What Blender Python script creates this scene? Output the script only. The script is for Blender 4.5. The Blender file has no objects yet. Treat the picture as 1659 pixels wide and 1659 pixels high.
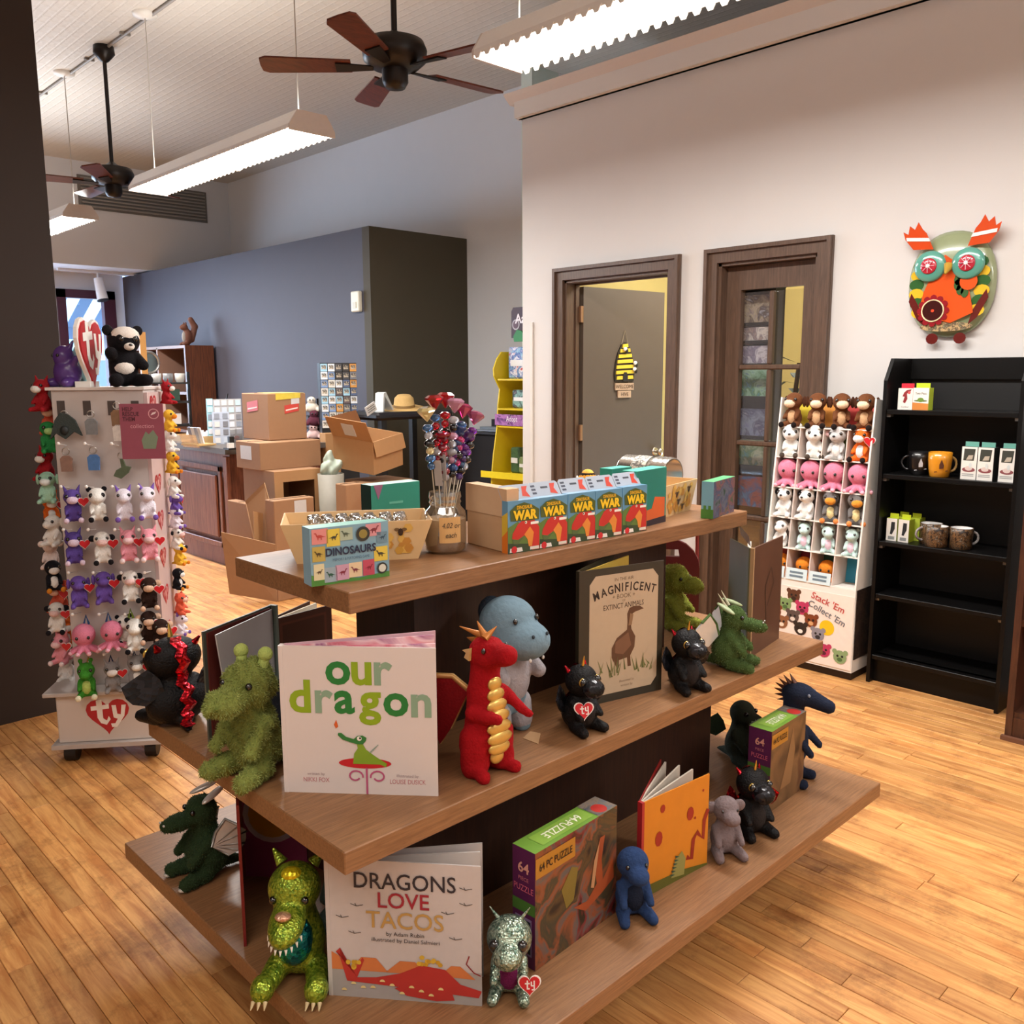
import bpy, bmesh, math, random
import numpy as np
from mathutils import Vector, Matrix, Euler
random.seed(7)
PI = math.pi
scene = bpy.context.scene
COL = scene.collection

# ---------------------------------------------------------------- camera, world, exposure
H = 1.4
FPX, YAW, PITCH, ROLL = 1430.7, math.radians(46.003), math.radians(-8.96), math.radians(-0.244)
_f = Vector((math.cos(YAW) * math.cos(PITCH), math.sin(YAW) * math.cos(PITCH), math.sin(PITCH)))
_r = Vector((math.sin(YAW), -math.cos(YAW), 0))
_u = _r.cross(_f)
_c, _s = math.cos(ROLL), math.sin(ROLL)
CR, CU, CF = _r * _c + _u * _s, -_r * _s + _u * _c, _f
cam_data = bpy.data.cameras.new('camera')
cam = bpy.data.objects.new('camera', cam_data)
COL.objects.link(cam)
cam.matrix_world = Matrix.Translation((0, 0, H)) @ Matrix((CR, CU, -CF)).transposed().to_4x4()
cam_data.sensor_fit = 'HORIZONTAL'
cam_data.sensor_width = 36
cam_data.lens = 36 * FPX / 1659
cam_data.clip_start = 0.02
scene.camera = cam
scene.view_settings.view_transform = 'Standard'
scene.view_settings.look = 'None'
scene.view_settings.gamma = 1
scene.view_settings.use_curve_mapping = False
scene.view_settings.exposure = 0.75
world = bpy.data.worlds.new('world')
scene.world = world
world.use_nodes = True
bg = world.node_tree.nodes['Background']
bg.inputs[0].default_value = (0.55, 0.75, 1.0, 1)
bg.inputs[1].default_value = 9.0


def area_light(name, loc, sx, sy, power, color=(1, 1, 1), rot=(0, 0, 0), spread=180):
    d = bpy.data.lights.new(name, 'AREA')
    d.shape = 'RECTANGLE'
    d.size, d.size_y, d.energy, d.color = sx, sy, power, color
    d.spread = math.radians(spread)
    o = bpy.data.objects.new(name, d)
    o.location = loc
    o.rotation_euler = rot
    COL.objects.link(o)
    return o


ROW_X = 2.62                     # the row of pendant lights and fans
LIGHT_Z = 2.66
LIGHT_SPANS = [(0.78, 2.78), (4.2, 6.3), (7.65, 9.6), (-2.75, -0.8)]
for (ya, yb), pw, up in zip(LIGHT_SPANS, (38, 46, 46, 28), (7, 12, 12, 4)):
    area_light('tube_light', (ROW_X, (ya + yb) / 2, LIGHT_Z - 0.035), 0.24, yb - ya - 0.06, pw, (1.0, 0.98, 0.96))
    area_light('tube_uplight', (ROW_X, (ya + yb) / 2, LIGHT_Z + 0.09), 0.12, yb - ya - 0.06, up, (1.0, 0.97, 0.92), (PI, 0, 0))
area_light('tube_light', (-0.9, 0.3, 3.3), 1.6, 2.4, 34, (1.0, 0.93, 0.86))      # front-room ceiling lamps behind the camera
area_light('tube_light', (0.6, -1.6, 3.3), 2.4, 1.4, 20, (1.0, 0.93, 0.86))
area_light('daylight_fill', (1.7, 11.72, 1.6), 3.0, 1.5, 130, (0.62, 0.78, 1.0), (PI / 2, 0, PI))      # added blue fill, as sky through an unseen shop-front window
area_light('office_light', (5.1, 2.9, 2.55), 0.6, 0.6, 30, (1.0, 0.93, 0.78))


def ray(px, py):
    return CR * ((px - 829.5) / FPX) - CU * ((py - 829.5) / FPX) + CF


def at(px, py, z=0.0):            # the point of a level surface seen at a pixel
    d = ray(px, py)
    return Vector((0, 0, H)) + d * ((z - H) / d.z)


def at_x(px, py, x):
    d = ray(px, py)
    return Vector((0, 0, H)) + d * (x / d.x)


def at_y(px, py, y):
    d = ray(px, py)
    return Vector((0, 0, H)) + d * (y / d.y)


def mpp(p):
    return (Vector(p) - Vector((0, 0, H))).dot(CF) / FPX


def face(p, off=0.0):             # azimuth towards the viewer's side of the room, turned by off degrees
    return math.atan2(-p[1], -p[0]) + math.radians(off)


# ---------------------------------------------------------------- materials
def lin(h):
    h = h.lstrip('#')
    o = []
    for i in (0, 2, 4):
        c = int(h[i:i + 2], 16) / 255
        o.append(c / 12.92 if c <= 0.04045 else ((c + 0.055) / 1.055) ** 2.4)
    return (*o, 1)


_MC = {}


def _new(key):
    m = bpy.data.materials.new(key)
    m.use_nodes = True
    nt = m.node_tree
    return m, nt, nt.nodes['Principled BSDF']


def mat(h, rough=0.55, metal=0.0, var=0.06, scale=40.0, bump=0.0, spec=0.5, coat=0.0, emit=0.0):
    key = f'paint_{h}_{rough}_{metal}_{var}_{scale}_{bump}_{spec}_{coat}_{emit}'
    if key in _MC:
        return _MC[key]
    m, nt, b = _new('surface')
    c = lin(h)
    tc = nt.nodes.new('ShaderNodeTexCoord')
    n = nt.nodes.new('ShaderNodeTexNoise')
    n.inputs['Scale'].default_value = scale
    n.inputs['Detail'].default_value = 3
    nt.links.new(tc.outputs['Object'], n.inputs['Vector'])
    mx = nt.nodes.new('ShaderNodeMix')
    mx.data_type = 'RGBA'
    mx.inputs[6].default_value = tuple(x * (1 - var) for x in c[:3]) + (1,)
    mx.inputs[7].default_value = tuple(min(1, x * (1 + var)) for x in c[:3]) + (1,)
    nt.links.new(n.outputs['Fac'], mx.inputs[0])
    nt.links.new(mx.outputs[2], b.inputs['Base Color'])
    b.inputs['Roughness'].default_value = rough
    b.inputs['Metallic'].default_value = metal
    b.inputs['Specular IOR Level'].default_value = spec
    b.inputs['Coat Weight'].default_value = coat
    if emit:
        b.inputs['Emission Color'].default_value = c
        b.inputs['Emission Strength'].default_value = emit
    if bump:
        bp = nt.nodes.new('ShaderNodeBump')
        bp.inputs['Strength'].default_value = bump
        bp.inputs['Distance'].default_value = 0.004
        nt.links.new(n.outputs['Fac'], bp.inputs['Height'])
        nt.links.new(bp.outputs['Normal'], b.inputs['Normal'])
    _MC[key] = m
    return m


def plush_mat(h, scale=260.0, var=0.22, rough=0.95, bump=0.6):
    key = f'plush_{h}_{scale}_{var}'
    if key in _MC:
        return _MC[key]
    m = mat(h, rough, 0, var, scale, bump, 0.2, 0)
    m = m.copy()
    m.name = 'plush'
    b = m.node_tree.nodes['Principled BSDF']
    b.inputs['Sheen Weight'].default_value = 0.35
    b.inputs['Sheen Roughness'].default_value = 0.4
    b.inputs['Sheen Tint'].default_value = lin(h)
    _MC[key] = m
    return m


def sequin_mat(h1, h2, scale=130.0, rough=0.22, metal=0.85):
    key = f'seq_{h1}_{h2}_{scale}'
    if key in _MC:
        return _MC[key]
    m, nt, b = _new('sequin_foil')
    tc = nt.nodes.new('ShaderNodeTexCoord')
    v = nt.nodes.new('ShaderNodeTexVoronoi')
    v.inputs['Scale'].default_value = scale
    nt.links.new(tc.outputs['Object'], v.inputs['Vector'])
    r = nt.nodes.new('ShaderNodeValToRGB')
    r.color_ramp.elements[0].color = lin(h1)
    r.color_ramp.elements[1].color = lin(h2)
    sp = nt.nodes.new('ShaderNodeSeparateColor')
    nt.links.new(v.outputs['Color'], sp.inputs[0])
    nt.links.new(sp.outputs[0], r.inputs[0])
    nt.links.new(r.outputs[0], b.inputs['Base Color'])
    b.inputs['Metallic'].default_value = metal
    b.inputs['Roughness'].default_value = rough
    bp = nt.nodes.new('ShaderNodeBump')
    bp.inputs['Strength'].default_value = 0.5
    bp.inputs['Distance'].default_value = 0.003
    nt.links.new(v.outputs['Distance'], bp.inputs['Height'])
    nt.links.new(bp.outputs['Normal'], b.inputs['Normal'])
    _MC[key] = m
    return m


def wood_mat(h1, h2, axis=0, scale=9.0, rough=0.4, per_object=0.0, stretch=14.0, coat=0.0, bump=0.12):
    key = f'wood_{h1}_{h2}_{axis}_{scale}_{rough}_{per_object}'
    if key in _MC:
        return _MC[key]
    m, nt, b = _new('wood')
    tc = nt.nodes.new('ShaderNodeTexCoord')
    mp = nt.nodes.new('ShaderNodeMapping')
    s = [stretch] * 3
    s[axis] = 1.0
    mp.inputs['Scale'].default_value = s
    nt.links.new(tc.outputs['Object'], mp.inputs['Vector'])
    n = nt.nodes.new('ShaderNodeTexNoise')
    n.inputs['Scale'].default_value = scale
    n.inputs['Detail'].default_value = 6
    n.inputs['Roughness'].default_value = 0.65
    n.inputs['Distortion'].default_value = 0.6
    vec = mp.outputs['Vector']
    if per_object:
        oi = nt.nodes.new('ShaderNodeObjectInfo')
        ad = nt.nodes.new('ShaderNodeVectorMath')
        ad.operation = 'ADD'
        ml = nt.nodes.new('ShaderNodeMath')
        ml.operation = 'MULTIPLY'
        ml.inputs[1].default_value = 57.0
        nt.links.new(oi.outputs['Random'], ml.inputs[0])
        nt.links.new(vec, ad.inputs[0])
        nt.links.new(ml.outputs[0], ad.inputs[1])
        vec = ad.outputs[0]
    nt.links.new(vec, n.inputs['Vector'])
    r = nt.nodes.new('ShaderNodeValToRGB')
    r.color_ramp.elements[0].position = 0.36
    r.color_ramp.elements[1].position = 0.64
    r.color_ramp.elements[0].color = lin(h1)
    r.color_ramp.elements[1].color = lin(h2)
    nt.links.new(n.outputs['Fac'], r.inputs[0])
    out = r.outputs[0]
    if per_object:
        hs = nt.nodes.new('ShaderNodeHueSaturation')
        mr = nt.nodes.new('ShaderNodeMapRange')
        mr.inputs['To Min'].default_value = 1 - per_object
        mr.inputs['To Max'].default_value = 1 + per_object
        nt.links.new(oi.outputs['Random'], mr.inputs['Value'])
        nt.links.new(mr.outputs[0], hs.inputs['Value'])
        nt.links.new(out, hs.inputs['Color'])
        out = hs.outputs[0]
        # worn dark specks and scuffs of the old boards
        gp = nt.nodes.new('ShaderNodeNewGeometry')
        n2 = nt.nodes.new('ShaderNodeTexNoise')
        n2.inputs['Scale'].default_value = 5.5
        n2.inputs['Detail'].default_value = 8
        n2.inputs['Roughness'].default_value = 0.75
        nt.links.new(gp.outputs['Position'], n2.inputs['Vector'])
        r2 = nt.nodes.new('ShaderNodeValToRGB')
        r2.color_ramp.elements[0].position = 0.33
        r2.color_ramp.elements[0].color = (0.42, 0.34, 0.28, 1)
        r2.color_ramp.elements[1].position = 0.5
        r2.color_ramp.elements[1].color = (1, 1, 1, 1)
        nt.links.new(n2.outputs['Fac'], r2.inputs[0])
        mx = nt.nodes.new('ShaderNodeMix')
        mx.data_type = 'RGBA'
        mx.blend_type = 'MULTIPLY'
        mx.inputs[0].default_value = 0.75
        nt.links.new(out, mx.inputs[6])
        nt.links.new(r2.outputs[0], mx.inputs[7])
        out = mx.outputs[2]
    nt.links.new(out, b.inputs['Base Color'])
    b.inputs['Roughness'].default_value = rough
    b.inputs['Coat Weight'].default_value = coat
    bp = nt.nodes.new('ShaderNodeBump')
    bp.inputs['Strength'].default_value = bump
    bp.inputs['Distance'].default_value = 0.002
    nt.links.new(n.outputs['Fac'], bp.inputs['Height'])
    nt.links.new(bp.outputs['Normal'], b.inputs['Normal'])
    _MC[key] = m
    return m


def glass_mat(h='ffffff', rough=0.03, key='glass', alpha=0.82):
    k = f'{key}_{h}_{rough}_{alpha}'
    if k in _MC:
        return _MC[k]
    m, nt, b = _new('clear_' + key)
    out = nt.nodes['Material Output']
    tr = nt.nodes.new('ShaderNodeBsdfTransparent')
    tr.inputs[0].default_value = lin(h)
    gl = nt.nodes.new('ShaderNodeBsdfGlossy')
    gl.inputs['Roughness'].default_value = rough
    lw = nt.nodes.new('ShaderNodeLayerWeight')
    lw.inputs[0].default_value = 0.35
    mr = nt.nodes.new('ShaderNodeMapRange')
    mr.inputs['To Min'].default_value = 1 - alpha
    mr.inputs['To Max'].default_value = 0.85 if alpha < 0.88 else 0.45
    nt.links.new(lw.outputs['Facing'], mr.inputs['Value'])
    mx = nt.nodes.new('ShaderNodeMixShader')
    nt.links.new(mr.outputs[0], mx.inputs[0])
    nt.links.new(tr.outputs[0], mx.inputs[1])
    nt.links.new(gl.outputs[0], mx.inputs[2])
    nt.links.new(mx.outputs[0], out.inputs[0])
    _MC[k] = m
    return m


def gem_mat(h):
    k = 'gem_' + h
    if k in _MC:
        return _MC[k]
    m, nt, b = _new('acrylic_gem')
    b.inputs['Base Color'].default_value = lin(h)
    b.inputs['Transmission Weight'].default_value = 0.55
    b.inputs['Roughness'].default_value = 0.05
    b.inputs['Coat Weight'].default_value = 0.5
    _MC[k] = m
    return m


def picture_mat(cols, scale=14.0, rough=0.4, detail=4.0):
    """A busy printed picture: patches of several colours."""
    k = f'pic_{cols}_{scale}'
    if k in _MC:
        return _MC[k]
    m, nt, b = _new('printed_picture')
    tc = nt.nodes.new('ShaderNodeTexCoord')
    n = nt.nodes.new('ShaderNodeTexNoise')
    n.inputs['Scale'].default_value = scale
    n.inputs['Detail'].default_value = detail
    n.inputs['Distortion'].default_value = 1.2
    nt.links.new(tc.outputs['Object'], n.inputs['Vector'])
    r = nt.nodes.new('ShaderNodeValToRGB')
    cr = r.color_ramp
    N = len(cols)
    for i, c in enumerate(cols):
        p = 0.3 + 0.4 * i / (N - 1)
        e = cr.elements[i] if i < 2 else cr.elements.new(p)
        e.position = p
        e.color = lin(c)
    nt.links.new(n.outputs['Fac'], r.inputs[0])
    nt.links.new(r.outputs[0], b.inputs['Base Color'])
    b.inputs['Roughness'].default_value = rough
    _MC[k] = m
    return m


# ---------------------------------------------------------------- mesh building
def T(loc=(0, 0, 0), rot=(0, 0, 0), sc=(1, 1, 1)):
    return Matrix.LocRotScale(Vector(loc), Euler(rot), Vector(sc))


def safe_name(n):
    return n


class MB:
    def __init__(s):
        s.v, s.f, s.mi, s.sm, s.mats = [], [], [], [], []

    def slot(s, m):
        if m is None:
            return 0
        if m not in s.mats:
            s.mats.append(m)
        return s.mats.index(m)

    def add(s, vs, fs, m=None, smooth=False, M=None):
        o = len(s.v)
        if M is not None:
            vs = [M @ Vector(v) for v in vs]
        s.v += [tuple(v) for v in vs]
        k = s.slot(m)
        for f in fs:
            s.f.append(tuple(i + o for i in f))
            s.mi.append(k)
            s.sm.append(smooth)
        return s

    def box(s, c, d, m=None, M=None, rz=0.0, bev=0.0):
        hx, hy, hz = d[0] / 2, d[1] / 2, d[2] / 2
        mat4 = T(c, (0, 0, rz))
        if M is not None:
            mat4 = M @ mat4
        if bev <= 0:
            vs = [(x * hx, y * hy, z * hz) for z in (-1, 1) for (x, y) in ((-1, -1), (1, -1), (1, 1), (-1, 1))]
            fs = [(3, 2, 1, 0), (4, 5, 6, 7), (0, 1, 5, 4), (1, 2, 6, 5), (2, 3, 7, 6), (3, 0, 4, 7)]
            return s.add(vs, fs, m, False, mat4)
        b = min(bev, hx * .9, hy * .9, hz * .9)
        vs, fs = [], []
        rings = [(-hz, b), (-hz + b, 0), (hz - b, 0), (hz, b)]
        for z, i in rings:
            x, y = hx - i, hy - i
            if i:
                cs = [(-x, -y), (-x, -y), (x, -y), (x, -y), (x, y), (x, y), (-x, y), (-x, y)]
            else:
                cs = [(-x, -y + b), (-x + b, -y), (x - b, -y), (x, -y + b), (x, y - b), (x - b, y), (-x + b, y), (-x, y - b)]
            vs += [(a, c2, z) for a, c2 in cs]
        for k in range(3):
            for i in range(8):
                j = (i + 1) % 8
                fs.append((k * 8 + i, k * 8 + j, k * 8 + 8 + j, k * 8 + 8 + i))
        fs.append((6, 4, 2, 0))
        fs.append((24, 26, 28, 30))
        return s.add(vs, fs, m, False, mat4)

    def prism(s, pts, h, m=None, M=None, z0=0.0):
        """polygon pts in xy, extruded z0..z0+h"""
        n = len(pts)
        vs = [(p[0], p[1], z0) for p in pts] + [(p[0], p[1], z0 + h) for p in pts]
        fs = [tuple(range(n - 1, -1, -1)), tuple(range(n, 2 * n))]
        fs += [(i, (i + 1) % n, n + (i + 1) % n, n + i) for i in range(n)]
        return s.add(vs, fs, m, False, M)

    def slab(s, pts, t, m=None, M=None, y0=0.0):
        """polygon pts in xz (counter-clockwise seen from -y), front at y0, thickness t towards +y"""
        n = len(pts)
        vs = [(p[0], y0, p[1]) for p in pts] + [(p[0], y0 + t, p[1]) for p in pts]
        fs = [tuple(range(n)), tuple(range(2 * n - 1, n - 1, -1))]
        fs += [((i + 1) % n, i, n + i, n + (i + 1) % n) for i in range(n)]
        return s.add(vs, fs, m, False, M)

    def lathe(s, prof, m=None, M=None, n=20, cap=True, smooth=True):
        vs, fs = [], []
        for r, z in prof:
            for i in range(n):
                a = 2 * PI * i / n
                vs.append((r * math.cos(a), r * math.sin(a), z))
        k = len(prof)
        for j in range(k - 1):
            for i in range(n):
                fs.append((j * n + i, j * n + (i + 1) % n, (j + 1) * n + (i + 1) % n, (j + 1) * n + i))
        s.add(vs, fs, m, smooth, M)
        if cap:
            s.add(vs[:n], [tuple(range(n - 1, -1, -1))], m, False, M)
            s.add(vs[-n:], [tuple(range(n))], m, False, M)
        return s

    def cyl(s, p0, p1, r0, r1=None, m=None, M=None, n=12, smooth=True):
        r1 = r0 if r1 is None else r1
        p0, p1 = Vector(p0), Vector(p1)
        d = p1 - p0
        q = d.to_track_quat('Z', 'Y').to_matrix().to_4x4()
        A = Matrix.Translation(p0) @ q
        if M is not None:
            A = M @ A
        return s.lathe([(r0, 0), (r1, d.length)], m, A, n, True, smooth)

    def tube(s, pts, r, m=None, M=None, n=8, closed=False):
        pts = [Vector(p) for p in pts]
        k = len(pts)
        rs = r if isinstance(r, (list, tuple)) else [r] * k
        vs, fs = [], []
        up = Vector((0.13, 0.21, 0.97))
        for i, p in enumerate(pts):
            a = pts[(i - 1) % k] if (closed or i > 0) else p
            b = pts[(i + 1) % k] if (closed or i < k - 1) else p
            d = (b - a).normalized()
            x = d.cross(up)
            if x.length < 1e-4:
                x = d.cross(Vector((1, 0, 0)))
            x.normalize()
            y = x.cross(d)
            for j in range(n):
                t = 2 * PI * j / n
                vs.append(p + (x * math.cos(t) + y * math.sin(t)) * rs[i])
        for i in range(k if closed else k - 1):
            for j in range(n):
                i2 = (i + 1) % k
                fs.append((i * n + j, i * n + (j + 1) % n, i2 * n + (j + 1) % n, i2 * n + j))
        if not closed:
            fs.append(tuple(range(n)))
            fs.append(tuple(range(k * n - 1, (k - 1) * n - 1, -1)))
        return s.add(vs, fs, m, True, M)

    def stroke(s, pts, r, m=None, M=None, n=0):
        """a printed line of half-width r on an upright face"""
        vs, fs = [], []
        k = len(pts)
        for i, p in enumerate(pts):
            a, b = pts[max(0, i - 1)], pts[min(k - 1, i + 1)]
            dx, dz = b[0] - a[0], b[2] - a[2]
            L = math.hypot(dx, dz) or 1
            nx, nz = -dz / L * r, dx / L * r
            vs += [(p[0] + nx, p[1], p[2] + nz), (p[0] - nx, p[1], p[2] - nz)]
        for i in range(k - 1):
            fs.append((2 * i, 2 * i + 1, 2 * i + 3, 2 * i + 2))
        return s.add(vs, fs, m, False, M)

    def ell(s, c, r, m=None, M=None, rot=(0, 0, 0), nu=14, nv=8):
        r = (r, r, r) if not isinstance(r, (tuple, list)) else r
        A = T(c, rot, r)
        if M is not None:
            A = M @ A
        vs = [(0, 0, -1)]
        for j in range(1, nv):
            ph = -PI / 2 + PI * j / nv
            for i in range(nu):
                t = 2 * PI * i / nu
                vs.append((math.cos(ph) * math.cos(t), math.cos(ph) * math.sin(t), math.sin(ph)))
        vs.append((0, 0, 1))
        fs = []
        for i in range(nu):
            fs.append((0, 1 + (i + 1) % nu, 1 + i))
            for j in range(nv - 2):
                a = 1 + j * nu
                fs.append((a + i, a + (i + 1) % nu, a + nu + (i + 1) % nu, a + nu + i))
            a = 1 + (nv - 2) * nu
            fs.append((a + i, a + (i + 1) % nu, len(vs) - 1))
        return s.add(vs, fs, m, True, A)

    def flat(s, pts, m, y, M=None):
        """a printed shape on an upright face: pts in xz seen from -y"""
        return s.add([(p[0], y, p[1]) for p in pts], [tuple(range(len(pts)))], m, False, M)

    def disc(s, c, r, m, y, M=None, n=20, rz=None, a0=0.0, a1=360.0):
        rz = r if rz is None else rz
        pts = [(c[0] + r * math.cos(math.radians(a0 + (a1 - a0) * i / n)), c[1] + rz * math.sin(math.radians(a0 + (a1 - a0) * i / n)))
               for i in range(n if a1 - a0 >= 360 else n + 1)]
        return s.flat(pts, m, y, M)

    def data(s, name):
        me = bpy.data.meshes.new(name)
        me.from_pydata(s.v, [], s.f)
        for m in s.mats:
            me.materials.append(m)
        if s.f:
            me.polygons.foreach_set('material_index', s.mi)
            me.polygons.foreach_set('use_smooth', s.sm)
        me.update()
        return me

    def build(s, name, parent=None, label=None, loc=None, rz=0.0):
        return link(name, s.data(name), parent, label, loc, rz)


def link(name, me, parent=None, label=None, loc=None, rz=0.0, M=None):
    o = bpy.data.objects.new(name, me)
    COL.objects.link(o)
    if parent is not None:
        o.parent = parent
    if loc is not None:
        o.location = loc
    if rz:
        o.rotation_euler = (0, 0, rz)
    if M is not None:
        o.matrix_local = M
    if label:
        o['label'] = label
    return o


def tag(o, label, cat, group=None):
    o['label'] = label
    o['category'] = cat
    if group:
        o['group'] = group
    return o


def thing(name, label, cat, loc=(0, 0, 0), rz=0.0, group=None, rot=None):
    o = bpy.data.objects.new(name, None)
    o.empty_display_size = 0.05
    COL.objects.link(o)
    o.location = loc
    o.rotation_euler = rot if rot is not None else (0, 0, rz)
    return tag(o, label, cat, group)


def struct(o):
    o['kind'] = 'structure'
    return o


KIDS = {}


def copy_tree(o, parent=None, loc=None, rz=None, label=None, rot=None):
    c = o.copy()
    COL.objects.link(c)
    if parent is not None:
        c.parent = parent
    for ch in list(o.children):
        copy_tree(ch, c)
    if loc is not None:
        c.location = loc
    if rz is not None:
        c.rotation_euler = (0, 0, rz)
    if rot is not None:
        c.rotation_euler = rot
    if label:
        c['label'] = label
    return c


def text(body, size, m, parent, name, loc, rot=(PI / 2, 0, 0), align='CENTER', bold=0.0, sx=1.0, depth=0.0, shear=0.0, spacing=1.0):
    cu = bpy.data.curves.new('lettering', 'FONT')
    cu.body = body
    cu.size = size
    cu.align_x = align
    cu.offset = bold
    cu.extrude = depth
    cu.shear = shear
    cu.space_character = spacing
    cu.resolution_u = 3
    cu.fill_mode = 'BOTH' if depth else 'FRONT'
    ob = bpy.data.objects.new('lettering', cu)
    me = bpy.data.meshes.new_from_object(ob)
    bpy.data.objects.remove(ob)
    bpy.data.curves.remove(cu)
    me.name = name
    me.materials.clear()
    me.materials.append(m)
    if sx != 1.0:
        for v in me.vertices:
            v.co.x *= sx
    o = link(name, me, parent)
    o.location = loc
    o.rotation_euler = rot
    return o


# ---------------------------------------------------------------- soft bodies: one continuous surface from blended volumes
def blob_data(name, prims, m, res=30, k=0.35, fuzz=0.0, fuzzf=60.0, seed=0):
    """prims: ('e', centre, radii[, rot]) or ('c', p0, r0, p1, r1). Smooth-blended, meshed with surface nets."""
    lo, hi = np.full(3, 1e9), np.full(3, -1e9)
    rmin = 1e9
    for p in prims:
        if p[0] == 'e':
            r = max(p[2]) if len(p) > 3 else None
            rr = np.array([r] * 3) if r else np.array(p[2], float)
            c = np.array(p[1], float)
            lo, hi = np.minimum(lo, c - rr), np.maximum(hi, c + rr)
            rmin = min(rmin, min(p[2]))
        else:
            for c, r in ((p[1], p[2]), (p[3], p[4])):
                c = np.array(c, float)
                lo, hi = np.minimum(lo, c - r), np.maximum(hi, c + r)
                rmin = min(rmin, r)
    ext = (hi - lo).max()
    h = ext / res
    lo = lo - 2.5 * h
    n = np.ceil((hi + 2.5 * h - lo) / h).astype(int) + 1
    ax = [lo[i] + h * np.arange(n[i]) for i in range(3)]
    G = np.stack(np.meshgrid(*ax, indexing='ij'), -1)
    kk = k * ext * 0.12
    D = None
    for p in prims:
        if p[0] == 'e':
            q = G - np.array(p[1], float)
            if len(p) > 3:
                R = np.array(Euler(p[3]).to_matrix())
                q = q @ R
            r = np.array(p[2], float)
            k0 = np.sqrt(((q / r) ** 2).sum(-1)) + 1e-9
            k1 = np.sqrt(((q / (r * r)) ** 2).sum(-1)) + 1e-9
            d = k0 * (k0 - 1) / k1
        else:
            a, b = np.array(p[1], float), np.array(p[3], float)
            ab = b - a
            t = np.clip(((G - a) @ ab) / (ab @ ab + 1e-12), 0, 1)
            d = np.sqrt(((G - a - t[..., None] * ab) ** 2).sum(-1)) - (p[2] + (p[4] - p[2]) * t)
        if D is None:
            D = d
        else:
            w = np.clip(0.5 + 0.5 * (D - d) / kk, 0, 1)
            D = D * (1 - w) + d * w - kk * w * (1 - w)
    if fuzz:
        rs = np.random.RandomState(seed + 3)
        N = 0
        for i in range(5):
            dv = rs.normal(size=3)
            dv /= np.linalg.norm(dv)
            N = N + np.sin((G @ dv) * fuzzf * (0.7 + 0.25 * i) + rs.rand() * 6.3)
        D = D + fuzz * N / 2.2
    S = D < 0
    c = [S[i:n[0] - 1 + i, j:n[1] - 1 + j, l:n[2] - 1 + l] for i in (0, 1) for j in (0, 1) for l in (0, 1)]
    tot = sum(x.astype(int) for x in c)
    mix = (tot > 0) & (tot < 8)
    idx = -np.ones(mix.shape, int)
    cells = np.argwhere(mix)
    idx[mix] = np.arange(len(cells))
    acc = np.zeros((len(cells), 3))
    cnt = np.zeros(len(cells))
    offs = [(i, j, l) for i in (0, 1) for j in (0, 1) for l in (0, 1)]
    val = {o: D[cells[:, 0] + o[0], cells[:, 1] + o[1], cells[:, 2] + o[2]] for o in offs}
    for o in offs:
        for a in range(3):
            if o[a] == 0:
                o2 = tuple(o[i] + (1 if i == a else 0) for i in range(3))
                va, vb = val[o], val[o2]
                cr = (va < 0) != (vb < 0)
                t = np.where(cr, va / np.where(cr, va - vb, 1), 0)
                pt = np.array(o, float)[None].repeat(len(cells), 0)
                pt[:, a] += t
                acc += pt * cr[:, None]
                cnt += cr
    V = lo + h * (cells + acc / cnt[:, None])
    F = []
    for a in range(3):
        b, c2 = (a + 1) % 3, (a + 2) % 3
        sl0 = [slice(None)] * 3
        sl1 = [slice(None)] * 3
        sl0[a] = slice(0, -1)
        sl1[a] = slice(1, None)
        A, B = S[tuple(sl0)], S[tuple(sl1)]
        E = np.argwhere(A != B)
        E = E[(E[:, b] > 0) & (E[:, c2] > 0) & (E[:, b] < n[b] - 1) & (E[:, c2] < n[c2] - 1)]
        ins = A[E[:, 0], E[:, 1], E[:, 2]]
        q = []
        for db, dc in ((-1, -1), (0, -1), (0, 0), (-1, 0)):
            e = E.copy()
            e[:, b] += db
            e[:, c2] += dc
            q.append(idx[e[:, 0], e[:, 1], e[:, 2]])
        q = np.stack(q, 1)
        q[~ins] = q[~ins][:, ::-1]
        F.append(q)
    F = np.concatenate(F)
    F = F[(F >= 0).all(1)]
    me = bpy.data.meshes.new(name)
    me.from_pydata(V.tolist(), [], F.tolist())
    me.materials.append(m)
    me.polygons.foreach_set('use_smooth', [True] * len(F))
    me.update()
    return me


def blob(name, prims, m, parent=None, res=30, k=0.35, fuzz=0.0, fuzzf=60.0, label=None, loc=None, rz=0.0):
    return link(name, blob_data(name, prims, m, res, k, fuzz, fuzzf), parent, label, loc, rz)


def add_fur(parent_obj, n, length, m, name='fur', width=0.0011, seed=1):
    """short tufts standing on a soft body: one mesh nobody could count"""
    me = parent_obj.data
    rnd = random.Random(seed)
    polys = [(p.center, p.normal, p.area) for p in me.polygons]
    tot = sum(p[2] for p in polys)
    mb = MB()
    for c, nrm, a in polys:
        for _ in range(int(n * a / tot + rnd.random())):
            t = Vector((rnd.gauss(0, 1), rnd.gauss(0, 1), rnd.gauss(0, 1))).cross(nrm).normalized()
            j = Vector((rnd.gauss(0, 1), rnd.gauss(0, 1), rnd.gauss(0, 1)))
            p = c + t * rnd.uniform(-1, 1) * math.sqrt(a) * 0.5
            tip = p + (nrm + j * 0.35 + Vector((0, 0, -0.3))).normalized() * length * rnd.uniform(.5, 1.2)
            mb.add([p - t * width, p + t * width, tip], [(0, 1, 2)], m)
    o = mb.build(name, parent_obj)
    o['kind'] = 'stuff'
    return o
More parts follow.
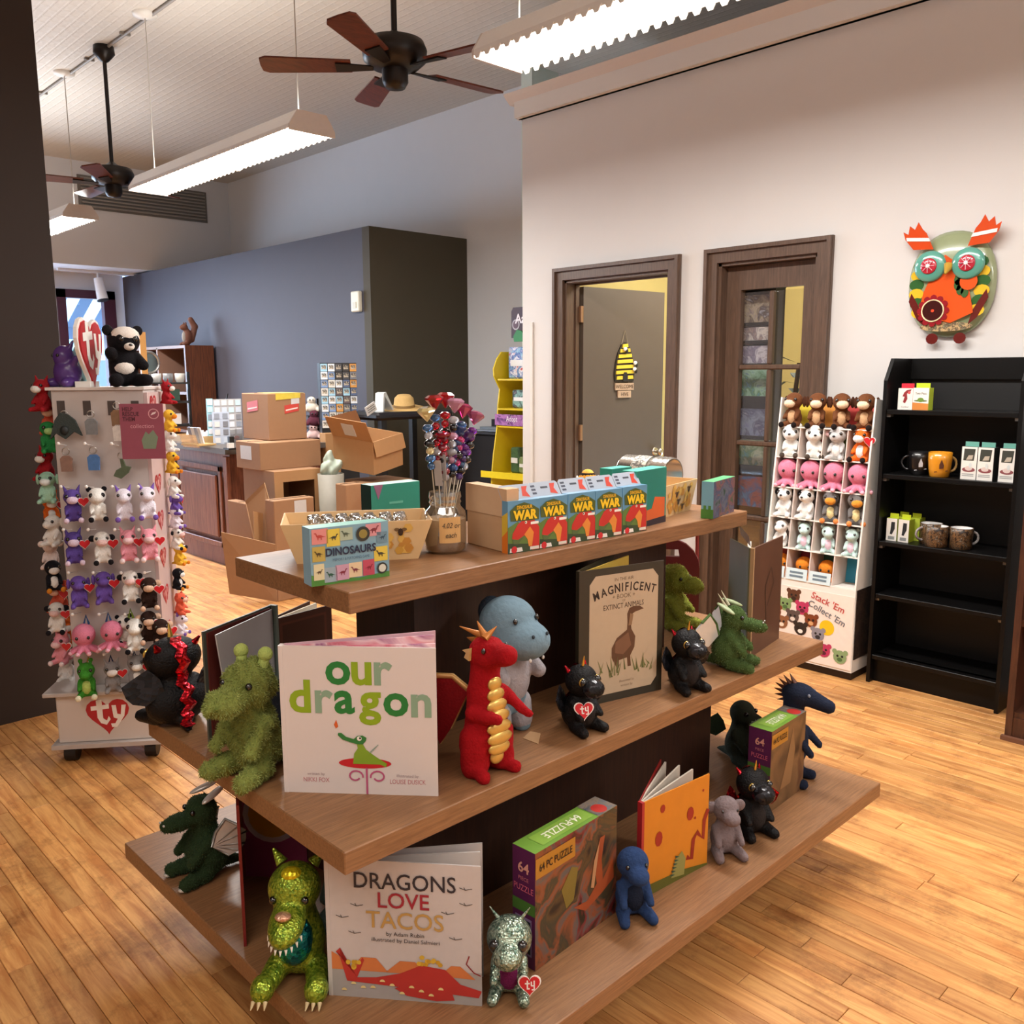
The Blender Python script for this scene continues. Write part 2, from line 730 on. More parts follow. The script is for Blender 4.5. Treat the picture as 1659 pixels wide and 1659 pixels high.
# ================================================================= THE ROOM
WHITE_X = 4.13        # face of the white wall with the doors
WALL_T = 0.12
CEIL = 3.75
FAR_X = 5.47
M_WHITE = mat('c9c5c2', 0.7, var=0.02, scale=6, bump=0.05)
M_TEALLIT = mat('cbd9d2', 0.7, var=0.02, scale=6)  # teal lamp light put into the alcove walls' colour
M_GREY = mat('d4d6da', 0.7, var=0.02, scale=6)
M_BROWNWALL = mat('2c201a', 0.75, var=0.05, scale=8, bump=0.05)
M_PLUM = mat('4b4a56', 0.7, var=0.03, scale=8)
M_OLIVE = mat('463f30', 0.75, var=0.03, scale=8)
M_YELLOW = mat('b5a062', 0.7, var=0.04, scale=8)
M_TRIM = wood_mat('4b382c', '5f4839', 2, 8, 0.42)
M_LEAFDOOR = mat('5b4f45', 0.5, var=0.05, scale=14)

# floor: strip boards running along Y; the boards near enough to read singly are parts
BW = 0.057
M_PLANK = wood_mat('b5763e', 'dca463', 1, 4.0, 0.5, per_object=0.2, stretch=10)
M_PLANK2 = wood_mat('b0743e', 'd8a062', 1, 4.0, 0.5, stretch=10)
base = MB().box((1.6, 4.3, -0.04), (8.4, 14.8, 0.05), mat('2a1408', 0.9))
floor = struct(base.build('floor'))
pl = []
for r in range(int(-2.5 / BW), int(5.6 / BW)):
    x = r * BW + BW / 2
    y = -3 + random.uniform(-0.9, 0)
    while y < 11.6:
        L = random.choice((0.45, 0.7, 0.9, 1.1, 1.4, 1.8))
        pl.append((x, max(y, -3), min(y + L, 11.6)))
        y += L


def seen_px(x, y0, y1):
    n = 0.0
    best = 0
    for t in (0.0, 0.25, 0.5, 0.75, 1.0):
        y = y0 + (y1 - y0) * t
        d = Vector((x, y, -H))
        z = d.dot(CF)
        if z < 0.3:
            continue
        u, v = d.dot(CR) / z * FPX + 829.5, 829.5 - d.dot(CU) / z * FPX
        if -20 < u < 1680 and 600 < v < 1680:
            inside = (0.78 < x < 2.37 and 1.05 < y < 2.15)
            if not inside:
                best = max(best, 1 / z)
                n += 0.2
    return best * min(1, n + 0.3)


pl.sort(key=lambda p: -seen_px(*p))
shared = {}
rest = MB()
for i, (x, y0, y1) in enumerate(pl):
    L = y1 - y0
    if i < 290:
        key = round(L, 3)
        if key not in shared:
            b = MB().box((0, 0, 0), (BW - 0.0014, L - 0.0014, 0.018), M_PLANK, bev=0.0012)
            shared[key] = b.data('plank')
        link('plank', shared[key], floor, loc=(x, (y0 + y1) / 2, -0.009 + random.uniform(-.0006, .0003)))
    else:
        rest.box((x, (y0 + y1) / 2, -0.009), (BW - 0.0014, L - 0.0014, 0.018), M_PLANK2)
o = rest.build('plank', floor)
o['kind'] = 'stuff'
# the stuff boards vary board by board through a coarse position-driven tint
nt = M_PLANK2.node_tree
gp = nt.nodes.new('ShaderNodeNewGeometry')
bs = nt.nodes['Principled BSDF']
old = bs.inputs['Base Color'].links[0].from_socket
hs = nt.nodes.new('ShaderNodeHueSaturation')
mr = nt.nodes.new('ShaderNodeMapRange')
mr.inputs['To Min'].default_value = 0.82
mr.inputs['To Max'].default_value = 1.16
nt.links.new(gp.outputs['Random Per Island'], mr.inputs['Value'])
nt.links.new(mr.outputs[0], hs.inputs['Value'])
nt.links.new(old, hs.inputs['Color'])
nt.links.new(hs.outputs[0], bs.inputs['Base Color'])

# ceiling: pressed-metal sheets with an embossed brick-like relief
mc, nt, b = _new('pressed_metal_ceiling')
tc = nt.nodes.new('ShaderNodeTexCoord')
mp = nt.nodes.new('ShaderNodeMapping')
mp.inputs['Rotation'].default_value = (0, 0, PI / 2)
br = nt.nodes.new('ShaderNodeTexBrick')
br.inputs['Scale'].default_value = 3.4
br.inputs['Mortar Size'].default_value = 0.035
br.inputs['Mortar Smooth'].default_value = 0.7
br.inputs['Brick Width'].default_value = 0.42
br.inputs['Row Height'].default_value = 0.22
vo = nt.nodes.new('ShaderNodeTexVoronoi')
vo.inputs['Scale'].default_value = 22
ad = nt.nodes.new('ShaderNodeMath')
ad.operation = 'ADD'
nt.links.new(tc.outputs['Object'], mp.inputs[0])
nt.links.new(mp.outputs[0], br.inputs[0])
nt.links.new(mp.outputs[0], vo.inputs['Vector'])
ml = nt.nodes.new('ShaderNodeMath')
ml.operation = 'MULTIPLY'
ml.inputs[1].default_value = 0.35
nt.links.new(vo.outputs['Distance'], ml.inputs[0])
nt.links.new(br.outputs['Fac'], ad.inputs[0])
nt.links.new(ml.outputs[0], ad.inputs[1])
bp = nt.nodes.new('ShaderNodeBump')
bp.inputs['Strength'].default_value = 0.2
bp.inputs['Distance'].default_value = 0.02
nt.links.new(ad.outputs[0], bp.inputs['Height'])
nt.links.new(bp.outputs['Normal'], b.inputs['Normal'])
b.inputs['Base Color'].default_value = lin('c6bfb6')
b.inputs['Roughness'].default_value = 0.5
struct(MB().box((1.85, 4.3, CEIL + 0.05), (9.0, 14.8, 0.1), mc).build('ceiling'))

# white wall with two door openings (runs along Y, faces -X)
D1 = (3.008, 3.80, 1.96)
D2 = (2.133, 2.694, 1.965)
END_Y, TOP = 4.17, 2.97
w = MB()
xc = WHITE_X + WALL_T / 2


def wseg(y0, y1, z0, z1):
    w.box((xc, (y0 + y1) / 2, (z0 + z1) / 2), (WALL_T, y1 - y0, z1 - z0), M_WHITE)


wseg(-3.0, D2[0], 0, TOP)
wseg(D2[0], D2[1], D2[2], TOP)
wseg(D2[1], D1[0], 0, TOP)
wseg(D1[0], D1[1], D1[2], TOP)
wseg(D1[1], END_Y, 0, TOP)
struct(w.build('wall_right'))
w = MB()
w.box((5.25, END_Y - 0.06, TOP / 2), (2.0, 0.12, TOP), M_WHITE)          # end face of the office block
w.box((5.2, 0.56, TOP + 0.05), (2.26, 7.24, 0.1), M_WHITE)
struct(w.build('wall_office_end'))
# crown moulding along the top of the white wall
M_CROWN = mat('bfb3aa', 0.65, var=0.02)
cr = MB()
prof = [(0, 0), (-0.025, 0.0), (-0.03, 0.06), (-0.03, 0.075), (-0.055, 0.085), (-0.075, 0.125), (-0.085, 0.15), (0.0, 0.15)]
n = len(prof)
vs = [(WHITE_X + p[0], END_Y - p[0], TOP + p[1]) for p in prof] + [(WHITE_X + p[0], -3.0, TOP + p[1]) for p in prof]
fs = [(i, (i + 1) % n, n + (i + 1) % n, n + i) for i in range(n)] + [tuple(range(n - 1, -1, -1)), tuple(range(n, 2 * n))]
cr.add(vs, fs, M_CROWN)
vs2 = [(WHITE_X + p[0], END_Y - p[0], TOP + p[1]) for p in prof] + [(6.2, END_Y - p[0], TOP + p[1]) for p in prof]
cr.add(vs2, [tuple(reversed(f)) for f in fs], M_CROWN)
struct(cr.build('trim_1'))
# slim painted conduit strip up the wall's corner
struct(MB().box((WHITE_X - 0.006, 4.08, 0.86), (0.012, 0.022, 1.72), mat('cfcac2', 0.5)).build('trim_2'))
struct(MB().box((WHITE_X - 0.009, (D2[1] + D1[0]) / 2, 0.08), (0.018, 0.13, 0.16), M_TRIM).build('baseboard_right'))

# yellow office behind the doors
w = MB()
w.box((6.26, 1.8, TOP / 2), (0.1, 4.8, TOP), M_YELLOW)
w.box((5.25, 4.04, TOP / 2), (1.96, 0.02, TOP), M_YELLOW)
w.box((5.25, 0.4, TOP / 2), (1.96, 0.08, TOP), M_YELLOW)
struct(w.build('wall_office'))
struct(MB().box((5.25, 2.2, 2.7), (1.96, 3.7, 0.04), mat('e6e0d0', 0.8)).build('ceiling_office'))

# remaining shell
struct(MB().box((FAR_X + 0.06, 8.6, CEIL / 2), (0.12, 7.0, CEIL), M_GREY).build('wall_far'))
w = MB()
w.box((6.3, 4.66, CEIL / 2), (0.12, 1.0, CEIL), M_TEALLIT)
w.box((5.72, 5.17, CEIL / 2), (1.1, 0.12, CEIL), M_TEALLIT)
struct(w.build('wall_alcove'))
struct(MB().box((-0.645, 3.96, CEIL / 2), (3.71, 0.16, CEIL), M_BROWNWALL).build('wall_left'))
struct(MB().box((-2.56, 4.3, CEIL / 2), (0.12, 14.8, CEIL), M_WHITE).build('wall_side'))
struct(MB().box((1.85, -3.06, CEIL / 2), (9.0, 0.12, CEIL), M_WHITE).build('wall_back'))
struct(MB().box((5.0, -3.0, 3.4), (1.8, 0.1, 0.9), M_WHITE).build('wall_back_upper'))
struct(MB().box((1.5, 10.81, (2.62 + CEIL) / 2), (8.0, 0.12, CEIL - 2.62), M_GREY).build('wall_bulkhead'))
struct(MB().box((1.5, 11.25, 2.65), (8.0, 0.8, 0.06), mat('dcdde6', 0.6)).build('ceiling_nook'))
struct(MB().box((6.24, 1.9, 3.42), (0.1, 9.6, 0.7), M_WHITE).build('wall_block_upper'))

# dark partition box standing in the back room
BX, BY, BZ = 4.4, 6.24, 2.6
w = MB()
w.box(((BX + FAR_X) / 2, BY + 0.05, BZ / 2), (FAR_X - BX, 0.1, BZ), M_OLIVE)
struct(w.build('wall_partition_end'))
w = MB()
w.box((BX + 0.05, (BY + 0.1 + 11.55) / 2, BZ / 2), (0.1, 11.55 - BY - 0.1, BZ), M_PLUM)
w.box(((BX + FAR_X) / 2 + 0.05, (BY + 11.5) / 2 + 0.1, BZ - 0.03), (FAR_X - BX - 0.1, 5.1, 0.06), M_PLUM)
struct(w.build('wall_partition'))
t = thing('alarm_box', 'small white plastic alarm box on the dark partition near its corner', 'alarm box', (BX, BY + 0.18, 2.0))
MB().box((-0.02, 0, 0), (0.04, 0.12, 0.17), mat('dcd8c6', 0.5), bev=0.008).build('case', t)
MB().box((-0.042, 0, -0.03), (0.006, 0.05, 0.05), mat('c6c2b0', 0.5)).build('cover', t)

# window wall of the nook, striped awning beyond
WY = 11.6
w = MB()
M_NOOK = mat('cfd6e0', 0.7, var=0.02)
wx0, wx1, wz0, wz1 = 3.62, 4.3, 0.9, 2.42
w.box((-1.17, WY + 0.05, 1.31), (2.66, 0.1, 2.62), M_NOOK)
w.box((3.44, WY + 0.05, 1.31), (0.36, 0.1, 2.62), M_NOOK)
w.box((1.71, WY + 0.05, 0.4), (3.1, 0.1, 0.8), M_NOOK)
w.box((1.71, WY + 0.05, 2.52), (3.1, 0.1, 0.2), M_NOOK)
w.box((4.36, WY + 0.05, 1.31), (0.12, 0.1, 2.62), M_NOOK)
w.box(((wx0 + wx1) / 2, WY + 0.05, (wz1 + 2.62) / 2), (wx1 - wx0, 0.1, 2.62 - wz1), M_NOOK)
w.box(((wx0 + wx1) / 2, WY + 0.05, wz0 / 2), (wx1 - wx0, 0.1, wz0), M_NOOK)
struct(w.build('wall_window'))
M_PURPLE = mat('4a2238', 0.45)
wn = MB()
for (x, z, sx, sz) in (((wx0 + wx1) / 2, wz1 - 0.05, wx1 - wx0, 0.1), ((wx0 + wx1) / 2, wz0 + 0.05, wx1 - wx0, 0.1),
                       (wx0 + 0.05, (wz0 + wz1) / 2, 0.1, wz1 - wz0), (wx1 - 0.07, (wz0 + wz1) / 2, 0.14, wz1 - wz0)):
    wn.box((x, WY + 0.02, z), (sx, 0.1, sz), M_PURPLE)
win = struct(wn.build('window_1'))
MB().box(((wx0 + wx1) / 2, WY + 0.05, (wz0 + wz1) / 2), (wx1 - wx0 - 0.1, 0.008, wz1 - wz0 - 0.1), glass_mat(alpha=0.92)).build('pane', win)
wn = MB()
for x in (0.21, 1.71, 3.21):
    wn.box((x, WY + 0.02, 1.61), (0.1, 0.1, 1.62), M_PURPLE)
for z in (0.85, 2.37):
    wn.box((1.71, WY + 0.02, z), (2.9, 0.08, 0.1), M_PURPLE)
win2 = struct(wn.build('window_added'))  # out-of-view window, added to let blue fill light in
for x in (0.96, 2.46):
    MB().box((x, WY + 0.05, 1.61), (1.4, 0.008, 1.42), glass_mat(alpha=0.92)).build('pane', win2)
t = thing('awning', 'blue and white striped awning outside the far window', 'awning', (3.95, WY + 0.4, 2.6))
for i in range(16):
    x = -1.3 + i * 0.16
    M = T((x, 0.55, -0.28), (math.radians(-27), 0, 0))
    MB().box((0, 0, 0), (0.16, 1.25, 0.01), mat('f2f6fa', 0.8) if i % 2 else mat('5f7590', 0.8), M).build('stripe', t)
    MB().box((x, 1.1, -0.64), (0.16, 0.012, 0.16), mat('f2f6fa', 0.8) if i % 2 else mat('5f7590', 0.8)).build('valance_flap', t)
t = thing('shop_front', 'pale building front across the street seen through the far window', 'building', (6.3, 20.0, 0))
MB().box((0, 0, 2.5), (9, 0.3, 5), mat('b7c6d2', 0.8)).build('wall', t)
MB().box((0, -0.2, 2.0), (9, 0.1, 0.35), mat('7fb6bf', 0.6)).build('fascia', t)
for i in range(4):
    MB().box((-3 + i * 1.9, -0.18, 0.9), (1.5, 0.06, 1.6), mat('3a4c60', 0.2)).build('window', t)
struct(MB().box((4.0, 16, -0.12), (14, 8.6, 0.1), mat('8d8f92', 0.9)).build('ground'))
# picture rail and track spotlight above the window
t = thing('track_light', 'white track spotlight hanging in front of the far window', 'spotlight', (3.98, 11.2, 2.62))
MB().box((0, 0, -0.015), (0.9, 0.035, 0.03), mat('dfe3ea', 0.5)).build('rail', t)
MB().cyl((0, 0, -0.03), (0, 0, -0.1), 0.012, m=mat('dfe3ea', 0.5)).build('stem', t)
MB().cyl((0, 0, -0.09), (0.02, -0.05, -0.34), 0.05, 0.065, m=mat('e8ebf0', 0.4)).build('lamp_head', t)
MB().cyl((0.02, -0.05, -0.342), (0.021, -0.052, -0.35), 0.068, 0.068, m=mat('15151a', 0.4)).build('rim', t)
# air grille on the bulkhead
t = thing('air_grille', 'long grey slatted air grille high on the far bulkhead', 'air vent', (4.42, 10.74, 3.42))
MB().box((0, 0, 0), (1.5, 0.012, 0.36), mat('6d6a66', 0.6)).build('frame', t)
for i in range(9):
    MB().box((0, -0.016, -0.15 + i * 0.0375), (1.44, 0.02, 0.016), mat('8d8a85', 0.5), M=None).build('slat', t)

# ---------------------------------------------------------------- door casings, doors
def casing(name, y0, y1, top, n):
    m = MB()
    tw = 0.075
    for (yc, zc, sy, sz) in ((y0 - tw / 2, top / 2, tw, top), (y1 + tw / 2, top / 2, tw, top), ((y0 + y1) / 2, top + tw / 2, y1 - y0 + 2 * tw, tw)):
        m.box((WHITE_X - 0.011, yc, zc), (0.022, sy, sz), M_TRIM)
    for (yc, zc, sy, sz) in ((y0 - tw + 0.012, (top + tw - .022) / 2, 0.02, top + tw - .022), (y1 + tw - 0.012, (top + tw - .022) / 2, 0.02, top + tw - .022), ((y0 + y1) / 2, top + tw - 0.012, y1 - y0 + 2 * tw - .003, 0.02)):
        m.box((WHITE_X - 0.03, yc, zc), (0.018, sy, sz), M_TRIM)
    for (yc, zc, sy, sz) in ((y0 + 0.0085, top / 2, 0.017, top), (y1 - 0.0085, top / 2, 0.017, top), ((y0 + y1) / 2, top - 0.0085, y1 - y0, 0.017)):
        m.box((WHITE_X + WALL_T / 2, yc, zc), (WALL_T + 0.004, sy, sz), M_TRIM)
        m.box((WHITE_X + 0.09, yc, zc), (0.03, sy + (0.02 if sy < 0.1 else 0), sz + (0.02 if sy > 0.1 else 0)), M_TRIM)
    return struct(m.build(name))


casing('trim_3', D1[0], D1[1], D1[2], 3)
casing('trim_4', D2[0], D2[1], D2[2], 4)
# door 1: flush leaf swung open into the office, hinged at its far jamb
ang = math.radians(-6)
hx, hy = WHITE_X + WALL_T + 0.01, D1[1] - 0.025
leaf = MB().box((0.37, 0.0, 0.97), (0.74, 0.036, 1.92), M_LEAFDOOR).build('door_1', loc=(hx, hy, 0), rz=ang)
struct(leaf)
M_BRASS = mat('b08a6a', 0.35, 0.7)
for z in (0.25, 1.02, 1.76):
    MB().box((-0.012, -0.012, z), (0.03, 0.012, 0.1), M_BRASS).cyl((-0.02, -0.02, z - 0.05), (-0.02, -0.02, z + 0.05), 0.007, m=M_BRASS).build('hinge', leaf)
k = MB().cyl((0.68, -0.018, 0.86), (0.68, -0.05, 0.86), 0.012, m=mat('d8d2c6', 0.2, 0.9))
k.ell((0.68, -0.065, 0.86), (0.027, 0.02, 0.027), mat('d8d2c6', 0.2, 0.9)).lathe([(0.03, 0), (0.026, 0.006)], mat('d8d2c6', 0.2, 0.9), T((0.68, -0.018, 0.86), (PI / 2, 0, 0)))
k.build('knob', leaf)
# honeycomb sign hanging on the leaf
sg = thing('beehive_sign', 'yellow striped beehive sign hanging on the open grey door', 'sign', (hx + 0.36 * math.cos(ang), hy + 0.36 * math.sin(ang) - 0.022, 1.34), ang)
hive = [(-0.085, 0), (0.085, 0), (0.092, 0.05), (0.082, 0.12), (0.06, 0.19), (0.03, 0.24), (0.0, 0.255), (-0.03, 0.24), (-0.06, 0.19), (-0.082, 0.12), (-0.092, 0.05)]
MB().slab(hive, 0.01, mat('2a241c', 0.6), y0=-0.005).build('backing', sg)
for i, (z, wd) in enumerate(((0.012, .076), (0.047, .082), (0.082, .079), (0.117, .071), (0.152, .061), (0.187, .046), (0.217, .026))):
    MB().slab([(-wd, z), (wd, z + 0.006), (wd - 0.003, z + 0.028), (-wd + 0.003, z + 0.022)], 0.006, mat('e6c23a', 0.5), y0=-0.011).build('stripe', sg)
MB().slab([(-0.022, 0.0), (0.022, 0.0), (0.022, 0.04), (0.012, 0.06), (-0.012, 0.06), (-0.022, 0.04)], 0.004, mat('1c1712', 0.7), y0=-0.014).build('hive_door', sg)
for bx, bz in ((-0.01, 0.21), (0.085, 0.12), (0.08, 0.08)):
    MB().ell((bx, -0.018, bz), (0.017, 0.008, 0.013), mat('f4f2ea', 0.5)).ell((bx + 0.012, -0.02, bz - 0.012), (0.012, 0.008, 0.016), mat('2a2620', 0.5)).build('bee', sg)
MB().tube([(-0.03, -0.003, 0.24), (0, -0.003, 0.33), (0.03, -0.003, 0.24)], 0.002, mat('8a7a60', 0.7)).build('hanging_cord', sg)
for z, wd, wds in ((-0.055, 0.085, 'WELCOME'), (-0.105, 0.06, 'HIVE')):
    pk = MB().slab([(-wd, z), (wd, z), (wd, z + 0.045), (-wd, z + 0.045)], 0.009, mat('b79a80', 0.6), y0=-0.008).build('board', sg)
    text(wds, 0.034, mat('3b2d22', 0.6), pk, 'lettering', (0, -0.0095, z + 0.011))
for x in (-0.04, 0.04):
    MB().tube([(x, -0.003, 0.0), (x, -0.003, -0.1)], 0.0015, mat('8a7a60', 0.7)).build('chain', sg)

# door 2: closed glazed door, panes two wide
dx = WHITE_X + 0.075
d2 = MB()
y0, y1, zt = D2[0] + 0.018, D2[1] - 0.018, D2[2] - 0.02
sl, sr, rt, rb = 0.085, 0.085, 0.12, 0.22
d2.box((dx, y0 + sl / 2, zt / 2), (0.04, sl, zt), M_TRIM)
d2.box((dx, y1 - sr / 2, zt / 2), (0.04, sr, zt), M_TRIM)
gy0, gy1, gz0, gz1 = y0 + sl, y1 - sr, rb, zt - rt
d2.box((dx, (gy0 + gy1) / 2, zt - rt / 2), (0.04, gy1 - gy0, rt), M_TRIM)
d2.box((dx, (gy0 + gy1) / 2, rb / 2), (0.04, gy1 - gy0, rb), M_TRIM)
d2.cyl((dx - 0.02, y0 + 0.045, 0.92), (dx - 0.055, y0 + 0.045, 0.92), 0.01, m=M_BRASS)
door2 = struct(d2.build('door_2'))
rows = 4
ph = (gz1 - gz0) / rows
for i in range(1, rows):
    MB().box((dx - 0.004, (gy0 + gy1) / 2, gz0 + i * ph), (0.034, gy1 - gy0, 0.026), M_TRIM, bev=0.006).build('muntin', door2)
ym = (gy0 + gy1) / 2
for i in range(rows):
    MB().box((dx - 0.004, ym, gz0 + (i + 0.5) * ph), (0.034, 0.026, ph - 0.027), M_TRIM, bev=0.006).build('muntin', door2)
    for a, bq in ((gy0, ym - 0.013), (ym + 0.013, gy1)):
        MB().box((dx + 0.008, (a + bq) / 2, gz0 + (i + 0.5) * ph), (0.004, bq - a, ph - 0.026), glass_mat(alpha=0.9)).build('pane', door2)
MB().ell((dx - 0.07, y0 + 0.045, 0.92), (0.02, 0.027, 0.027), M_BRASS).build('knob', door2)
# ================================================================= PENDANT LIGHTS AND FANS
M_FIX = mat('e9e6e2', 0.4, var=0.02)
M_LAMP = mat('fffaf0', 0.4, var=0, emit=9.0)
ORD = ['big white strip light over the glass door, nearest of the row', 'white strip light hanging between the two ceiling fans', 'farthest white strip light hanging low beside the dark wall', 'white strip light behind the viewer']
for q, (ya, yb) in enumerate(LIGHT_SPANS):
    t = thing('pendant_light', ORD[q], 'light', (ROW_X, (ya + yb) / 2, LIGHT_Z), 0, 'strip lights hanging in one row')
    L = yb - ya
    hous = MB()
    prof = [(-0.135, -0.02), (-0.135, 0.0), (-0.085, 0.075), (0.085, 0.075), (0.135, 0.0), (0.135, -0.02), (0.13, -0.02), (0.13, -0.002), (0.083, 0.07), (-0.083, 0.07), (-0.13, -0.002), (-0.13, -0.02)]
    n = len(prof)
    vs = [(p[0], -L / 2, p[1]) for p in prof] + [(p[0], L / 2, p[1]) for p in prof]
    hous.add(vs, [(i, (i + 1) % n, n + (i + 1) % n, n + i) for i in range(n)], M_FIX)
    hous.build('housing', t)
    for e in (-1, 1):
        c = MB()
        pts = [(-0.135, -0.03), (0.135, -0.03), (0.135, 0.0), (0.085, 0.075), (-0.085, 0.075), (-0.135, 0.0)]
        c.slab(pts, 0.012, mat('cfc6c0', 0.5), y0=e * L / 2 - (0.0 if e > 0 else 0.012))
        c.build('end_cap', t)
    # scalloped louvre rims
    dz = 0.022 if q == 0 else 0.01
    for s_ in (-1, 1):
        lv = MB()
        k = int(L / 0.055)
        for i in range(k):
            y = -L / 2 + (i + 0.5) * L / k
            lv.slab([(-0.022, 0.0), (-0.009, -dz), (0.009, -dz), (0.022, 0.0)], 0.004, M_FIX, M=T((s_ * 0.137, y, -0.015), (0, 0, PI / 2)))
        o = lv.build('louvre_rim', t)
    for i, y in enumerate((-0.02,)):
        MB().box((0, y, -0.028), (0.25, 0.018, 0.012), M_FIX).build('crossbar', t)
    MB().box((0, 0, -0.012), (0.258, L - 0.02, 0.008), M_LAMP).build('lamp_panel', t)
    if q != 3:
        for y in (-L / 2 + 0.12, L / 2 - 0.12):
            MB().cyl((0, y, 0.07), (0, y, CEIL - LIGHT_Z), 0.0035, m=mat('b8b2aa', 0.5), n=6).build('hanging_cable', t)
        yc = L / 2 - 0.4
        MB().lathe([(0.02, 0), (0.075, 0.012), (0.08, 0.03)], mat('d8d4ce', 0.5), T((0, -L / 2 + 0.12, CEIL - LIGHT_Z - 0.03))).build('canopy', t)
        MB().lathe([(0.02, 0), (0.075, 0.012), (0.08, 0.03)], mat('d8d4ce', 0.5), T((0, L / 2 - 0.12, CEIL - LIGHT_Z - 0.03))).build('canopy', t)
c = MB()
c.cyl((ROW_X + 0.03, 3.6, CEIL - 0.012), (ROW_X + 0.03, 10.7, CEIL - 0.012), 0.011, m=mat('8f8880', 0.5), n=8)
for y in (4.4, 5.4, 6.6, 7.3, 8.4, 9.4):
    c.box((ROW_X + 0.03, y, CEIL - 0.01), (0.07, 0.02, 0.016), mat('7d766e', 0.5))
tag(c.build('ceiling_conduit'), 'thin grey conduit running along the ceiling between canopies', 'conduit')
c = MB().cyl((3.15, 0.2, CEIL - 0.02), (3.15, 3.6, CEIL - 0.02), 0.02, m=mat('8d9188', 0.5), n=8)
for y in (0.8, 1.9, 3.0):
    c.box((3.15, y, CEIL - 0.02), (0.06, 0.03, 0.04), mat('6f726b', 0.5))
tag(c.build('ceiling_pipe'), 'grey pipe fixed to the patterned ceiling above the nearest light', 'pipe')

M_FANB = mat('1c1512', 0.4, 0.4, var=0.1)
M_BLADE = wood_mat('4a1f12', '6e3320', 0, 7, 0.35)


def fan(y, a0, label):
    z = 2.84
    t = thing('ceiling_fan', label, 'ceiling fan', (ROW_X + 0.02, y, z), 0, 'five-bladed ceiling fans')
    MB().lathe([(0.02, CEIL - z), (0.07, CEIL - z), (0.075, CEIL - z - 0.05), (0.03, CEIL - z - 0.1), (0.014, CEIL - z - 0.11)][::-1], M_FANB).build('canopy', t)
    MB().cyl((0, 0, 0.09), (0, 0, CEIL - z - 0.08), 0.014, m=M_FANB).build('downrod', t)
    MB().lathe([(0.06, -0.055), (0.11, -0.045), (0.145, -0.015), (0.15, 0.03), (0.135, 0.065), (0.05, 0.085), (0.02, 0.11)], M_FANB, n=28).build('motor_housing', t)
    MB().lathe([(0.0, -0.14), (0.045, -0.135), (0.06, -0.11), (0.06, -0.055)], M_FANB).build('switch_cup', t)
    for i in range(5):
        M = T((0, 0, -0.045), (0, 0, a0 + i * 2 * PI / 5)) @ T((0, 0, 0), (math.radians(11), 0, 0))
        pts = [(0.2, -0.05), (0.58, -0.066), (0.608, -0.05), (0.612, 0.0), (0.608, 0.05), (0.58, 0.066), (0.2, 0.05)]
        b = MB().prism(pts, 0.008, M_BLADE, M).build('blade', t)
        MB().prism([(0.1, -0.018), (0.2, -0.03), (0.27, -0.035), (0.27, 0.035), (0.2, 0.03), (0.1, 0.018)], 0.006, M_FANB, M, z0=-0.007).build('blade_iron', b)
    return t


fan(3.5, math.radians(-4), 'dark ceiling fan with five brown blades, near the strip light')
fan(6.98, math.radians(20), 'smaller-looking dark ceiling fan farther back above the counter')

# ================================================================= THE TIERED DISPLAY TABLE
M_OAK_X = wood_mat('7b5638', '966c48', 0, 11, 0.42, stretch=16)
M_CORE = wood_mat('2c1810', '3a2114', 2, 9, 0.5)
DX, DY = 1.572, 1.575
TIERS = [(1.0, 1.373, 0.447), (0.616, 1.663, 0.81), (0.2333, 1.68, 1.19)]
ST = 0.042
Z1, Z2, Z3 = 1.0, 0.616, 0.2333
disp = thing('display_table', 'three-tiered wooden display table in the middle of the shop floor', 'display table', (DX, DY, 0))
for z, wx, wy in TIERS:
    MB().box((0, 0, z - ST / 2), (wx, wy, ST), M_OAK_X, bev=0.002).build('shelf', disp)
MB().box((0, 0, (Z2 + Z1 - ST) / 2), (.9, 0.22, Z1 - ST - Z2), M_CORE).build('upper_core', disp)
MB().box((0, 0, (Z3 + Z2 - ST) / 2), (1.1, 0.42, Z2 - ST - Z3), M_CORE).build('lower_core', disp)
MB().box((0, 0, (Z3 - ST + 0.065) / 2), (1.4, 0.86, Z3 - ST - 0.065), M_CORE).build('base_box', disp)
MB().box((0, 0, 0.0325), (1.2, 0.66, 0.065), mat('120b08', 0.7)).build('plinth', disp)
# ================================================================= SOFT TOYS, BOOKS AND BOXES: builders
M_EYE = mat('0c0a0a', 0.08, var=0, coat=1.0)
M_TAGRED = mat('c8202a', 0.4)
M_TAGWHITE = mat('f1ece6', 0.5)
M_GOLDFAB = mat('d3ad5c', 0.32, 0.55, var=0.15, scale=60)


def proj_y(p):
    d = Vector(p) - Vector((0, 0, H))
    return 829.5 - d.dot(CU) / d.dot(CF) * FPX


def tall(p, ytop):
    lo, hi = 0.0, 3.0
    for _ in range(40):
        m = (lo + hi) / 2
        if proj_y((p[0], p[1], p[2] + m)) > ytop:
            lo = m
        else:
            hi = m
    return lo


def heart(w):
    pts = []
    for i in range(28):
        t = 2 * PI * i / 28
        pts.append((w * 0.5 * (math.sin(t) ** 3), w * 0.5 * (13 * math.cos(t) - 5 * math.cos(2 * t) - 2 * math.cos(3 * t) - math.cos(4 * t)) / 16))
    return pts[::-1]


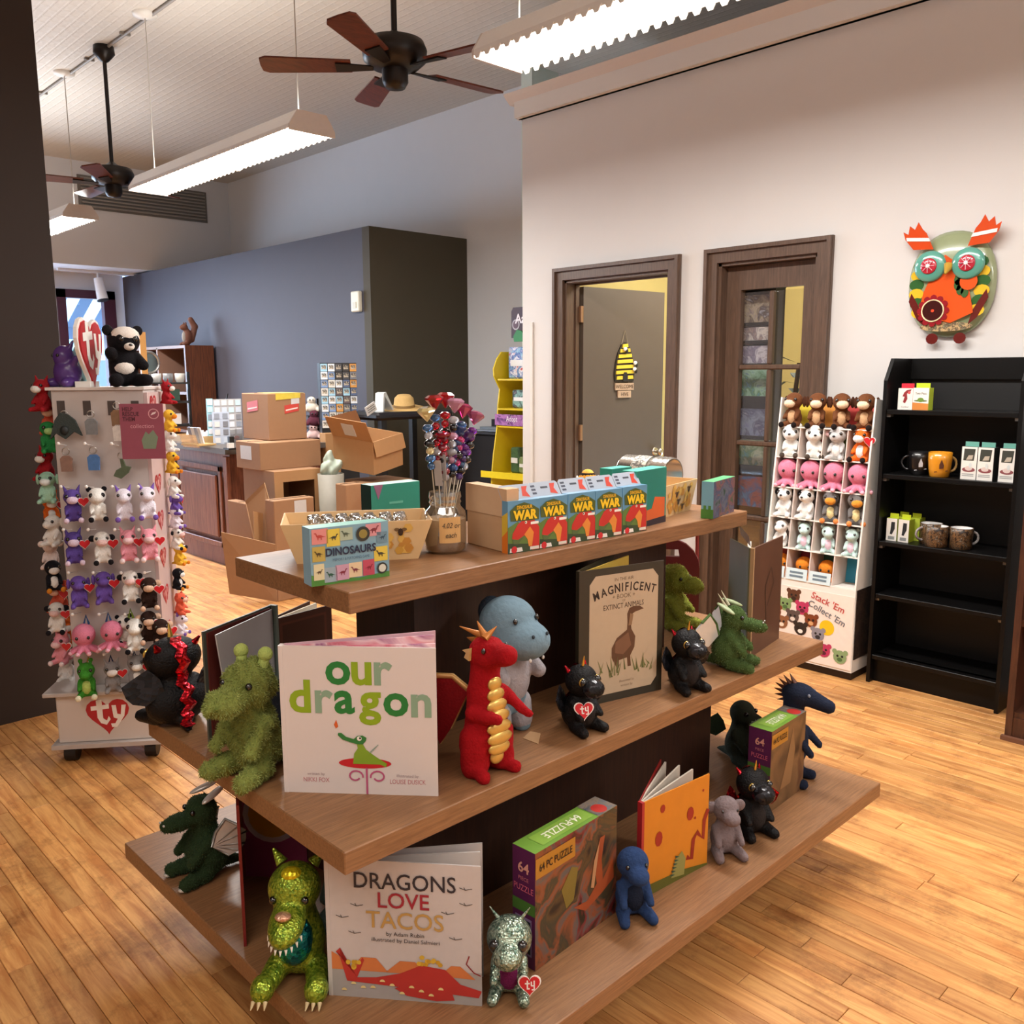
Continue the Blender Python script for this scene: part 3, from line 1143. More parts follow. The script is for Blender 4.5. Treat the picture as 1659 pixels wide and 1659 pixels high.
def hang_tag(parent, loc, w, rz=0.0, tilt=0.0, name='hang_tag', letters=True):
    """red heart swing tag with a white rim and white letters; faces -y locally"""
    e = MB()
    M = T(loc, (tilt, 0, rz))
    e.slab([(x * 1.14, z * 1.14) for x, z in heart(w)], 0.002, M_TAGWHITE, M, y0=0)
    e.slab(heart(w), 0.0015, M_TAGRED, M, y0=-0.0015)
    if letters:
        s = w * 0.46
        for (px, pz, sx, sz) in ((-.16, .0, .1, .62), (-.16, .1, .34, .1), (-.1, -.26, .2, .1), (.12, .08, .09, .3), (.32, -.02, .09, .62), (.22, -.06, .22, .09), (.24, -.33, .2, .09)):
            e.flat([((px - sx / 2) * s * 1.5, (pz - sz / 2) * s * 1.5), ((px + sx / 2) * s * 1.5, (pz - sz / 2) * s * 1.5), ((px + sx / 2) * s * 1.5, (pz + sz / 2) * s * 1.5), ((px - sx / 2) * s * 1.5, (pz + sz / 2) * s * 1.5)], M_TAGWHITE, -0.0019, M)
    return e.build(name, parent)


def wing_part(parent, m, s, side, loc, rz, pts=None, ribm=None, tilt=0.0, name='wing'):
    pts = pts or [(0, 0), (0.18, -0.14), (0.3, -0.1), (0.36, -0.02), (0.4, 0.12), (0.3, 0.2), (0.16, 0.3), (0.05, 0.16)]
    M = T(loc, (tilt, 0, rz)) @ T((0, 0, 0), (0, 0, 0), (s, s, s))
    w = MB().slab(pts, 0.025, m, M, y0=-0.0125)
    if ribm:
        for p in pts[1:6]:
            w.tube([M @ Vector((0, 0, 0.0)), M @ Vector((p[0], -0.012, p[1]))], 0.012 * s, ribm, n=5)
        w.tube([M @ Vector((p[0], 0, p[1])) for p in (pts[0], pts[-1], pts[-2], pts[-3])], 0.022 * s, ribm, n=6)
    return w.build(name, parent)


def critter(name, label, cat, p, yaw, s, col, belly=None, muzzle=None, ears=None, earcol=None, eye=M_EYE, eyer=0.035, eyepatch=None,
            snout=0.1, hr=0.19, feet=None, tail=True, group=None, res=30, fuzz=0.0, fuzzf=60, fm=plush_mat, neck=0.0, nose=None, legs=True,
            arms=True, look=0.0, nod=0.0, fat=1.0, mouth=None, eyey=0.62):
    """a seated soft toy: one continuous body; face, belly, feet, ears and eyes are parts. forward = +x"""
    t = thing(name, label, cat, p, yaw, group)
    m = fm(col) if isinstance(col, str) else col
    Z = 0.76 + neck
    R = Matrix.Translation((0.03 * s, 0, (Z - 0.12) * s)) @ Euler((0, nod, look)).to_matrix().to_4x4() @ Matrix.Translation((-0.03 * s, 0, -(Z - 0.12) * s))

    def hp(x, y, z):
        return tuple(R @ Vector((x * s, y * s, z * s)))
    pr = [('e', (0, 0, .27 * s), (.2 * s * fat, .22 * s * fat, .27 * s)), ('c', (0, 0, .42 * s), .15 * s, (.02 * s, 0, (Z - .1) * s), .12 * s),
          ('e', hp(.04, 0, Z), (hr * s, hr * 1.04 * s, hr * s))]
    sx = .04 + hr * .75 + snout * .45
    if snout > 0:
        pr.append(('e', hp(sx, 0, Z - .06), ((hr * .5 + snout * .5) * s, hr * .7 * s, hr * .56 * s), (0, nod, look)))
    if legs:
        for y in (-1, 1):
            pr.append(('c', (.08 * s, y * .15 * s, .1 * s), .095 * s, (.33 * s, y * .2 * s, .075 * s), .075 * s))
    if arms:
        for y in (-1, 1):
            pr.append(('c', (.05 * s, y * .17 * s, .46 * s), .07 * s, (.25 * s, y * .19 * s, .27 * s), .055 * s))
    if tail:
        pr.append(('c', (-.13 * s, 0, .11 * s), .09 * s, (-.4 * s, .06 * s, .05 * s), .03 * s))
    b = blob('body', pr, m, t, res, 0.3, fuzz * s, fuzzf / s if fuzz else 60)
    if belly is not None:
        bm = fm(belly) if isinstance(belly, str) else belly
        MB().ell((.1 * s * fat, 0, .3 * s), (.13 * s * fat, .15 * s, .21 * s), bm).build('belly', t)
    if muzzle is not None:
        mm = fm(muzzle) if isinstance(muzzle, str) else muzzle
        MB().ell(hp(sx + .03, 0, Z - .07), ((hr * .45 + snout * .45) * s, hr * .68 * s, hr * .52 * s), mm, rot=(0, nod, look)).build('muzzle', t)
    if nose is not None:
        MB().ell(hp(sx + hr * .5 + snout * .5, 0, Z - .03), (.03 * s, .045 * s, .03 * s), nose).build('nose', t)
    if eyepatch is not None:
        for y in (-1, 1):
            MB().ell(hp(.04 + hr * .7, y * hr * eyey, Z + .035), (.05 * s, .07 * s, .075 * s), fm(eyepatch)).build('eye_patch', t)
    for y in (-1, 1):
        MB().ell(hp(.04 + hr * .82, y * hr * eyey, Z + .04), (eyer * s, eyer * s, eyer * 1.05 * s), eye, nu=10, nv=6).build('eye', t)
    if ears:
        em = (fm(earcol) if isinstance(earcol, str) else earcol) if earcol else m
        for y in (-1, 1):
            e = MB()
            if ears == 'round':
                e.ell(hp(.0, y * hr * .85, Z + hr * .8), (.05 * s, .08 * s, .08 * s), em)
            elif ears == 'side':
                e.ell(hp(.0, y * hr * 1.15, Z + .02), (.05 * s, .11 * s, .1 * s), em)
            elif ears == 'point':
                c0, c1 = hp(.02, y * hr * .6, Z + hr * .6), hp(.0, y * hr * .95, Z + hr * 1.5)
                e.cyl(c0, c1, .07 * s, .008 * s, em)
            elif ears == 'long':
                e.ell(hp(-.02, y * hr * 1.2, Z - .02), (.05 * s, .06 * s, .16 * s), em)
            elif ears == 'knob':
                e.cyl(hp(.0, y * hr * .5, Z + hr * .7), hp(-.02, y * hr * .6, Z + hr * 1.15), .045 * s, .04 * s, em)
                e.ell(hp(-.02, y * hr * .6, Z + hr * 1.2), (.06 * s, .06 * s, .06 * s), em)
            e.build('ear', t)
    if feet is not None:
        f_ = fm(feet) if isinstance(feet, str) else feet
        for y in (-1, 1):
            MB().ell((.36 * s, y * .2 * s, .08 * s), (.07 * s, .08 * s, .085 * s), f_).build('foot', t)
    t['head'] = list(hp(.04, 0, Z))
    del t['head']
    return t


def horn(parent, p0, p1, r, m, name='horn'):
    return MB().cyl(p0, p1, r, r * 0.15, m, n=9).build(name, parent)


def spine_strip(parent, m, s, pts, w=0.05):
    """a puckered ribbon of shiny fabric along the back"""
    b = MB()
    vs, fs = [], []
    for i, p in enumerate(pts):
        p = Vector(p) * s
        wob = 0.018 * s * (1 if i % 2 else -1)
        vs += [p + Vector((0, -w * s + wob, 0)), p + Vector((-0.03 * s, wob, 0)), p + Vector((0, w * s + wob, 0))]
    for i in range(len(pts) - 1):
        a = i * 3
        fs += [(a, a + 1, a + 4, a + 3), (a + 1, a + 2, a + 5, a + 4)]
    b.add(vs, fs, m)
    return b.build('sequin_ridge', parent)


def panel(mb, w, h, t, m, M=None, x0=0.0, z0=0.0, y0=0.0):
    return mb.slab([(x0, z0), (x0 + w, z0), (x0 + w, z0 + h), (x0, z0 + h)], t, m, M, y0)


def open_book(name, label, A, B, ytop, cover, back=None, pages='e6dfd2', ang=24, inner=None, sheets=1, group=None, hgt=None, spinem=None):
    """stands open on its bottom edges; spine on the left as seen from its front (local -y)"""
    A, B = Vector(A), Vector(B)
    w = (B - A).length
    h = hgt or tall(A, ytop)
    yaw = math.atan2(B.y - A.y, B.x - A.x)
    t = thing(name, label, 'book', A, yaw, group)
    cv = MB()
    panel(cv, w, h, 0.003, cover)
    cv.build('front_cover', t)
    MB().box((-0.004, 0.006, h / 2), (0.008, 0.014, h), spinem or cover).build('spine', t)
    M = T((0, 0.012, 0), (0, 0, math.radians(ang)))
    bk = MB()
    panel(bk, w, h, 0.003, back or cover, M)
    bk.build('back_cover', t)
    for i in range(sheets):
        a = ang * (0.35 + 0.55 * i / max(1, sheets - 1) if sheets > 1 else 0.75)
        M = T((0.001, 0.006 + 0.004 * i, 0), (0, 0, math.radians(a)))
        pg = MB()
        panel(pg, w * 0.97, h * 0.975, 0.004, inner or mat(pages, 0.7), M, 0.003, h * 0.012, -0.002)
        pg.build('pages', t)
    return t, w, h


M_INK = mat('1f1d22', 0.6)

# ================================================================= TOP SHELF
def pic_box(name, label, A, B, C, ytop, front, side, top, cat='box', group=None):
    """carton with printed faces: A,B = lower front corners, C = lower back-left corner"""
    A, B, C = Vector(A), Vector(B), Vector(C)
    w = (B - A).length
    d = (C - A).length
    h = tall(A, ytop)
    yaw = math.atan2(B.y - A.y, B.x - A.x)
    t = thing(name, label, cat, A, yaw, group)
    mb = MB()
    vs = [(0, 0, 0), (w, 0, 0), (w, d, 0), (0, d, 0), (0, 0, h), (w, 0, h), (w, d, h), (0, d, h)]
    mb.add(vs, [(0, 1, 5, 4)], front)
    mb.add(vs, [(3, 0, 4, 7), (1, 2, 6, 5), (2, 3, 7, 6)], side)
    mb.add(vs, [(4, 5, 6, 7), (3, 2, 1, 0)], top)
    mb.build('carton', t)
    return t, w, h, d


def dino_shape(cx, cz, s, flip=1):
    pts = [(-1, -.1), (-.5, .05), (-.2, .25), (.2, .3), (.45, .2), (.6, .55), (.75, .7), (1.05, .62), (.95, .5), (.78, .48), (.6, 0), (.45, -.15), (.42, -.55), (.3, -.55), (.25, -.2), (-.1, -.18), (-.15, -.55), (-.28, -.55), (-.3, -.12), (-.6, -.08)]
    pts = [(cx + x * s * flip, cz + z * s) for x, z in pts]
    return pts if flip > 0 else pts[::-1]


t, w, h, d = pic_box('dinosaur_game', 'small blue game box with dinosaur tiles in front of the bee tray', at(505, 951, Z1), at(631, 933, Z1), at(489, 945, Z1), 857,
                     mat('7fa6b8', 0.35), mat('8fb6cc', 0.35), mat('86c2b4', 0.35), 'game box', 'dinosaur game boxes')
DSRC = (w, h)


def dino_art(t, w, h):
    a = MB()
    Y = -0.0006
    tiles = [(.02, .72, .2, .26, 'd98a86', 'b4423a'), (.2, .66, .17, .3, 'd9c24a', '3a3a32'), (.36, .74, .17, .22, 'a9b7a0', '4a5a4a'), (.7, .76, .2, .22, 'cf8f96', '7e2f3a'),
             (.02, .42, .16, .26, 'b9a24e', '4a3a1c'), (.03, .1, .13, .28, 'd9cfa6', '5a4630'), (.16, .04, .16, .26, '9aa9b2', '2e5a44'), (.3, .05, .17, .27, 'c99bb0', '8a3040'), (.47, .07, .17, .26, 'e3c8a0', '7a2c3c'), (.65, .07, .15, .28, 'c04a5e', '8d2436'), (.8, .3, .18, .26, 'dcc14a', '3c3a2a'), (.84, .62, .14, .2, '6a8a9a', '2c4a5e')]
    a.flat([(0, 0), (w, 0), (w, .1 * h), (.6 * w, .05 * h), (.2 * w, .12 * h), (0, .2 * h)], mat('4f8a3c', 0.4), Y)
    for i, (x, z, ww, hh, c, c2) in enumerate(tiles):
        a.flat([(x * w, z * h), ((x + ww) * w, z * h), ((x + ww) * w, (z + hh) * h), (x * w, (z + hh) * h)], mat(c, 0.4), Y * 2)
        a.flat(dino_shape((x + ww / 2) * w, (z + hh / 2) * h, ww * w * .36, 1 if i % 2 else -1), mat(c2, 0.4), Y * 3)
    a.disc((.66 * w, .82 * h), .13 * h, mat('2c2f2a', 0.4), Y * 4)
    a.disc((.66 * w, .82 * h), .08 * h, mat('8b7c3a', 0.4), Y * 5)
    a.disc((.9 * w, .17 * h), .1 * h, mat('2c2f2a', 0.4), Y * 4)
    a.disc((.9 * w, .17 * h), .07 * h, mat('d8d6c6', 0.4), Y * 5)
    a.build('tile_print', t)
    text('DINOSAURS', .19 * h, mat('1d2340', 0.5), t, 'lettering', (.5 * w, Y * 5, .5 * h), bold=0.0006, sx=w / h * 0.62)
    text('MEMORY & MATCHING GAME', .07 * h, mat('3a5a78', 0.5), t, 'lettering', (.5 * w, Y * 5, .4 * h), sx=w / h * .5)


dino_art(t, w, h)
# second game box, seen end-on at the far right of the shelf
t, w, h, d = pic_box('dinosaur_game', 'blue-sided game box with green top alone at the shelf right end', at(1155, 841, Z1), at(1189, 828.5, Z1), at(1136, 839, Z1), 781,
                     picture_mat(('2f4a3c', '6a6a78', '40506a', '8a5a5c', '3f5a44'), 30), mat('7fb4cc', 0.35), mat('5fae78', 0.35), 'game box', 'dinosaur game boxes')
bl = MB()
for i in range(5):
    bl.flat([(-.0, 0), (-.0, 0)] and [(d * (i + .5) / 5 - .004, .0), (d * (i + .5) / 5 + .004, 0), (d * (i + .5) / 5 + .004, h * (.25 + .1 * (i % 2))), (d * (i + .5) / 5 - .004, h * (.25 + .1 * (i % 2)))], mat('4f8a3c', 0.4), -0.0006, T((0, d, 0), (0, 0, -PI / 2)))
bl.build('grass_print', t)


def paper_tray(label, A, B, depth, ytop, rim_out, bee=False):
    A, B = Vector(A), Vector(B)
    w = (B - A).length
    h = tall(A, ytop)
    yaw = math.atan2(B.y - A.y, B.x - A.x)
    t = thing('paper_tray', label, 'tray', A, yaw, 'bee print paper trays')
    o = rim_out
    mtan = mat('dbb683', 0.6, var=0.06, scale=25)
    b_ = [(0, 0), (w, 0), (w, depth), (0, depth)]
    r_ = [(-o, -o * .6), (w + o, -o * .6), (w + o, depth + o * .6), (-o, depth + o * .6)]
    i_ = 0.003
    vs = [(x, y, 0) for x, y in b_] + [(x, y, h) for x, y in r_]
    vs += [(x + (i_ if x < w / 2 else -i_), y + (i_ if y < depth / 2 else -i_), 0.004) for x, y in b_] + [(x + (i_ if x < w / 2 else -i_), y + (i_ if y < depth / 2 else -i_), h) for x, y in r_]
    fs = [(3, 2, 1, 0)]
    for i in range(4):
        j = (i + 1) % 4
        fs += [(i, j, 4 + j, 4 + i), (12 + i, 12 + j, 8 + j, 8 + i), (4 + i, 4 + j, 12 + j, 12 + i)]
    fs += [(8, 9, 10, 11)]
    MB().add(vs, fs, mtan).build('tray_body', t)
    a = MB()
    rnd = random.Random(5)
    sl = math.atan2(o * .6, h)
    M = T((0, -0.0012, 0), (sl, 0, 0))
    for _ in range(46):
        x, z, r = rnd.uniform(.02, w - .02), rnd.uniform(.015, h - .012), rnd.uniform(.007, .013)
        a.disc((x, z), r, mat(rnd.choice(('d09a3e', 'dfae55', 'c98a3a')), 0.6), -rnd.uniform(.0001, .0004), M, n=6)
    for _ in range(4):
        x, z = rnd.uniform(.05, w - .03), rnd.uniform(.015, h - .015)
        a.disc((x, z), .006, mat('3a2516', 0.6), -.0008, M, n=8, rz=.009)
        a.disc((x - .008, z + .006), .006, mat('7a5a34', 0.6), -.0007, M, n=8, rz=.004)
        a.disc((x + .008, z + .006), .006, mat('7a5a34', 0.6), -.0007, M, n=8, rz=.004)
    a.build('honeycomb_print', t)
    M2 = T((0.0, depth / 2, 0), (0, 0, -PI / 2)) @ T((0, 0, 0), (math.atan2(o, h), 0, 0))
    e = MB()
    e.disc((0, h * .62), .03, mat('4a3a2a', 0.6), -.0016, M2, rz=.022)
    for k in range(3):
        e.flat([(-.024 + k * .019, h * .5), (-.016 + k * .019, h * .5), (-.016 + k * .019, h * .76), (-.024 + k * .019, h * .76)], mat('b07a5a', 0.6), -.0022, M2)
    if bee:
        e.disc((-.035, h * .66), .022, mat('e9e4da', .5), -.002, M2, rz=.012)
        e.disc((.035, h * .66), .022, mat('e9e4da', .5), -.002, M2, rz=.012)
    e.build('bee_print', t)
    return t, w, h, depth


t, w, h, d = paper_tray('long honeycomb paper tray holding bagged trinkets behind the dinosaur box', at(481, 914, Z1), at(678, 905, Z1), 0.135, 848, 0.03)
M_BAG = glass_mat('eef2f4', 0.12, 'film', 0.55)
rb = random.Random(3)
for i in range(7):
    bx = .02 + (w - .04) * (i + .5) / 7
    bag = thing('trinket_bag', f'clear plastic bag of trinkets in the long tray, {("first", "second", "third", "fourth", "fifth", "sixth", "last")[i]} from its left end', 'bag', t.matrix_basis @ Vector((bx, d / 2, h * .56)), t.rotation_euler.z + rb.uniform(-.2, .2), 'bags of trinkets in the long tray')
    blob('film', [('e', (0, 0, 0.012), (.017, .055, .022)), ('e', (0, .02, .028), (.014, .04, .016)), ('e', (.004, -.03, .026), (.014, .03, .018))], M_BAG, bag, 18, .3, .0025, 260)
    MB().ell((0, 0, .008), (.012, .04, .014), mat('b8c2c6' if i < 3 else 'e6e2da', 0.5)).build('trinkets', bag)

# teal box standing behind the tray
t, w, h, d = pic_box('teal_box', 'teal green box with a pink triangle behind the long tray', at(603, 862, Z1), at(681, 851, Z1), at(597, 857, Z1), 787, mat('2f8a74', 0.4), mat('1c3a36', 0.4), mat('bfe6da', 0.4), 'box', 'teal boxes')
a = MB()
a.flat([(.05 * w, h), (.14 * w, .68 * h), (.24 * w, h)], mat('96607e', 0.4), -.0006)
a.build('triangle_print', t)
MB().flat([(.36 * w, .56 * h), (.64 * w, .56 * h), (.64 * w, .61 * h), (.36 * w, .61 * h)], mat('5fae96', 0.5), -.0008).build('title_print', t)

# glass jar of wands
p = at(722, 893, Z1)
jr = 0.034 * mpp(p) / mpp(p)
R_ = 34 * mpp(p)
jh = tall(p, 796)
t = thing('glass_jar', 'wide glass jar with a tan price label, filled with sand, holding jewelled wands', 'jar', p)
prof = [(R_ * .8, 0), (R_ * .95, .006), (R_, jh * .2), (R_, jh * .58), (R_ * .95, jh * .68), (R_ * .74, jh * .76), (R_ * .72, jh * .8), (R_ * .78, jh * .83), (R_ * .72, jh * .87), (R_ * .78, jh * .91), (R_ * .74, jh)]
MB().lathe(prof, glass_mat('f2f4f2', .03, 'jar', 0.72), n=28, cap=False).build('glass', t)
MB().lathe([(R_ * .76, .004), (R_ * .9, .008), (R_ * .955, jh * .2), (R_ * .955, jh * .56)], mat('a98a6c', 0.9, var=.2, scale=200, bump=.3), n=24).build('sand', t)
la = face(p, 14)
M = T((0, 0, 0), (0, 0, la + PI / 2))
lb = MB()
nn = 8
vs = []
for i in range(nn + 1):
    a_ = -.52 + 1.04 * i / nn
    for z in (jh * .2, jh * .62):
        vs.append((math.sin(a_) * (R_ + .0012), -math.cos(a_) * (R_ + .0012), z))
lb.add(vs, [(2 * i, 2 * i + 2, 2 * i + 3, 2 * i + 1) for i in range(nn)], mat('d2a468', 0.7), M=M)
lab = lb.build('price_label', t)
for k, (wd, z) in enumerate((('4.02 or', .45), ('each', .29))):
    text(wd, jh * .12, M_INK, lab, 'lettering', M @ Vector((0, -R_ - .003, jh * z)), (PI / 2, 0, la + PI / 2), sx=.85, shear=.25)
M_STICK = mat('cfc4b0', 0.3, 0.3)
wands = [(-22, 'e6d7a0', 690, 660), (-11, 'b01020', 703, 640), (-4, 'c01424', 722, 636), (4, 'd9a2c0', 738, 645), (13, 'c23070', 752, 655), (19, 'c06a92', 772, 668), (9, '9a1c30', 716, 700), (-2, '3a60a0', 745, 690), (17, '5a3a90', 757, 700)]
wl = ['pale gold gem wand leaning farthest left in the jar', 'red gem wand left of the tallest in the jar', 'tallest red gem wand near the jar middle', 'pale pink gem wand right of the red ones', 'bright pink gem wand on the right of the jar', 'dusty pink gem wand leaning farthest right', 'dark crimson wand low between the red ones', 'short blue beaded wand in the jar', 'purple beaded wand low at the jar right']
for i, (o_, c, hx_, hy_) in enumerate(wands):
    dirn = Vector((math.sin(YAW), -math.cos(YAW), 0))
    back = Vector((math.cos(YAW), math.sin(YAW), 0))
    foot = p + dirn * (o_ * .55 * mpp(p)) + back * (((i * 37) % 7 - 3) * .004) + Vector((0, 0, jh * .5))
    foot.z = p.z + jh * .5
    hd = at_y(hx_, hy_, (p + back * 0.0).y + ((i % 3) - 1) * .012)
    v = hd - foot
    L = v.length
    q = v.to_track_quat('Z', 'Y')
    t = thing('jewel_wand', wl[i], 'wand', foot, 0, 'gem topped wands standing in the jar')
    t.rotation_mode = 'QUATERNION'
    t.rotation_quaternion = q
    MB().cyl((0, 0, 0), (0, 0, L * .66), .0014, m=M_STICK, n=6).build('stick', t)
    g = gem_mat(c)
    MB().lathe([(.001, L * .88), (.02, L * .965), (.021, L * .98), (.013, L * 1.0)], g, n=8, smooth=False).build('gem', t)
    rr = random.Random(i)
    for k in range(6):
        z = L * (.5 + .065 * k)
        MB().ell((0, 0, z), (.01 + .003 * (k % 2), .01 + .003 * (k % 2), .009), gem_mat(rr.choice((c, c, '16161a', '3c6a9a', 'c8ccd4', '7a2aa0' if i > 4 else c))), nu=8, nv=5).build('bead', t)
    if i in (0, 1, 4, 5, 7):
        MB().box((.014, 0, L * .44), (.018, .0015, .058), mat('a39c98', 0.25)).tube([(0, 0, L * .55), (.012, 0, L * .47)], .0006, M_TAGWHITE, n=4).build('price_tag', t)

# kraft paper bag behind the card decks
A, B = at(757, 880, Z1), at(822, 897, Z1)
kw = (B - A).length
kh = tall(B, 793)
t = thing('kraft_bag', 'plain kraft paper bag with a folded top behind the card decks', 'bag', A, math.atan2(B.y - A.y, B.x - A.x))
mk = mat('c09a74', 0.75, var=.05)
MB().box((kw / 2, .015, kh * .42), (kw, .03, kh * .84), mk, bev=.002).build('bag_body', t)
MB().slab([(-.001, kh * .56), (kw + .001, kh * .56), (kw + .001, kh), (-.001, kh)], .034, mat('caa682', .75, var=.05), y0=-.002).build('folded_top', t)

# five hanging decks of dinosaur cards
deck_px = [((823, 898), (876, 890), 813), ((872, 890), (925, 881), 807), ((920, 881), (971, 873), 802), ((964, 874), (1012, 866), 797), ((1008, 866), (1054, 858), 793)]
ordn = ['leftmost', 'second from left', 'middle', 'fourth from left', 'rightmost']
proto = None
for i, (a_, b_, yt) in enumerate(deck_px):
    A, B = at(*a_, Z1), at(*b_, Z1)
    yaw = math.atan2(B.y - A.y, B.x - A.x)
    lbl = f'{ordn[i]} of the five yellow and red dinosaur card decks on the top shelf'
    if proto is None:
        w, h = (B - A).length, tall(A, yt)
        w *= .97
        t = thing('card_deck', lbl, 'card game', A, yaw, 'dinosaur card decks in a row')
        d = .022
        MB().box((w / 2, d / 2, h / 2), (w, d, h), mat('5f93b4', 0.35)).build('carton', t)
        a = MB()
        Y = -.0005
        a.flat([(0, 0), (w, 0), (w, h * .55), (w * .6, h * .45), (w * .3, h * .6), (0, h * .5)], mat('5d7a35', .4), Y)
        a.flat([(0, 0), (w, 0), (w, h * .12), (0, h * .2)], mat('33452a', .4), Y * 1.5)
        # red dinosaur with an orange throat
        a.flat([(w * .98, 0.02 * h), (w * .98, h * .45), (w * .8, h * .62), (w * .55, h * .66), (w * .3, h * .55), (w * .14, h * .38), (w * .12, h * .28), (w * .3, h * .25), (w * .5, h * .32), (w * .62, h * .25), (w * .66, .1 * h), (w * .75, .02 * h)], mat('c22a22', .4), Y * 2)
        a.flat([(w * .5, h * .34), (w * .68, h * .48), (w * .8, h * .36), (w * .74, h * .1), (w * .64, h * .1), (w * .6, h * .24)], mat('df8a34', .4), Y * 2.5)
        a.flat([(w * .12, h * .27), (w * .3, h * .24), (w * .5, h * .3), (w * .3, h * .17), (w * .16, h * .18)], mat('54683a', .4), Y * 3)
        a.disc((w * .55, h * .57), w * .035, mat('f2efe2', .4), Y * 3)
        a.disc((w * .54, h * .57), w * .018, mat('141414', .4), Y * 3.5)
        a.flat([(w * .08, h * .62), (w * .5, h * .6), (w * .96, h * .6), (w * .98, h * .8), (w * .75, h * .9), (w * .5, h * .96), (w * .25, h * .92), (w * .06, h * .82)], mat('4a5a24', .4), Y * 2.2)
        a.flat([(w * .04, .02 * h), (w * .45, .02 * h), (w * .42, h * .1), (w * .06, h * .1)], mat('e9e4dc', .4), Y * 3)
        a.disc((w * .18, h * .07), w * .09, mat('cf2a30', .4), Y * 4, n=14)
        a.flat([(w * .68, .03 * h), (w * .96, .03 * h), (w * .96, h * .09), (w * .68, h * .09)], mat('dcd3c6', .4), Y * 3)
        a.flat([(w * .7, h * .52), (w * .95, h * .52), (w * .95, h * .57), (w * .7, h * .57)], mat('f1eee6', .4), Y * 3)
        a.build('front_print', t)
        text('WAR', h * .24, mat('f0c81e', .4), t, 'lettering', (w * .52, Y * 5, h * .64), bold=.0016, sx=.95)
        text('DINOSAUR', h * .09, mat('e0b01c', .4), t, 'lettering', (w * .5, Y * 5, h * .84), bold=.0004, sx=.8)
        side = MB()
        Ms = T((0, d, 0), (0, 0, -PI / 2))
        side.flat([(0, 0), (d, 0), (d, h * .45), (0, h * .3)], mat('e07a24', .4), Y, Ms)
        side.flat([(0, h * .3), (d, h * .45), (d, h * .8), (0, h * .7)], mat('d9b83a', .4), Y, Ms)
        side.build('side_print', t)
        tb = MB()
        M = T((0, d, h), (math.radians(-32), 0, 0))
        tb.slab([(0, 0), (w, 0), (w, .03), (w - .006, .036), (.006, .036), (0, .03)], .0012, mat('aab4c2', .35), M)
        tb.flat([(w * .38, .019), (w * .62, .019), (w * .62, .024), (w * .38, .024)], mat('3a3f4a', .5), -.0003, M)
        tb.flat([(w * .66, .006), (w * .9, .002), (w * .82, .018), (w * .9, .03), (w * .72, .03)], mat('c8402e', .4), -.0004, M)
        for q in range(3):
            tb.flat([(w * .06, .006 + q * .009), (w * .2, .006 + q * .009), (w * .2, .011 + q * .009), (w * .06, .011 + q * .009)], mat('3f4556', .5), -.0004, M)
        tb.build('hang_tab', t)
        proto = t
    else:
        copy_tree(proto, loc=A, rz=yaw + random.uniform(-.04, .04), label=lbl)

# orange bee toy, teal boxes, tin and second tray at the back of the shelf
p = at(955, 862, Z1)
p = at_y(952, 800, 1.72)
p.z = Z1
bs_ = tall(p, 757) / .138
t = thing('bee_toy', 'round orange bee toy with black stripe behind the card decks', 'soft toy', p, face(p, 10))
blob('body', [('e', (0, 0, .06), (.048, .042, .066))], plush_mat('e0952e'), t, 20)
MB().ell((0, 0, .098), (.033, .03, .03), plush_mat('1c1714')).build('stripe', t)
MB().ell((0, 0, .112), (.024, .022, .02), plush_mat('e9b050')).build('crown', t)
for y in (-.036, .036):
    MB().ell((.0, y, .085), (.014, .006, .026), plush_mat('f0ece2')).build('wing', t)
for y in (-.016, .016):
    MB().ell((.04, y, .065), .006, M_EYE).build('eye', t)
t.scale = (bs_, bs_, bs_)
for i, (a_, b_, c_, yt, lbl) in enumerate((((1031, 857), (1078, 845), (1024, 852), 764, 'teal box with an orange dinosaur, right of the card decks'), ((990, 846), (1022, 840), (984, 842), 760, 'teal box half hidden behind the card decks'))):
    t, w, h, d = pic_box('teal_box', lbl, at(*a_, Z1), at(*b_, Z1), at(*c_, Z1), yt, mat('2a7a6c', 0.4), mat('3aa890', 0.4), mat('4fc0a8', 0.4), 'box', 'teal boxes')
    a = MB()
    a.flat([(.15 * w, .02 * h), (.95 * w, .02 * h), (.95 * w, .46 * h), (.6 * w, .5 * h), (.5 * w, .3 * h), (.3 * w, .28 * h)], mat('d2602e', .4), -.0006)
    a.flat([(.02 * w, .3 * h), (.2 * w, .48 * h), (.3 * w, .3 * h), (.14 * w, .18 * h)], mat('b57a70', .4), -.0006)
    a.flat([(.0 * w, .0 * h), (w, .0 * h), (w, .12 * h), (.3 * w, .1 * h)], mat('2a2430', .4), -.0009)
    a.build('dinosaur_print', t)
# tin cylinder lying on its side
p0, p1 = at_y(1012, 768, 1.785), at_y(1090, 771, 1.6)
TZ = p1.z
p0.z = TZ
for k, q in enumerate((p0.lerp(p1, .3), p0.lerp(p1, .72))):
    hh = TZ - Z1 - .0585
    o = MB().box((0, 0, hh / 2), (.07, .07, hh - .001), mat('2f8a78', .4), bev=.001).build('teal_box', loc=(q.x, q.y, Z1), rz=-.6)
    tag(o, ('plain teal box holding up the far end of the tin', 'plain teal box holding up the near end of the tin')[k], 'box', 'teal boxes')
t = thing('tin_can', 'shiny metal tin lying on its side with its open end out', 'tin', p0)
v = p1 - p0
M = v.to_track_quat('Z', 'Y').to_matrix().to_4x4()
L = v.length
M_TIN = mat('cfcac0', .22, .9)
pf = [(.05, 0)]
for i in range(6):
    pf += [(.056, .01 + i * .012), (.052, .016 + i * .012)]
pf += [(.055, L * .5), (.055, L - .06)]
for i in range(3):
    pf += [(.058, L - .05 + i * .018), (.054, L - .041 + i * .018)]
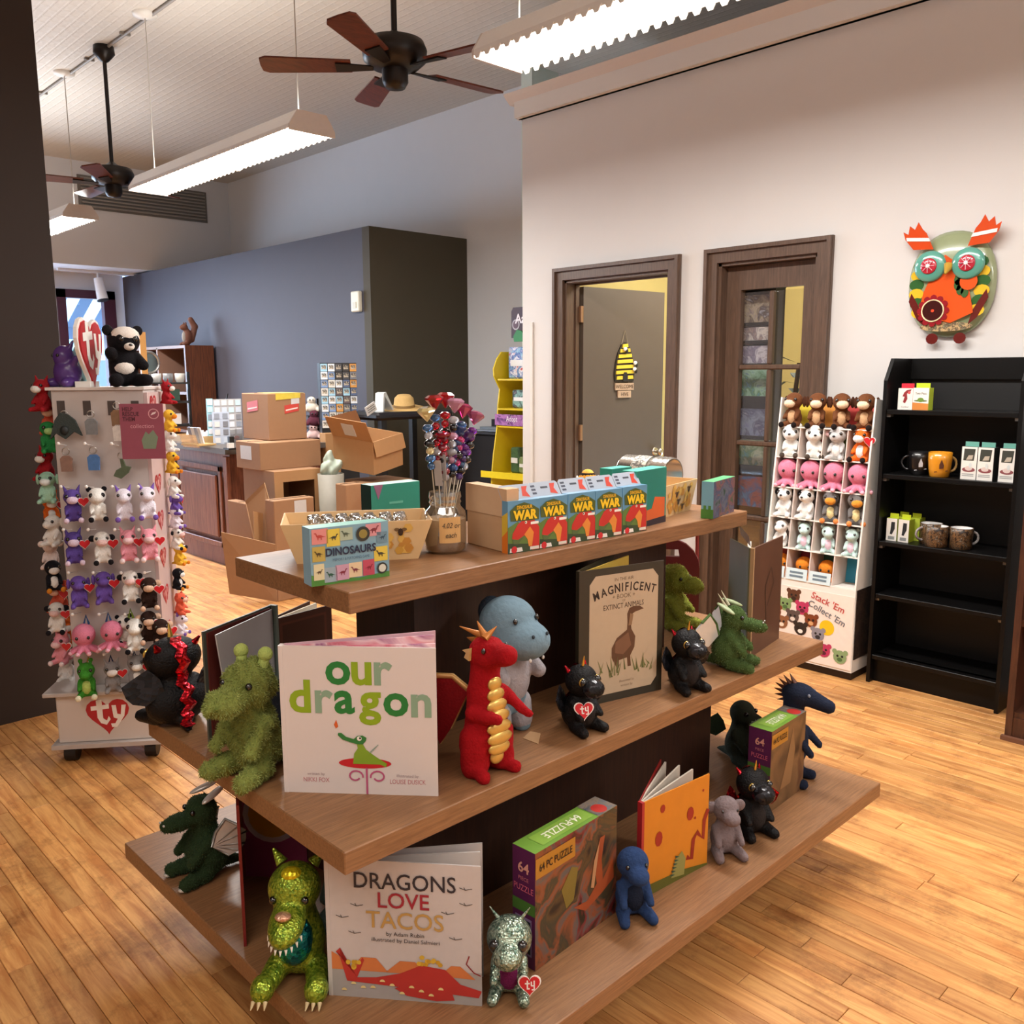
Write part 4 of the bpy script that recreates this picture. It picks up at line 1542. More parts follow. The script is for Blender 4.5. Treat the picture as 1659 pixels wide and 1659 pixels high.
pf += [(.056, L), (.05, L), (.05, L - .1), (.0, L - .1)]
MB().lathe(pf, M_TIN, M, n=28, cap=False).build('can', t)
MB().lathe([(.0565, L * .32), (.0565, L * .62)], picture_mat(('e8e2d6', '2a2a2a', 'd8d0c0', '8a8478'), 40), M, n=28, cap=False).build('paper_band', t)
paper_tray('short honeycomb paper tray with a bee-shaped handle hole, right of the tin', at(1073, 840, Z1), at(1118, 826, Z1), 0.12, 787, 0.02, bee=True)
# ================================================================= MIDDLE SHELF
M_BLACKP = mat('0b090b', .55, 0, .3, 240, .8, .25)
M_BLACKSHINE = sequin_mat('0a0a0c', '2a2a30', 90, 0.25, 0.3)
M_REDSEQ = sequin_mat('6a0410', 'd8202e', 120)
M_GOLD = mat('d9b45a', .25, .9)


def black_dragon(label, p, off, s, wing=None, res=30, gtag=True, hornz=True):
    t = critter('black_dragon', label, 'soft toy', p, face(p, off), s, M_BLACKP, belly='2a2524', snout=.14, hr=.235, fat=1.25, eyer=.058, group='black baby dragon soft toys', eyey=.6)
    for y in (-1, 1):
        MB().ell((.222 * s, y * .142 * s, .8 * s), (.03 * s, .06 * s, .064 * s), mat('c8a450', .15, .6)).build('iris', t)
    MB().ell((.3 * s, 0, .7 * s), (.16 * s, .175 * s, .14 * s), M_BLACKSHINE).build('muzzle', t)
    horn(t, (.06 * s, .0, .92 * s), (.1 * s, .0, 1.14 * s), .035 * s, M_GOLD)
    for y in (-1, 1):
        MB().cyl((-.03 * s, y * .14 * s, .86 * s), (-.1 * s, y * .2 * s, .98 * s), .05 * s, .01 * s, M_REDSEQ).build('ear', t)
    spine_strip(t, M_REDSEQ, s, [(.04 - .245 * math.sin(a), 0, .76 + .245 * math.cos(a)) for a in [.2 + x * .36 for x in range(7)]] + [(-.2, .01, .52), (-.245, -.01, .44), (-.26, .01, .36), (-.265, -.01, .28), (-.26, .01, .2), (-.29, .03, .16), (-.35, .05, .12), (-.42, .07, .1)])
    for y in (-1, 1):
        wing_part(t, wing or M_BLACKSHINE, s * .9, y, (-.12 * s, y * .14 * s, .44 * s), y * math.radians(62) + (PI if y < 0 else PI) * 0 + (PI if y < 0 else 0) * 0 + math.radians(90 * y - 0) * 0 + math.radians(60) * y * 0, tilt=0.2)
    return t


def stand_on(px, py, z):
    return at(px, py, z)


p = at(290, 1170, Z2)
t = black_dragon('black dragon toy with its back turned, at the display left corner', p, 205, tall(p, 1036) / .97)
t.scale = (1.0, 1.3, 1.0)
p = at(938, 1180, Z2)
s = tall(p, 1078) / .97
t = black_dragon('black dragon toy with heart tag in front of the bird book', p, 42, s)
hang_tag(t, (.26 * s, -.14 * s, .4 * s), .26 * s, rz=math.radians(60), tilt=-.3)
p = at(1108, 1115, Z2)
s = tall(p, 1020) / .97
t = black_dragon('glossy black dragon toy right of the bird book', p, 38, s)

# open silver-grey book seen from inside
A, B = at(340, 1212, Z2), at(447, 1150, Z2)
w = (B - A).length
h = tall(A, 1024)
yaw = math.atan2(B.y - A.y, B.x - A.x)
t = thing('open_book', 'open hardcover showing a blank silver-grey page behind the fuzzy green toy', 'book', A, yaw)
cv = MB()
panel(cv, w, h, .004, mat('4a5048', .4), y0=.0)
cv.build('cover', t)
cv = MB()
panel(cv, w * .93, h * .96, .003, mat('5a1f18', .5), None, w * .04, h * .02, -.003)
cv.build('endpaper', t)
cv = MB()
M = T((w * .97, -.008, 0), (0, 0, math.radians(4)))
cv.slab([(-w * .74, h * .03), (0, h * .02), (0, h * .97), (-w * .92, h * .97)], .003, mat('b9b9bc', .3), M)
cv.build('page', t)
MB().box((w + .003, -.004, h / 2), (.008, .02, h), mat('6e7a72', .4)).build('spine', t)

# small dark brown book at the back
A, B = at(447, 1098, Z2), at(540, 1068, Z2)
t, w, h = open_book('brown_book', 'dark brown book standing open behind the white picture book', A, B, 1004, mat('3a1c14', .45), ang=20, pages='d9cdb8')
a = MB()
a.flat([(w * .1, h * .1), (w * .9, h * .1), (w * .9, h * .9), (w * .1, h * .9)], mat('4e261a', .45), -.0004)
a.flat([(w * .14, h * .14), (w * .86, h * .14), (w * .86, h * .86), (w * .14, h * .86)], mat('35180f', .45), -.0008)
a.build('cover_print', t)

# fuzzy green dinosaur
p = at(418, 1248, Z2)
s = tall(p, 1058) / 1.0
t = critter('fuzzy_dinosaur', 'fuzzy lime green dinosaur toy left of the white picture book', 'soft toy', p, face(p, -48), s, plush_mat('788240', 120, .3), snout=.26, hr=.2, eyer=.03, ears='knob', earcol='a9b864', res=44, fuzz=.014, fuzzf=42, feet=None, look=.15, fat=.95)
body = [c for c in t.children if c.name.startswith('body')][0]
add_fur(body, 9000, .006, mat('8c9650', .9, var=.35, scale=60))
for y in (-1, 1):
    MB().ell((.5 * s, .07 * s + y * .07 * s, .72 * s), (.014 * s, .018 * s, .014 * s), mat('5a6a24', .8)).build('nostril', t)

# white picture book
A, B = at(468, 1283, Z2), at(710, 1290, Z2)
M_WCOVER = mat('d9cfcb', .35, var=.02)
t, w, h = open_book('picture_book', 'white picture book with big green lettering and a small dragon', A, B, 1046, M_WCOVER, back=mat('cfa9b4', .5), ang=20, sheets=2, inner=picture_mat(('e8a0a8', 'd87a8a', 'f0d0d4', 'a05a86', 'd8503e'), 9))
G1, G2, G3 = mat('1f7a36', .4), mat('8aa81e', .4), mat('86a58c', .4)
fs = h * .305
for ch, x, z, m in (('o', .36, .755, G1), ('u', .515, .755, G2), ('r', .645, .755, G3), ('d', .105, .56, G2), ('r', .25, .56, G3), ('a', .395, .56, G1), ('g', .565, .555, G2), ('o', .735, .55, G1), ('n', .9, .545, G3)):
    text(ch, fs, m, t, 'lettering', (x * w, -.0006, z * h), bold=.0024, sx=1.0)
a = MB()
Y = -.0005
a.disc((.52 * w, .215 * h), .175 * w, mat('c3202a', .4), Y, rz=.036 * h, n=28)
a.stroke([(.53 * w, -.0012, .185 * h), (.53 * w, -.0012, .003 * h)], .0018, mat('b8557c', .4), n=6)
for sg_ in (-1, 1):
    pts = [((.53 + sg_ * (.075 - .05 * math.cos(u) * (1 - u / 14))) * w, -.0012, (.125 + .042 * math.sin(u) * (1 - u / 14)) * h) for u in [k * .4 - .2 for k in range(16)]]
    a.stroke(pts, .0016, mat('b8557c', .4))
dg = [(.44, .225), (.62, .225), (.66, .2), (.665, .235), (.6, .29), (.53, .36), (.51, .41), (.53, .44), (.535, .47), (.51, .49), (.475, .485), (.45, .455), (.4, .475), (.37, .51), (.35, .51), (.345, .49), (.375, .45), (.43, .425), (.47, .41), (.475, .37), (.45, .32), (.445, .27)]
QZ = lambda z: .21 + (z - .225) * .74
a.flat([(x * w, QZ(z) * h) for x, z in dg], mat('7fa02c', .4), Y * 2)
hdp = [(.53, .44), (.535, .47), (.51, .49), (.475, .485), (.45, .455), (.4, .475), (.37, .51), (.35, .51), (.345, .49), (.375, .45), (.43, .425), (.47, .41), (.51, .41)]
a.flat([(x * w, QZ(z) * h) for x, z in hdp], mat('2f7a3c', .4), Y * 3)
a.disc((.488 * w, QZ(.463) * h), .016 * w, mat('f2efe6', .4), Y * 4, n=12)
a.disc((.494 * w, QZ(.467) * h), .007 * w, mat('141414', .4), Y * 5, n=10)
a.flat([(.335 * w, .45 * h), (.35 * w, .465 * h), (.338 * w, .51 * h), (.322 * w, .475 * h)], mat('d2602a', .4), Y * 2)
for k in range(5):
    a.flat([(.545 * w, .285 * h), ((.57 + .01 * k) * w, (.3 + .012 * k) * h), ((.573 + .01 * k) * w, (.295 + .012 * k) * h)], mat('9aaea0', .4), Y * 2)
a.build('cover_print', t)
for s1, s2, x in (('written by', 'Hatty Fox', .19), ('illustrated by', 'Lizzie Dusick', .79)):
    pass
text('written by', h * .028, mat('a89498', .5), t, 'lettering', (.19 * w, Y, .125 * h))
text('NIKKI FOX', h * .045, mat('c07a80', .5), t, 'lettering', (.19 * w, Y, .078 * h), sx=.8)
text('illustrated by', h * .028, mat('a89498', .5), t, 'lettering', (.8 * w, Y, .125 * h))
text('LOUISE DUSICK', h * .045, mat('c07a80', .5), t, 'lettering', (.8 * w, Y, .078 * h), sx=.75)

# dark soft toy lying behind it
p = at(596, 1062, Z2)
s = .13
t = thing('black_bear_toy', 'black furry toy lying behind the white picture book', 'soft toy', (1.0, 1.7, Z2), face((1.0, 1.7), 80))
blob('body', [('e', (0, 0, .06), (.09, .06, .06)), ('e', (.08, 0, .09), (.05, .05, .045)), ('c', (-.05, .04, .03), .03, (-.1, .06, .025), .025), ('c', (-.05, -.04, .03), .03, (-.1, -.06, .025), .025)], plush_mat('1a1c22'), t, 30, .3, .003, 150)
MB().ell((.11, -.03, .1), .007, M_EYE).build('eye', t)
MB().ell((.11, .03, .1), .007, M_EYE).build('eye', t)
MB().ell((.06, .04, .13), .02, plush_mat('1a1c22')).build('ear', t)
MB().ell((.06, -.04, .13), .02, plush_mat('1a1c22')).build('ear', t)

# standing red dragon
p = at(788, 1248, Z2)
hh = tall(p, 1022)
s = hh
M_REDP = plush_mat('960c14', 200, .2)
t = thing('red_dragon', 'tall red dragon toy with a quilted gold belly', 'soft toy', p, face(p, 40))
blob('body', [('c', (0, 0, .28 * s), .155 * s, (-.01 * s, 0, .58 * s), .12 * s), ('c', (-.01 * s, 0, .58 * s), .11 * s, (0, 0, .78 * s), .095 * s),
              ('e', (.02 * s, 0, .85 * s), (.13 * s, .125 * s, .115 * s)), ('c', (.08 * s, 0, .86 * s), .09 * s, (.215 * s, 0, .875 * s), .075 * s),
              ('c', (0, .1 * s, .26 * s), .11 * s, (.01 * s, .11 * s, .08 * s), .1 * s), ('c', (0, -.1 * s, .26 * s), .11 * s, (.01 * s, -.11 * s, .08 * s), .1 * s),
              ('c', (.03 * s, .12 * s, .04 * s), .045 * s, (.14 * s, .14 * s, .035 * s), .045 * s), ('c', (.03 * s, -.12 * s, .04 * s), .045 * s, (.14 * s, -.14 * s, .035 * s), .045 * s),
              ('c', (.02 * s, -.13 * s, .45 * s), .05 * s, (.19 * s, -.06 * s, .44 * s), .04 * s), ('c', (.02 * s, .12 * s, .56 * s), .05 * s, (.22 * s, .2 * s, .42 * s), .03 * s),
              ('c', (-.1 * s, 0, .14 * s), .09 * s, (-.3 * s, .05 * s, .05 * s), .03 * s)], M_REDP, t, 52, .16, .0015, 180)
for k in range(8):
    z = (.14 + k * .073) * s
    wd = (.06, .095, .11, .108, .1, .088, .075, .06)[k] * s
    xx = (.125, .15, .158, .152, .142, .13, .118, .108)[k] * s
    MB().ell((xx - .012 * s, 0, z), (.025 * s, wd, .05 * s), M_GOLDFAB).build('belly_segment', t)
for y in (-1, 1):
    MB().ell((.1 * s, y * .1 * s, .9 * s), (.016 * s, .016 * s, .02 * s), M_EYE).build('eye', t)
    MB().prism([(0, 0), (-.05 * s, .012 * s), (-.03 * s, .05 * s), (-.07 * s, .06 * s), (.01 * s, .09 * s)], .006, mat('e8d48a', .25, .5), T((.0, y * .125 * s, .82 * s), (PI / 2, 0, 0))).build('cheek_fin', t)
    pts = [(0, 0), (.14, -.3), (.22, -.42), (.3, -.2), (.36, -.26), (.4, -.02), (.3, .1), (.12, .1)]
    wing_part(t, plush_mat('6e0a10', 200, .2), s * .95, y, (-.08 * s, y * .08 * s, .58 * s), math.radians(180 - 40 * y), pts, mat('a8814a', .35, .4))
for k, (a0, a1) in enumerate((((-.02, .95), (-.2, 1.0)), ((.0, .96), (-.06, 1.06)), ((-.06, .92), (-.22, .9)), ((.04, .96), (.05, 1.03)))):
    MB().cyl((a0[0] * s, (.02 - .02 * k) * s, a0[1] * s), (a1[0] * s, .04 * (k - 1.5) * s, a1[1] * s), .03 * s, .003 * s, mat('b5702e', .4, .3)).build('crest_spike', t)

# grey-blue hippo in a grey suit
p = at(824, 1184, Z2)
s = tall(p, 968) * 1.02
t = thing('hippo_toy', 'big pale blue hippo toy in grey, behind the red dragon', 'soft toy', p, face(p, 42))
M_HB = plush_mat('6e8694', 90, .1)
blob('body', [('e', (0, 0, .8 * s), (.21 * s, .2 * s, .19 * s)), ('e', (.15 * s, 0, .71 * s), (.2 * s, .185 * s, .14 * s)), ('e', (-.02 * s, 0, .5 * s), (.14 * s, .15 * s, .2 * s)), ('c', (0, .1 * s, .2 * s), .08 * s, (.03 * s, .1 * s, .05 * s), .07 * s), ('c', (0, -.1 * s, .2 * s), .08 * s, (.03 * s, -.1 * s, .05 * s), .07 * s), ('e', (-.02 * s, 0, .3 * s), (.13 * s, .15 * s, .18 * s))], M_HB, t, 44, .2)
blob('grey_suit', [('e', (-.01 * s, 0, .42 * s), (.155 * s, .17 * s, .24 * s)), ('c', (0, .1 * s, .2 * s), .09 * s, (.02 * s, .1 * s, .08 * s), .085 * s), ('c', (0, -.1 * s, .2 * s), .09 * s, (.02 * s, -.1 * s, .08 * s), .085 * s), ('c', (0, -.15 * s, .55 * s), .06 * s, (.13 * s, -.17 * s, .45 * s), .055 * s), ('c', (0, .15 * s, .55 * s), .06 * s, (.13 * s, .17 * s, .45 * s), .055 * s)], plush_mat('9d989c', 150, .12), t, 40, .2)
MB().ell((-.15 * s, -.03 * s, .86 * s), (.08 * s, .1 * s, .11 * s), plush_mat('28323e')).build('mane', t)
for y in (-1, 1):
    MB().ell((.185 * s, y * .1 * s, .86 * s), (.016 * s, .018 * s, .022 * s), M_EYE).build('eye', t)
    MB().ell((.325 * s, y * .065 * s, .78 * s), (.01 * s, .012 * s, .014 * s), mat('2a3640', .7)).build('nostril', t)
    MB().ell((.29 * s, y * .06 * s, .605 * s), (.01 * s, .011 * s, .014 * s), mat('d8d6d2', .5)).build('tooth', t)
MB().prism([(0, 0), (.07, .02), (.06, .08), (-.01, .07)], .001, M_TAGWHITE, T((.02 * s, -.2 * s, .5 * s), (PI / 2, 0, -.6))).build('paper_tag', t)
tag(MB().prism([(0, 0), (.055, .01), (.06, .035), (.02, .04)], .0012, mat('b08a62', .7), T((0, 0, 0))).build('paper_scrap', loc=at(872, 1206, Z2 + .0), rz=.5), 'scrap of tan paper lying on the middle shelf near the hippo', 'paper')

# tan-covered bird book
A, B = at(941, 1147, Z2), at(1071, 1117, Z2)
t, w, h = open_book('bird_book', 'tan book of extinct animals with a brown bird on its cover', A, B, 926, mat('2f2a1e', .4), back=mat('3a3420', .4), ang=34, inner=mat('b99a3c', .6), pages='c9a84a', hgt=None)
a = MB()
Y = -.0005
c_ = .05
a.flat([(.09 * w, .12 * h), (.16 * w, .06 * h), (.86 * w, .06 * h), (.93 * w, .12 * h), (.93 * w, .89 * h), (.86 * w, .95 * h), (.16 * w, .95 * h), (.09 * w, .89 * h)], mat('b9a489', .5), Y)
bird = [(.42, .25), (.45, .24), (.45, .3), (.55, .31), (.56, .24), (.6, .24), (.59, .32), (.64, .38), (.65, .46), (.6, .52), (.59, .58), (.6, .63), (.64, .645), (.75, .66), (.7, .685), (.62, .69), (.57, .68), (.545, .64), (.55, .57), (.545, .52), (.42, .47), (.36, .4), (.36, .33)]
a.flat([(x * w, z * h) for x, z in bird], mat('5a3a24', .5), Y * 2)
a.flat([(.4 * w, .44 * h), (.56 * w, .5 * h), (.6 * w, .4 * h), (.5 * w, .34 * h), (.4 * w, .36 * h)], mat('75513a', .5), Y * 3)
a.flat([(.56 * w, .55 * h), (.6 * w, .55 * h), (.62 * w, .63 * h), (.58 * w, .64 * h)], mat('8a6a4c', .5), Y * 3)
rg = random.Random(2)
for k in range(26):
    x = rg.uniform(.18, .85)
    z0 = rg.uniform(.18, .23)
    a.flat([(x * w, z0 * h), ((x + .02) * w, z0 * h), ((x + rg.uniform(-.05, .06)) * w, (z0 + rg.uniform(.04, .13)) * h)], mat(rg.choice(('6a7340', '585f36', '7d7a4c')), .5), Y * 2.5)
a.build('cover_print', t)
mi = mat('3f2f24', .5)
text('IN THE AIR', h * .035, mat('75614c', .5), t, 'lettering', (.5 * w, Y * 2, .895 * h))
WD = {'M': 1.25, 'I': .5, 'F': .85, 'E': .85, 'C': 1.0, 'T': .9}
tot = sum(WD.get(c, 1.05) for c in 'MAGNIFICENT')
run = 0.0
for i, ch in enumerate('MAGNIFICENT'):
    u = ((run + WD.get(ch, 1.05) / 2) / tot) * 2 - 1
    run += WD.get(ch, 1.05)
    text(ch, h * .088, mat('2a1d18', .5), t, 'lettering', ((.51 + u * .38) * w, Y * 2, (.815 - .05 * u * u) * h), (PI / 2, u * .32, 0), bold=.0006, sx=.82)
text('+ BOOK +', h * .045, mat('75614c', .5), t, 'lettering', (.5 * w, Y * 2, .765 * h))
text('OF', h * .022, mat('75614c', .5), t, 'lettering', (.5 * w, Y * 2, .738 * h))
text('EXTINCT ANIMALS', h * .055, mi, t, 'lettering', (.5 * w, Y * 2, .69 * h), sx=.78)
for k, s_ in enumerate(('illustrated by', 'written by')):
    text(s_, h * .026, mat('8a7660', .5), t, 'lettering', (.55 * w, Y * 2, (.13 - .035 * k) * h))

# yellow-green toy behind the bird book
p = Vector((2.2, 1.57, Z2))
s = .205
t = critter('green_dinosaur', 'yellow-green fuzzy dinosaur toy behind the bird book', 'soft toy', p, face(p, 62), s, plush_mat('858a34', 120, .3), snout=.22, hr=.22, eyer=.028, res=34, fuzz=.012, fuzzf=42)
add_fur([c for c in t.children if c.name.startswith('body')][0], 3500, .006, mat('9aa048', .9, var=.35, scale=60), seed=4)

# green winged dragon
M_DG = plush_mat('44592e', 160, .3)
p = at(1180, 1080, Z2)
s = tall(p, 972) / .98
t = critter('green_dragon', 'green dragon toy with silver wings near the open brown book', 'soft toy', p, face(p, 78), s, M_DG, snout=.3, hr=.165, eyer=.03, res=38, fuzz=.006, fuzzf=55, nod=.1, neck=-.02, fat=1.2)
add_fur([c for c in t.children if c.name.startswith('body')][0], 4500, .004, mat('5a7040', .9, var=.5, scale=70), seed=5)
M_SILV = mat('d6d3cd', .25, .35, var=.1, scale=50)
for y in (-1, 1):
    wing_part(t, M_SILV, s * 1.05, y, (-.12 * s, y * .16 * s, .5 * s), math.radians(180 - 55 * y), None, M_DG)
    MB().ell((-.02 * s, y * .2 * s, .9 * s), (.16 * s, .05 * s, .03 * s), mat('9fae86', .5), rot=(0, .35, .4 * y)).build('ear', t)
    MB().ell((.47 * s, y * .05 * s, .72 * s), (.012 * s, .02 * s, .012 * s), M_SILV).build('nostril', t)
    horn(t, (-.04 * s, y * .07 * s, .88 * s), (-.16 * s, y * .1 * s, 1.08 * s), .025 * s, mat('b9b496', .5))

# open brown book at the right end of the shelf
A, B = at(1215, 1066, Z2), at(1256, 1038, Z2)
t = thing('open_book', 'tall brown book standing open at the right end of the middle shelf', 'book', A, math.atan2(B.y - A.y, B.x - A.x))
h = tall(A, 888)
w = (B - A).length * 1.15
pa = MB()
panel(pa, w, h, .004, mat('5e4030', .45, var=.25, scale=9))
pa.build('front_cover', t)
pa = MB()
LB = at(1180, 1036, Z2) - A
lba = math.atan2(LB.y, LB.x) - t.rotation_euler.z
panel(pa, min(LB.length, .15), h, .004, mat('3c3c22', .45, var=.3, scale=12), T((-.006, .008, 0), (0, 0, lba)))
pa.build('back_cover', t)
MB().box((-.002, .004, h / 2), (.008, .012, h), mat('a98a66', .5)).build('spine', t)
pa = MB()
panel(pa, min(w, .12), h * .97, .01, mat('d9d2c4', .6), T((.004, .01, 0), (0, 0, lba * .5)), 0, h * .012)
pa.build('pages', t)
pa = MB()
pa.stroke([(w * .5, -.0008, h * .4), (w * .72, -.0008, h * .6), (w * .6, -.0008, h * .75), (w * .42, -.0008, h * .6), (w * .5, -.0008, h * .2)], .002, mat('3a281e', .5), n=5)
pa.build('cover_print', t)
pa = MB()
panel(pa, w * .9, .03, .001, M_BAG, T((.004, .01, h), (-.2, 0, lba * .7)))
pa.build('plastic_sleeve', t)

# ================================================================= BOTTOM SHELF
p = at(338, 1413, Z3)
s = tall(p, 1283) / .95
t = critter('dark_green_dragon', 'dark green dragon toy with silver wings at the lowest shelf left corner', 'soft toy', p, face(p, -68), s, plush_mat('26371f', 160, .3), snout=.26, hr=.165, eyer=.03, res=36, fuzz=.006, fuzzf=55, fat=1.15)
add_fur([c for c in t.children if c.name.startswith('body')][0], 5000, .004, mat('2f4527', .9, var=.5, scale=70), seed=6)
for y in (-1, 1):
    wing_part(t, M_SILV, s * .95, y, (.04 * s, y * .23 * s, .42 * s), math.radians(180 - 22 * y), None, mat('8d8a84', .3, .6))
    MB().ell((-.06 * s, y * .12 * s, .95 * s), (.17 * s, .05 * s, .03 * s), M_SILV, rot=(0, .3, .3 * y)).build('ear', t)
    MB().ell((.47 * s, y * .05 * s, .74 * s), (.012 * s, .02 * s, .012 * s), M_SILV).build('nostril', t)
    MB().ell((.36 * s, y * .2 * s, .04 * s), (.06 * s, .05 * s, .03 * s), M_SILV).build('claws', t)

# red book standing open, pink page with a yellow sun
A = at(400, 1533, Z3)
Bp = at(398, 1400, Z3)
t = thing('red_book', 'red book standing open with a pink page and yellow disc', 'book', A, math.atan2(Bp.y - A.y, Bp.x - A.x) + .02)
h = min(tall(A, 1285), Z2 - ST - Z3 - .03)
L = .27
pa = MB()
panel(pa, L, h, .006, mat('7a1c1e', .4))
pa.build('front_cover', t)
M = T((L, -.004, 0), (0, 0, math.radians(-112)))
pa = MB()
pa.slab([(0, 0), (.15, 0), (.15, h), (0, h)], .005, mat('9c3a6e', .45), M)
pa.build('page', t)
pa = MB()
pa.disc((.07, h * .5), .068, mat('c9b8c4', .5), -.0006, M)
pa.disc((.07, h * .5), .055, mat('c48a1c', .5), -.0012, M)
pa.build('page_print', t)
MB().box((L + .003, 0, h / 2), (.012, .012, h), mat('7a1c1e', .4)).build('spine', t)

# metallic green dinosaur
M_MG = sequin_mat('5a7a1c', 'a8b83a', 210, .3, .6)
M_MT = sequin_mat('0f5a62', '1fa0a8', 140, .22, .8)
p = at(488, 1572, Z3)
s = tall(p, 1385) / .97
t = critter('shiny_dinosaur', 'shiny green scaled dinosaur toy with teal belly, left of the taco book', 'soft toy', p, face(p, -16), s, M_MG, snout=.26, hr=.19, eyer=.03, res=40, fat=.9, nod=.3, tail=True, arms=False)
MB().ell((.13 * s, -.01 * s, .36 * s), (.12 * s, .15 * s, .21 * s), M_MT).build('belly', t)
for k in range(9):
    a_ = -1.2 + 2.4 * k / 8
    MB().cyl(((.31 + .19 * math.cos(a_)) * s, .125 * s * math.sin(a_), (.575 - .055 * math.cos(a_)) * s), ((.315 + .2 * math.cos(a_)) * s, .135 * s * math.sin(a_), (.54 - .055 * math.cos(a_)) * s), .012 * s, .002 * s, mat('efece2', .5), n=6).build('tooth', t)
MB().ell((.14 * s, 0, .9 * s), (.07 * s, .08 * s, .05 * s), sequin_mat('c8b010', 'f0e030', 160, .3, .6)).build('forehead_patch', t)
MB().ell((.4 * s, 0, .72 * s), (.05 * s, .06 * s, .03 * s), sequin_mat('d09a7a', 'f0c0a0', 160, .3, .6)).build('nose_patch', t)
for y in (-1, 1):
    MB().cyl((-.04 * s, y * .12 * s, .88 * s), (-.09 * s, y * .2 * s, .97 * s), .05 * s, .01 * s, M_MG).build('ear', t)
    MB().ell((.33 * s, y * .2 * s, .09 * s), (.11 * s, .09 * s, .1 * s), M_MG).build('foot', t)
    for k in (-1, 0, 1):
        MB().cyl((.42 * s, (y * .2 + k * .045) * s, .05 * s), (.47 * s, (y * .2 + k * .05) * s, .02 * s), .018 * s, .004 * s, mat('c9b488', .5), n=6).build('claw', t)
# toy half hidden behind the taco book
p = Vector((.99, 1.5, Z3))
s = .27
t = critter('grey_dragon', 'dark grey-green toy peeking out behind the taco book', 'soft toy', p, face(p, -25), s, '3a4640', belly='a89a98', snout=.15, res=28, eyer=.04)

# taco book
A, B = at(540, 1612, Z3), at(781, 1630, Z3)
t, w, h = open_book('taco_book', 'pale picture book about tacos with a long red dragon', A, B, 1390, mat('c9c2c0', .4, var=.05, scale=60), back=mat('b9b2b0', .5), ang=14, pages='c2bcb8')
a = MB()
Y = -.0005
a.flat([(0, 0), (w, 0), (w, .24 * h), (0, .2 * h)], mat('a6a19e', .5), Y)
mo = mat('cf7a44', .5)
for pts in ([(0, .2), (.0, .33), (.05, .3), (.1, .2)], [(.12, .2), (.2, .3), (.3, .3), (.38, .2)], [(.36, .2), (.46, .29), (.56, .29), (.66, .2)], [(.72, .2), (.8, .28), (.86, .28), (.96, .19)]):
    a.flat([(x * w, z * h) for x, z in pts[::-1]], mo, Y * 2)
mr_ = mat('b9342e', .5)
a.flat([(x * w, z * h) for x, z in [(.08, .3), (.03, .33), (.06, .36), (.06, .28), (.1, .12), (.45, .1), (.98, .06), (1.0, .11), (.86, .15), (.76, .25), (.6, .27), (.46, .2), (.3, .16), (.17, .15), (.22, .28), (.21, .3), (.15, .2), (.1, .26)]], mr_, Y * 3)
a.flat([(x * w, z * h) for x, z in [(.42, .09), (.5, .04), (.7, .015), (.82, .03), (.8, .1), (.5, .12)]], mr_, Y * 3.4)
rg = random.Random(8)
for k in range(20):
    x, z = (rg.uniform(.57, .73), .28 + rg.uniform(0, .05)) if k < 12 else (rg.uniform(.1, .19), .22 + rg.uniform(0, .05))
    a.disc((x * w, z * h), .016 * w, mat(rg.choice(('d9b03a', 'c99a2c')), .5), Y * 4 - k * 1e-5, n=8)
for k in range(11):
    x, z = (.08 + k * .065, .05 + .05 * ((k * 5) % 3) / 2 + (.03 if 2 < k < 6 else 0))
    a.disc((x * w, z * h), .018 * w, mat('e8cf8a', .5), Y * 4.2, n=8, a0=0, a1=180)
for (x, z) in ((.18, .67), (.08, .58), (.16, .47), (.78, .65), (.83, .47), (.9, .72), (.9, .83)):
    a.stroke([((x - .04) * w, Y * 2, (z + .015) * h), (x * w, Y * 2, z * h), ((x + .045) * w, Y * 2, (z + .012) * h)], .0007, mat('5a5450', .5), n=4)
    a.stroke([((x - .01) * w, Y * 2, (z + .02) * h), (x * w, Y * 2, z * h)], .0007, mat('5a5450', .5), n=4)
a.stroke([(.92 * w, Y * 2, .36 * h), (.9 * w, Y * 2, .3 * h), (.95 * w, Y * 2, .24 * h), (.995 * w, Y * 2, .22 * h)], .0012, mat('8f2a2e', .5), n=4)
a.build('cover_print', t)
text('DRAGONS', h * .16, mat('2e2b34', .5), t, 'lettering', (.5 * w, Y * 3, .805 * h), bold=.0003, sx=.9)
text('LOVE', h * .155, mat('a3283a', .5), t, 'lettering', (.49 * w, Y * 3, .672 * h), bold=.0005, sx=.95)
text('TACOS', h * .17, mat('c09a58', .5), t, 'lettering', (.5 * w, Y * 3, .525 * h), bold=.0004, sx=.95)
text('by Adam Rubin', h * .042, mat('3a3638', .5), t, 'lettering', (.5 * w, Y * 3, .47 * h))
text('illustrated by Daniel Salmieri', h * .04, mat('3a3638', .5), t, 'lettering', (.5 * w, Y * 3, .425 * h))

# sparkling grey-green dragon
M_SPK = sequin_mat('4f6a5c', 'b9c9b4', 230, .25, .7)
p = at(826, 1602, Z3)
s = tall(p, 1490) / .98
t = critter('sparkly_dragon', 'sparkly silver-green dragon toy with heart tag, right of the taco book', 'soft toy', p, face(p, -4), s, M_SPK, belly='6a1c4a', snout=.16, hr=.28, eyer=.075, res=36, fat=1.1)
for y in (-1, 1):
    horn(t, (-.02 * s, y * .12 * s, .95 * s), (-.06 * s, y * .26 * s, 1.12 * s), .035 * s, M_SPK)
hang_tag(t, (.3 * s, .27 * s, .3 * s), .26 * s, rz=math.radians(96), tilt=-.2)

# puzzle boxes
MP = picture_mat(('2a2018', '5a4428', '3a3a2c', '8a4a2a', '5a5a58', '7a2a28', '2a2418'), 11)


